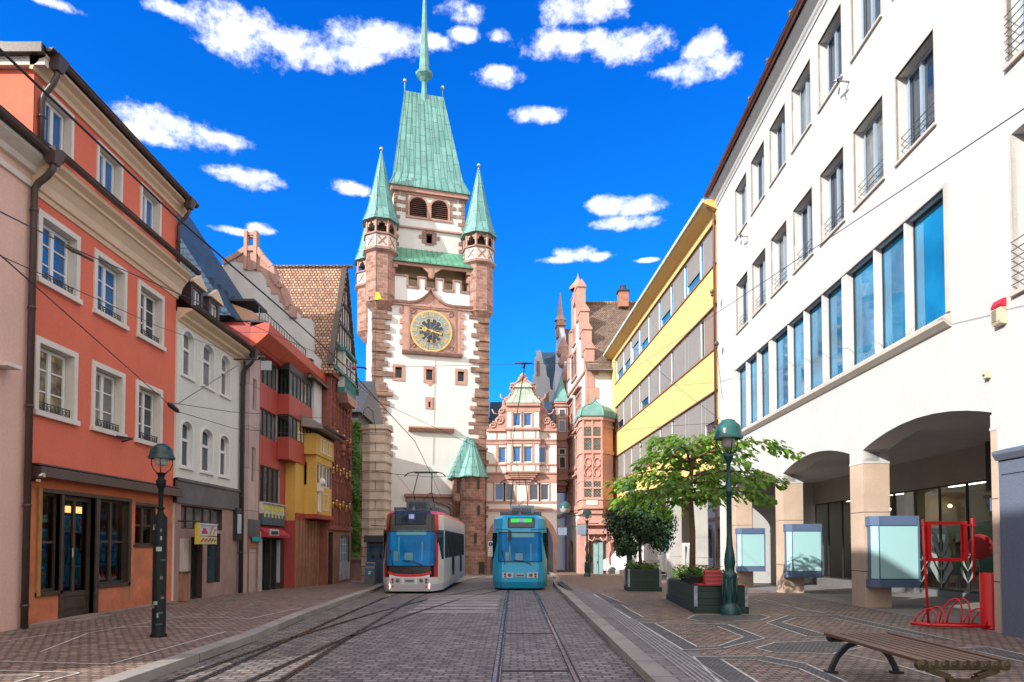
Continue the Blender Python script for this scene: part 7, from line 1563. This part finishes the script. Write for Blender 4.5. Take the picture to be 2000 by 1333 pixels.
# ticket machine, canopy recess and advertising panel at the pylon
t = T('ticket_machine', 'slim dark grey ticket machine with blue panel at the foot of the stone pier', 'ticket machine', (-6.42, 30.4, gz(30)), 0)
b = MB(); b.box(-.2, .24, 0, .5, 0, .86, 0); b.hexa([(-.2, 0, .86), (.24, 0, .86), (.24, .5, .86), (-.2, .5, .86)], [(-.2, .12, 1.12), (.24, .12, 1.12), (.24, .5, 1.12), (-.2, .5, 1.12)], 0); b.build('cabinet', mat('machine_grey', (.13, .14, .16), .45), t, .01)
b = MB(); b.box(-.12, .2, -.012, 0, .5, .8); b.build('blue_panel', mat('machine_blue', (.03, .17, .30), .4), t); b = MB(); b.box(-.04, .06, -.016, -.012, .6, .66); b.box(-.02, .1, -.016, -.012, .69, .72); b.build('panel_mark', m_white, t)
b = MB(); b.box(-.15, .19, .04, .07, .92, 1.07); b.build('screen', mat('screen_blue', (.02, .12, .3), .2), t)
t = T('advert_column', 'blue-grey advertising panel beside the ticket machine, left of the white tram', 'advertising panel', (-5.72, 31.3, gz(31)), radians(-20))
b = MB(); b.box(-.32, .38, 0, .35, .15, 2.25, 0); b.box(-.3, .36, .03, .3, 0, .15, 1); b.build('case', [mat('violet_grey_panel', (.26, .29, .42), .5, .2, 2), m_dkmetal], t, .015)
b = MB(); b.tube([(.0, -.01, 1.7), (.05, -.015, 1.5), (.0, -.01, 1.45), (.1, -.01, 1.72)], .012, 5); b.tube([(-.05, -.01, .95), (-.03, -.01, 1.2)], .02, 5); b.build('graffiti', mat('blue_graffiti', (.06, .08, .35), .6), t)
t = T('cash_machine', 'blue cash machine panel under a dark canopy set against the stone pier', 'cash machine', (-6.5, 32.2, gz(32)), 0)
b = MB(); b.box(-.42, .48, 0, .42, .1, 2.05, 0); b.build('housing', mat('slate_machine_blue', (.05, .09, .15), .35), t, .01); b = MB(); b.box(-.5, .6, -.35, .42, 2.05, 2.38); b.build('canopy', m_dkmetal, t, .02)
b = MB(); b.box(-.34, .42, -.012, 0, 1.25, 1.9, 0); b.build('screen_panel', glass('atm_glass', (.03, .10, .18), 1.6), t)
for k in (-.12, .28): b = MB(); b.M = Matrix.Translation((k, -.03, 1.42)) @ Matrix.Rotation(pi/2, 4, 'X'); b.lathe([(0, .02), (.08, .02), (.1, 0)], 14); b.M = None; b.build('knob', m_dkmetal, t)
# low wall
t = T('low_garden_wall', 'low dark stone garden wall between the maroon house and the stone pier', 'wall', (-9.6, 36.5, gz(36)), 0)
b = MB(); b.box(0, 2.2, 0, .4, 0, 1.2); b.box(-.05, 2.25, -.05, .45, 1.2, 1.32); b.build('wall', m_sand_dk, t)
# white vans seen through the yellow building's open ground floor
def van(label, loc, rot):
    t = T('van', label, 'van', loc, rot, 'white vans behind the yellow building')
    m_v = mat('white_van_paint', (.72, .71, .69), .3, .04, 1, .02); b = MB()
    b.exx([(0, .35), (0, 1.25), (.08, 2.15), (.2, 2.3), (3.9, 2.3), (4.5, 1.45), (5.3, 1.15), (5.4, .9), (5.4, .35)], -.95, .95); b.build('body', m_v, t, .04)
    b = MB(); b.box(-.75, -.08, -.012, .03, 1.35, 2.0); b.box(.08, .75, -.012, .03, 1.35, 2.0); b.build('rear_window', m_glass_dk, t) if rot > 3 else None
    b = MB(); b.box(-.012, .012, -.014, .06, .45, 2.1); b.box(-.9, .9, -.014, .02, .44, .46)
    b.build('door_seam', m_dkmetal, t)
    b = MB()
    for i in range(7): b.box(.2, .2+random.uniform(.3, .5), -.03+.012*0, .0, 1.85-i*.14, 1.88-i*.14)
    b.build('lettering', m_dkmetal, t)
    b = MB(); b.box(-.95, .95, -.1, .05, .35, .5); b.build('bumper', m_dkmetal, t, .02)
    for x in (-.86, .86):
        for y in (.9, 4.4): w = MB(); w.M = Matrix.Translation((x, y, .33)) @ Matrix.Rotation(pi/2, 4, 'Y'); w.lathe([(0, -.1), (.2, -.1), (.33, -.1), (.33, .1), (.2, .1), (0, .1)], 18, (0, 0, 0), 0); w.build('wheel', m_dkmetal, t)
    for x in (-.88, .88): l = MB(); l.box(x-.05, x+.05, -.02, .03, .9, 1.3); l.build('tail_light', mat('red_plastic', (0, 0, 0)), t)
    b = MB(); b.box(-.3, .3, -.02, .0, .56, .68); b.build('number_plate', m_white, t)
van('white van with dark lettering on its rear door between two white columns', (10.95, 43.5, gz(43)), 0)
van('white van half hidden behind the dense round tree', (12.2, 53, gz(53)), radians(70))
# notices on columns
def board(name, label, px0, px1, py0, py1, Y, mats_, fn, cat='notice'):
    a, c = at_y(px0, py1, Y), at_y(px1, py0, Y); t = T(name, label, cat, (a.x, Y, a.z), 0); b = MB(); fn(b, c.x-a.x, c.z-a.z); b.build('panel', mats_, t); return t
board('blue_notice', 'bright light-blue poster on the white column left of the van', 1294, 1311, 1021, 1073, 39.8, [mat('cyan_poster', (.02, .33, .60), .5), m_white, mat('deep_blue_poster', (.02, .10, .40), .5)], lambda b, w, h: (b.box(0, w, -.05, .0, 0, h, 0), b.box(0, w, -.055, -.05, h*.7, h, 2), b.box(w*.35, w*.6, -.06, -.05, .16, .4, 0), b.tube([(w*.3, -.06, h*.85), (w*.6, -.06, h*.9), (w*.7, -.06, h*.8)], .04, 5, 1)))
board('information_board', 'white text board with a red edge on the column behind the tree trunk', 1354, 1371, 1010, 1070, 35.2, [m_white, mat('red_edge', (.5, .02, .03), .5), m_dkmetal], lambda b, w, h: (b.box(0, w, -.05, 0, 0, h, 0), b.box(w*.84, w, -.06, 0, 0, h, 1), [b.box(w*.1, w*(.5+.2*(i % 2)), -.056, -.05, h*.3+i*.11, h*.3+i*.11+.02, 2) for i in range(9)]))
# ================================================================== vegetation
m_leaf = leafmat('fresh_green_leaves', (.075, .19, .02), (.27, .44, .055), .45); m_leaf_dk = leafmat('dark_green_leaves', (.02, .06, .02), (.055, .13, .04), .25); m_leaf_ivy = leafmat('ivy_leaves', (.07, .16, .02), (.16, .28, .04), .35); m_bark = mat('brown_bark', (.20, .12, .075), .85, .3, 3, .6, 25)
rnd = random.Random(11)
def leaf(b, p, sz, nrm, ang, m=0, droop=.35, wide=.75):
    """a folded heart-shaped leaf of six faces"""
    n = Vector(nrm).normalized(); u = n.orthogonal().normalized(); u = Matrix.Rotation(ang, 3, n) @ u; v = n.cross(u)
    p = Vector(p); L_ = sz; w = sz*wide*.5
    A = p; B = p+u*L_*.35+v*w-n*L_*.08; C = p+u*L_*.35-v*w-n*L_*.08; D = p+u*L_*.75+v*w*.7-n*L_*droop*.6; E_ = p+u*L_*.75-v*w*.7-n*L_*droop*.6; F = p+u*L_*1.0-n*L_*droop; M1 = p+u*L_*.38+n*L_*.03; M2 = p+u*L_*.78-n*L_*droop*.45
    i0 = len(b.v)
    for q in (A, B, D, F, E_, C, M1, M2): b.pt(q)
    for f in ((0, 6, 1), (1, 6, 7, 2), (2, 7, 3), (0, 5, 6), (5, 4, 7, 6), (4, 3, 7)):
        b.f.append([i0+k for k in f]); b.mi.append(m); b.sm.append(False); b.uv.append([(0, 0)]*len(f))
# spreading tree in layered sprays
t = T('spreading_tree', 'young tree with wide layered sprays of bright green leaves over the long planter', 'tree', (4.70, 18.0, KH+.68), 0)
tr = MB(); tr.tube([(0, 0, 0), (.03, .02, 1.2), (-.03, 0, 2.3), (.02, .0, 3.1), (.1, .05, 3.8)], [.085, .07, .065, .05, .03], 10); tk = tr.build('trunk', m_bark, t)
lf = MB(); br = MB()
def spray(p0, az, length, rise, droop, n, wd):
    d = Vector((cos(az), sin(az), 0)); pts = []
    for k in range(9): f = k/8; pts.append(Vector(p0)+d*length*f+Vector((0, 0, rise*sin(f*pi*.55)-droop*f**2.2))+Vector((rnd.uniform(-.05, .05), rnd.uniform(-.05, .05), rnd.uniform(-.03, .03))))
    br.tube(pts, [.032*(1-.85*k/8)+.004 for k in range(9)], 6)
    side = Vector((-d.y, d.x, 0))
    for i in range(n):
        f = .18+.85*rnd.random()**.8; f = min(f, 1.02); k = min(7, int(f*8)); base = pts[k].lerp(pts[k+1], min(1, f*8-k))
        s = rnd.gauss(0, 1)*wd*(.35+.65*sin(min(1, f)*pi*.8)); q = base+side*s+Vector((0, 0, rnd.uniform(-.10, .16)-abs(s)*.22))
        outw = (d*.6+side*(s/(abs(s)+.2))*.7+Vector((rnd.uniform(-.5, .5), rnd.uniform(-.5, .5), 0))).normalized()
        nr = (Vector((0, 0, 1))+outw*.35+Vector((rnd.uniform(-.35, .35), rnd.uniform(-.35, .35), 0))).normalized()
        uu = nr.orthogonal().normalized(); vv = nr.cross(uu); ang = atan2(outw.dot(vv), outw.dot(uu))+rnd.uniform(-.6, .6)
        leaf(lf, q, rnd.uniform(.09, .19), nr, ang, 0, rnd.uniform(.25, .6))
        if rnd.random() < .12: br.tube([base, q], .005, 3, 0, False)
lay = [(2.75, .75, 8, 1.9, .25), (3.15, .85, 8, 2.05, .35), (3.6, .8, 7, 1.75, .45), (3.95, .7, 5, 1.2, .45)]
for zi, (z, wd, n, ln, rise) in enumerate(lay):
    for k in range(n):
        az = 2*pi*(k+rnd.uniform(-.3, .3)+zi*.4)/n; L_ = ln*rnd.uniform(.75, 1.15)
        if abs(cos(az)) > .7: L_ *= 1.08
        spray((0, 0, z-.55+rnd.uniform(-.1, .1)), az, L_, rise*rnd.uniform(.7, 1.2), rnd.uniform(.25, .6), 95, .26)
spray((.1, 0, 3.2), .05, 2.75, .75, .65, 200, .22); spray((.1, 0, 2.8), -.35, 2.1, .15, .45, 90, .22); spray((0, 0, 2.9), pi-.15, 2.2, .1, .5, 120, .24); spray((0, 0, 2.5), pi+.2, 2.1, .0, .5, 110, .24)
tag(lf.build('crown', m_leaf, t), None, None); br.build('branches', m_bark, tk)
# dense round tree
t = T('dense_round_tree', 'small dense dark green tree with drooping rounded crown in the square planter', 'tree', (4.6, 24.7, gz(24.7)+KH+.7), 0)
tr = MB(); tr.tube([(0, 0, 0), (-.03, 0, .7), (.02, 0, 1.5), (.05, 0, 2.0)], [.07, .055, .05, .03], 8); tr.tube([(0, 0, 1.0), (.5, .1, 1.8)], [.03, .015], 6); tr.tube([(0, 0, 1.0), (-.55, .1, 1.7)], [.03, .015], 6); tr.build('trunk', m_bark, t)
lf = MB()
cl = [(0, -.1, 1.65, .42), (.1, -.2, 1.35, .3), (0, 0, 2.15, .62), (.5, .1, 2.0, .55), (-.55, .0, 1.95, .58), (-.85, -.1, 1.55, .42), (.85, 0, 1.5, .42), (-.6, -.2, 1.15, .42), (.65, -.2, 1.1, .42), (-.95, 0, 1.9, .38), (.9, .1, 1.85, .38), (0, -.35, 1.75, .5), (-.35, -.2, .85, .3), (.45, -.2, 1.45, .4), (-.2, .5, 1.8, .5), (-.72, -.1, .75, .22), (.3, .1, 2.5, .35), (-.3, .1, 2.5, .35)]
for (x, y, z, r) in cl:
    for i in range(int(1150*r)):
        d = Vector((rnd.gauss(0, 1), rnd.gauss(0, 1), rnd.gauss(0, 1))).normalized(); q = Vector((x, y, z))+d*r*rnd.uniform(.5, 1.3)
        leaf(lf, q, rnd.uniform(.07, .13), d+Vector((0, 0, .5)), rnd.uniform(0, 6.3), 0, .4)
lf.build('crown', m_leaf_dk, t)
# bedding plants
def bedding(parent_loc, rot, x0, x1, y0, y1, z, n, label, hmax=.3):
    t = T('bedding_plants', label, 'plants', parent_loc, rot); b = MB()
    for i in range(n):
        x, y = rnd.uniform(x0, x1), rnd.uniform(y0, y1); h = rnd.uniform(.08, hmax)
        for k in range(7): a = rnd.uniform(0, 6.3); leaf(b, (x+rnd.uniform(-.05, .05), y+rnd.uniform(-.05, .05), z+h*rnd.uniform(.2, 1)), rnd.uniform(.07, .16), (cos(a)*.8, sin(a)*.8, .5), a, rnd.choice((0, 0, 0, 1)), .5, .3)
    for i in range(n//5):
        x, y = rnd.uniform(x0, x1), rnd.uniform(y0, y1)
        for k in range(5): a = k*1.26; leaf(b, (x, y, z+hmax), .05, (cos(a)*.4, sin(a)*.4, 1), a, 2, 0, 1)
    tag(b.build('foliage', [m_leaf, m_leaf_dk, mat('orange_petals', (.6, .22, .03), .6)], t), None, None, None, 'stuff')
bedding((4.08, 24.2, gz(24.5)+KH), radians(-3), .05, 1.05, .05, 1.05, .78, 70, 'leafy bedding plants with orange flowers in the square planter')
bedding((4.24, 15.95, KH), radians(-4), .1, 1.05, .7, 3.9, .66, 170, 'grassy bedding plants spilling from tubs on the long planter', .38)
# ivy-green tree in the gap left of the stone pier
t = T('climbing_ivy', 'tall narrow column of bright green ivy left of the stone pier', 'ivy', (-8.75, 37.5, gz(37)), 0)
tr = MB(); tr.tube([(0, .3, 0), (0, .3, 8.3)], [.12, .05], 6); tr.build('stem', m_bark, t)
lf = MB()
for i in range(6500):
    z = 1.2+7.6*rnd.random(); w = .62*(1-.35*max(0, (z-4)/5)); a = rnd.uniform(0, 6.3); r = w*sqrt(rnd.random())
    r *= .8+.35*sin(z*3.1+a)
    leaf(lf, (r*cos(a), r*sin(a)*.7, z), rnd.uniform(.10, .18), (cos(a), sin(a)-.3, .5), rnd.uniform(0, 6.3), 0, .3)
lf.build('foliage', m_leaf_ivy, t)
# potted shrub glimpsed between column and pier
t = T('potted_shrub', 'loose potted shrub between the white column and the far arcade pier', 'shrub', (12.4, 38, 0), 0)
b = MB(); b.lathe([(.2, 0), (.28, .4), (.25, .4), (0, .38)], 12); b.tube([(0, 0, .3), (.05, 0, 1.2), (0, 0, 2.0)], .03, 6); b.build('pot', m_dkmetal, t)
lf = MB()
for i in range(1200): z = rnd.uniform(.6, 2.9); a = rnd.uniform(0, 6.3); r = .5*sqrt(rnd.random()); leaf(lf, (r*cos(a), r*sin(a), z), .12, (cos(a), sin(a), .6), rnd.uniform(0, 6.3), 0, .3)
lf.build('foliage', m_leaf_ivy, t)

# ================================================================== overhead wires
m_wire = mat('black_wire', (.02, .02, .022), .5, .05, 2, 0)
def wire(name, label, pts, r=.012, sag=0., n=1, cat='wire', group='overhead tram wires'):
    P = [Vector(p) for p in pts]; Q_ = []
    for i in range(len(P)-1):
        for k in range(6): f = k/6; q = P[i].lerp(P[i+1], f); q.z -= sag*4*f*(1-f); Q_.append(q)
    Q_.append(P[-1]); b = MB(); b.tube(Q_, r*.78, 5, 0, True, True); return tag(b.build(name, m_wire), label, cat, group)
cw_pts = [Vector((-3.65, -6, 5.1)), at_z(350, 430, 5.1), at_z(566, 618, 5.1), at_z(690, 730, 5.1), at_z(735, 780, 5.1), at_z(810, 862, 5.1), at_z(844, 931, 5.1), at_z(862, 972, 5.0)]
wire('contact_wire', 'thick tram contact wire above the left track, running to the white tram', cw_pts, .014)
wire('contact_wire', 'tram contact wire hanging above the right track over the blue tram', [at_z(1026, 709, 5.1), at_z(1001, 863, 5.1), (.3, 34, 5.0), (.4, 58, 4.9)], .012)
A1 = at_y(692, 719, 27); B1 = at_y(1205, 708, 27)
wire('span_wire', 'thin level span wire crossing the white tower front', [A1, B1], .010)
b = MB(); p = at_z(1026, 709, 5.1); b.tube([A1.lerp(B1, .62), p], .008, 4)
q = A1.lerp(B1, .645)
b.tube([q+Vector((-.35, 0, .05)), q+Vector((.35, 0, .03))], .035, 6); b.tube([q+Vector((0, 0, 0)), q+Vector((0, 0, -.15))], .05, 6); tag(b.build('wire_insulator', m_wire), 'dark insulator bar where the span wire meets the wire above the blue tram', 'insulator')
wire('span_wire', 'wire running from the yellow building across the white facade to the upper right', [at_y(1206, 742, 50), at_y(1400, 612, 23), at_y(2000, 213, 8.2), at_y(2300, 13, 6.5)], .011)
wire('span_wire', 'wire passing the orange house middle windows with a brass tensioner on it', [at_y(-60, 384, 6.2), at_y(150, 489, 9.3), at_y(690, 720, 26)], .011)
b = MB(); a, c = at_y(128, 482, 9.0), at_y(182, 510, 9.4); b.tube([a, a.lerp(c, .3), a.lerp(c, .35), c], [.015, .035, .022, .018], 6); tag(b.build('wire_tensioner', m_brz), 'brass and steel turnbuckle on the wire before the top left windows', 'tensioner')
wire('span_wire', 'diagonal wire from the left edge down to the black insulator above the slim lamp', [at_y(-60, 445, 7), at_y(332, 792, 17.8)], .012)
b = MB(); a, c = at_y(328, 788, 17.7), at_y(350, 806, 18.2); b.tube([a, a.lerp(c, .2), a.lerp(c, .8), c], [.03, .07, .06, .02], 8); tag(b.build('wire_insulator', m_wire), 'black pear-shaped insulator between the orange and cream houses', 'insulator')
wire('span_wire', 'short wire rising from the black insulator to the cream house gutter', [at_y(346, 790, 18.1), at_y(468, 712, 23)], .012)
wire('span_wire', 'wire crossing the cream house between its two window rows', [at_y(340, 788, 18), at_y(452, 805, 21), at_y(700, 822, 30)], .012)
wire('span_wire', 'lower wire from the black insulator across the cream and red houses', [at_y(346, 804, 18.1), at_y(459, 838, 22), at_y(600, 850, 26)], .012)
wire('span_wire', 'thin wire over the orange facade from the left edge toward the cream house', [at_y(-60, 473, 7), at_y(311, 639, 14), at_y(520, 712, 24)], .008)
wire('span_wire', 'wire from the left of the tower sloping down across it to the gatehouse', [at_y(640, 702, 24), at_y(735, 782, 27), at_y(906, 862, 32), at_y(1035, 921, 45)], .012)
wire('span_wire', 'short chain wire between the stone pier and the left contact wire', [at_y(712, 918, 33), at_y(775, 927, 32), at_y(842, 932, 31.5), at_y(885, 930, 31.5)], .014)
wire('span_wire', 'short wire dropping behind the white tram', [at_y(776, 928, 32), at_y(806, 966, 32)], .01)
wire('span_wire', 'thin wire from the yellow facade to the white building downpipe', [at_y(1262, 703, 30.5), at_y(1330, 762, 30), at_y(1412, 824, 30)], .011)
wire('span_wire', 'level chain wire low on the yellow facade above the tree', [at_y(1200, 842, 40), at_y(1300, 833, 33), at_y(1410, 826, 30.2)], .012)
wire('hanging_chain', 'vertical cable with clamps near the end of the yellow facade', [at_y(1391, 570, 30), at_y(1399, 670, 30), at_y(1411, 780, 30)], .014)
b = MB(); a = at_y(1391, 570, 30); b.sphere(a, .1, 8); b.sphere(a+Vector((0, 0, -.15)), .08, 8); tag(b.build('cable_clamp', m_brz), 'upper clamp cluster at the top of the vertical cable on the yellow facade', 'clamp'); c = at_y(1399, 672, 30); b = MB(); b.sphere(c, .12, 8); tag(b.build('cable_clamp', m_brz), 'lower clamp knob midway down the vertical cable on the yellow facade', 'clamp')
# cable and yellow pulley by the tower's left corner turret
wire('pulley_cable', 'thin vertical cable before the left corner turret of the tower', [at_y(737, 345, 57), at_y(735, 580, 57), at_y(732, 760, 57), at_y(731, 830, 57)], .035, group=None)
t = T('yellow_pulley', 'yellow pulley block on the cable before the tower', 'pulley', at_y(738, 580, 56.9), 0)
b = MB(); b.ext([(-.25, -.3), (.35, -.25), (.1, .35), (-.2, .35)], -.1, .1); b.build('block', mat('yellow_pulley_paint', (.75, .45, .02), .5), t)
b = MB(); a = at_y(731, 835, 40); b.tube([(a.x, a.y, 5), (a.x, a.y, 8.9), (a.x-.1, a.y, 9.6), (a.x-.4, a.y, 9.9), (a.x-.65, a.y, 9.7), (a.x-.7, a.y, 9.2)], .045, 6); tag(b.build('curved_mast', m_dkmetal), 'thin dark mast with a hooked top rising behind the stone pier', 'mast')
b = MB(); a = at_y(692, 719, 27); b.sphere(a, .1, 8, 0); b.tube([a+Vector((.1, 0, .03)), a+Vector((.4, 0, .0)), a+Vector((.5, 0, -.06))], .035, 6, 1); tag(b.build('wire_joint', [mat('red_brown_insulator', (.35, .06, .03), .3), m_wire]), 'red-brown insulator knob on the span wire left of the tower', 'insulator')
t = T('street_arm_light', 'flat grey box light on a thin arm at the end of the cream house gutter', 'lamp', at_y(487, 706, 22), 0)
b = MB(); b.tube([(-.5, 0, .06), (.5, 0, .06)], .025, 6); b.tube([(.3, 0, .1), (.5, 0, .14)], .05, 6); b.build('arm', m_dkmetal, t)
b = MB(); b.box(.38, .72, -.03, .03, -.3, .0); b.build('box', mat('pale_blue_grey_box', (.40, .46, .5), .4), t, .01)
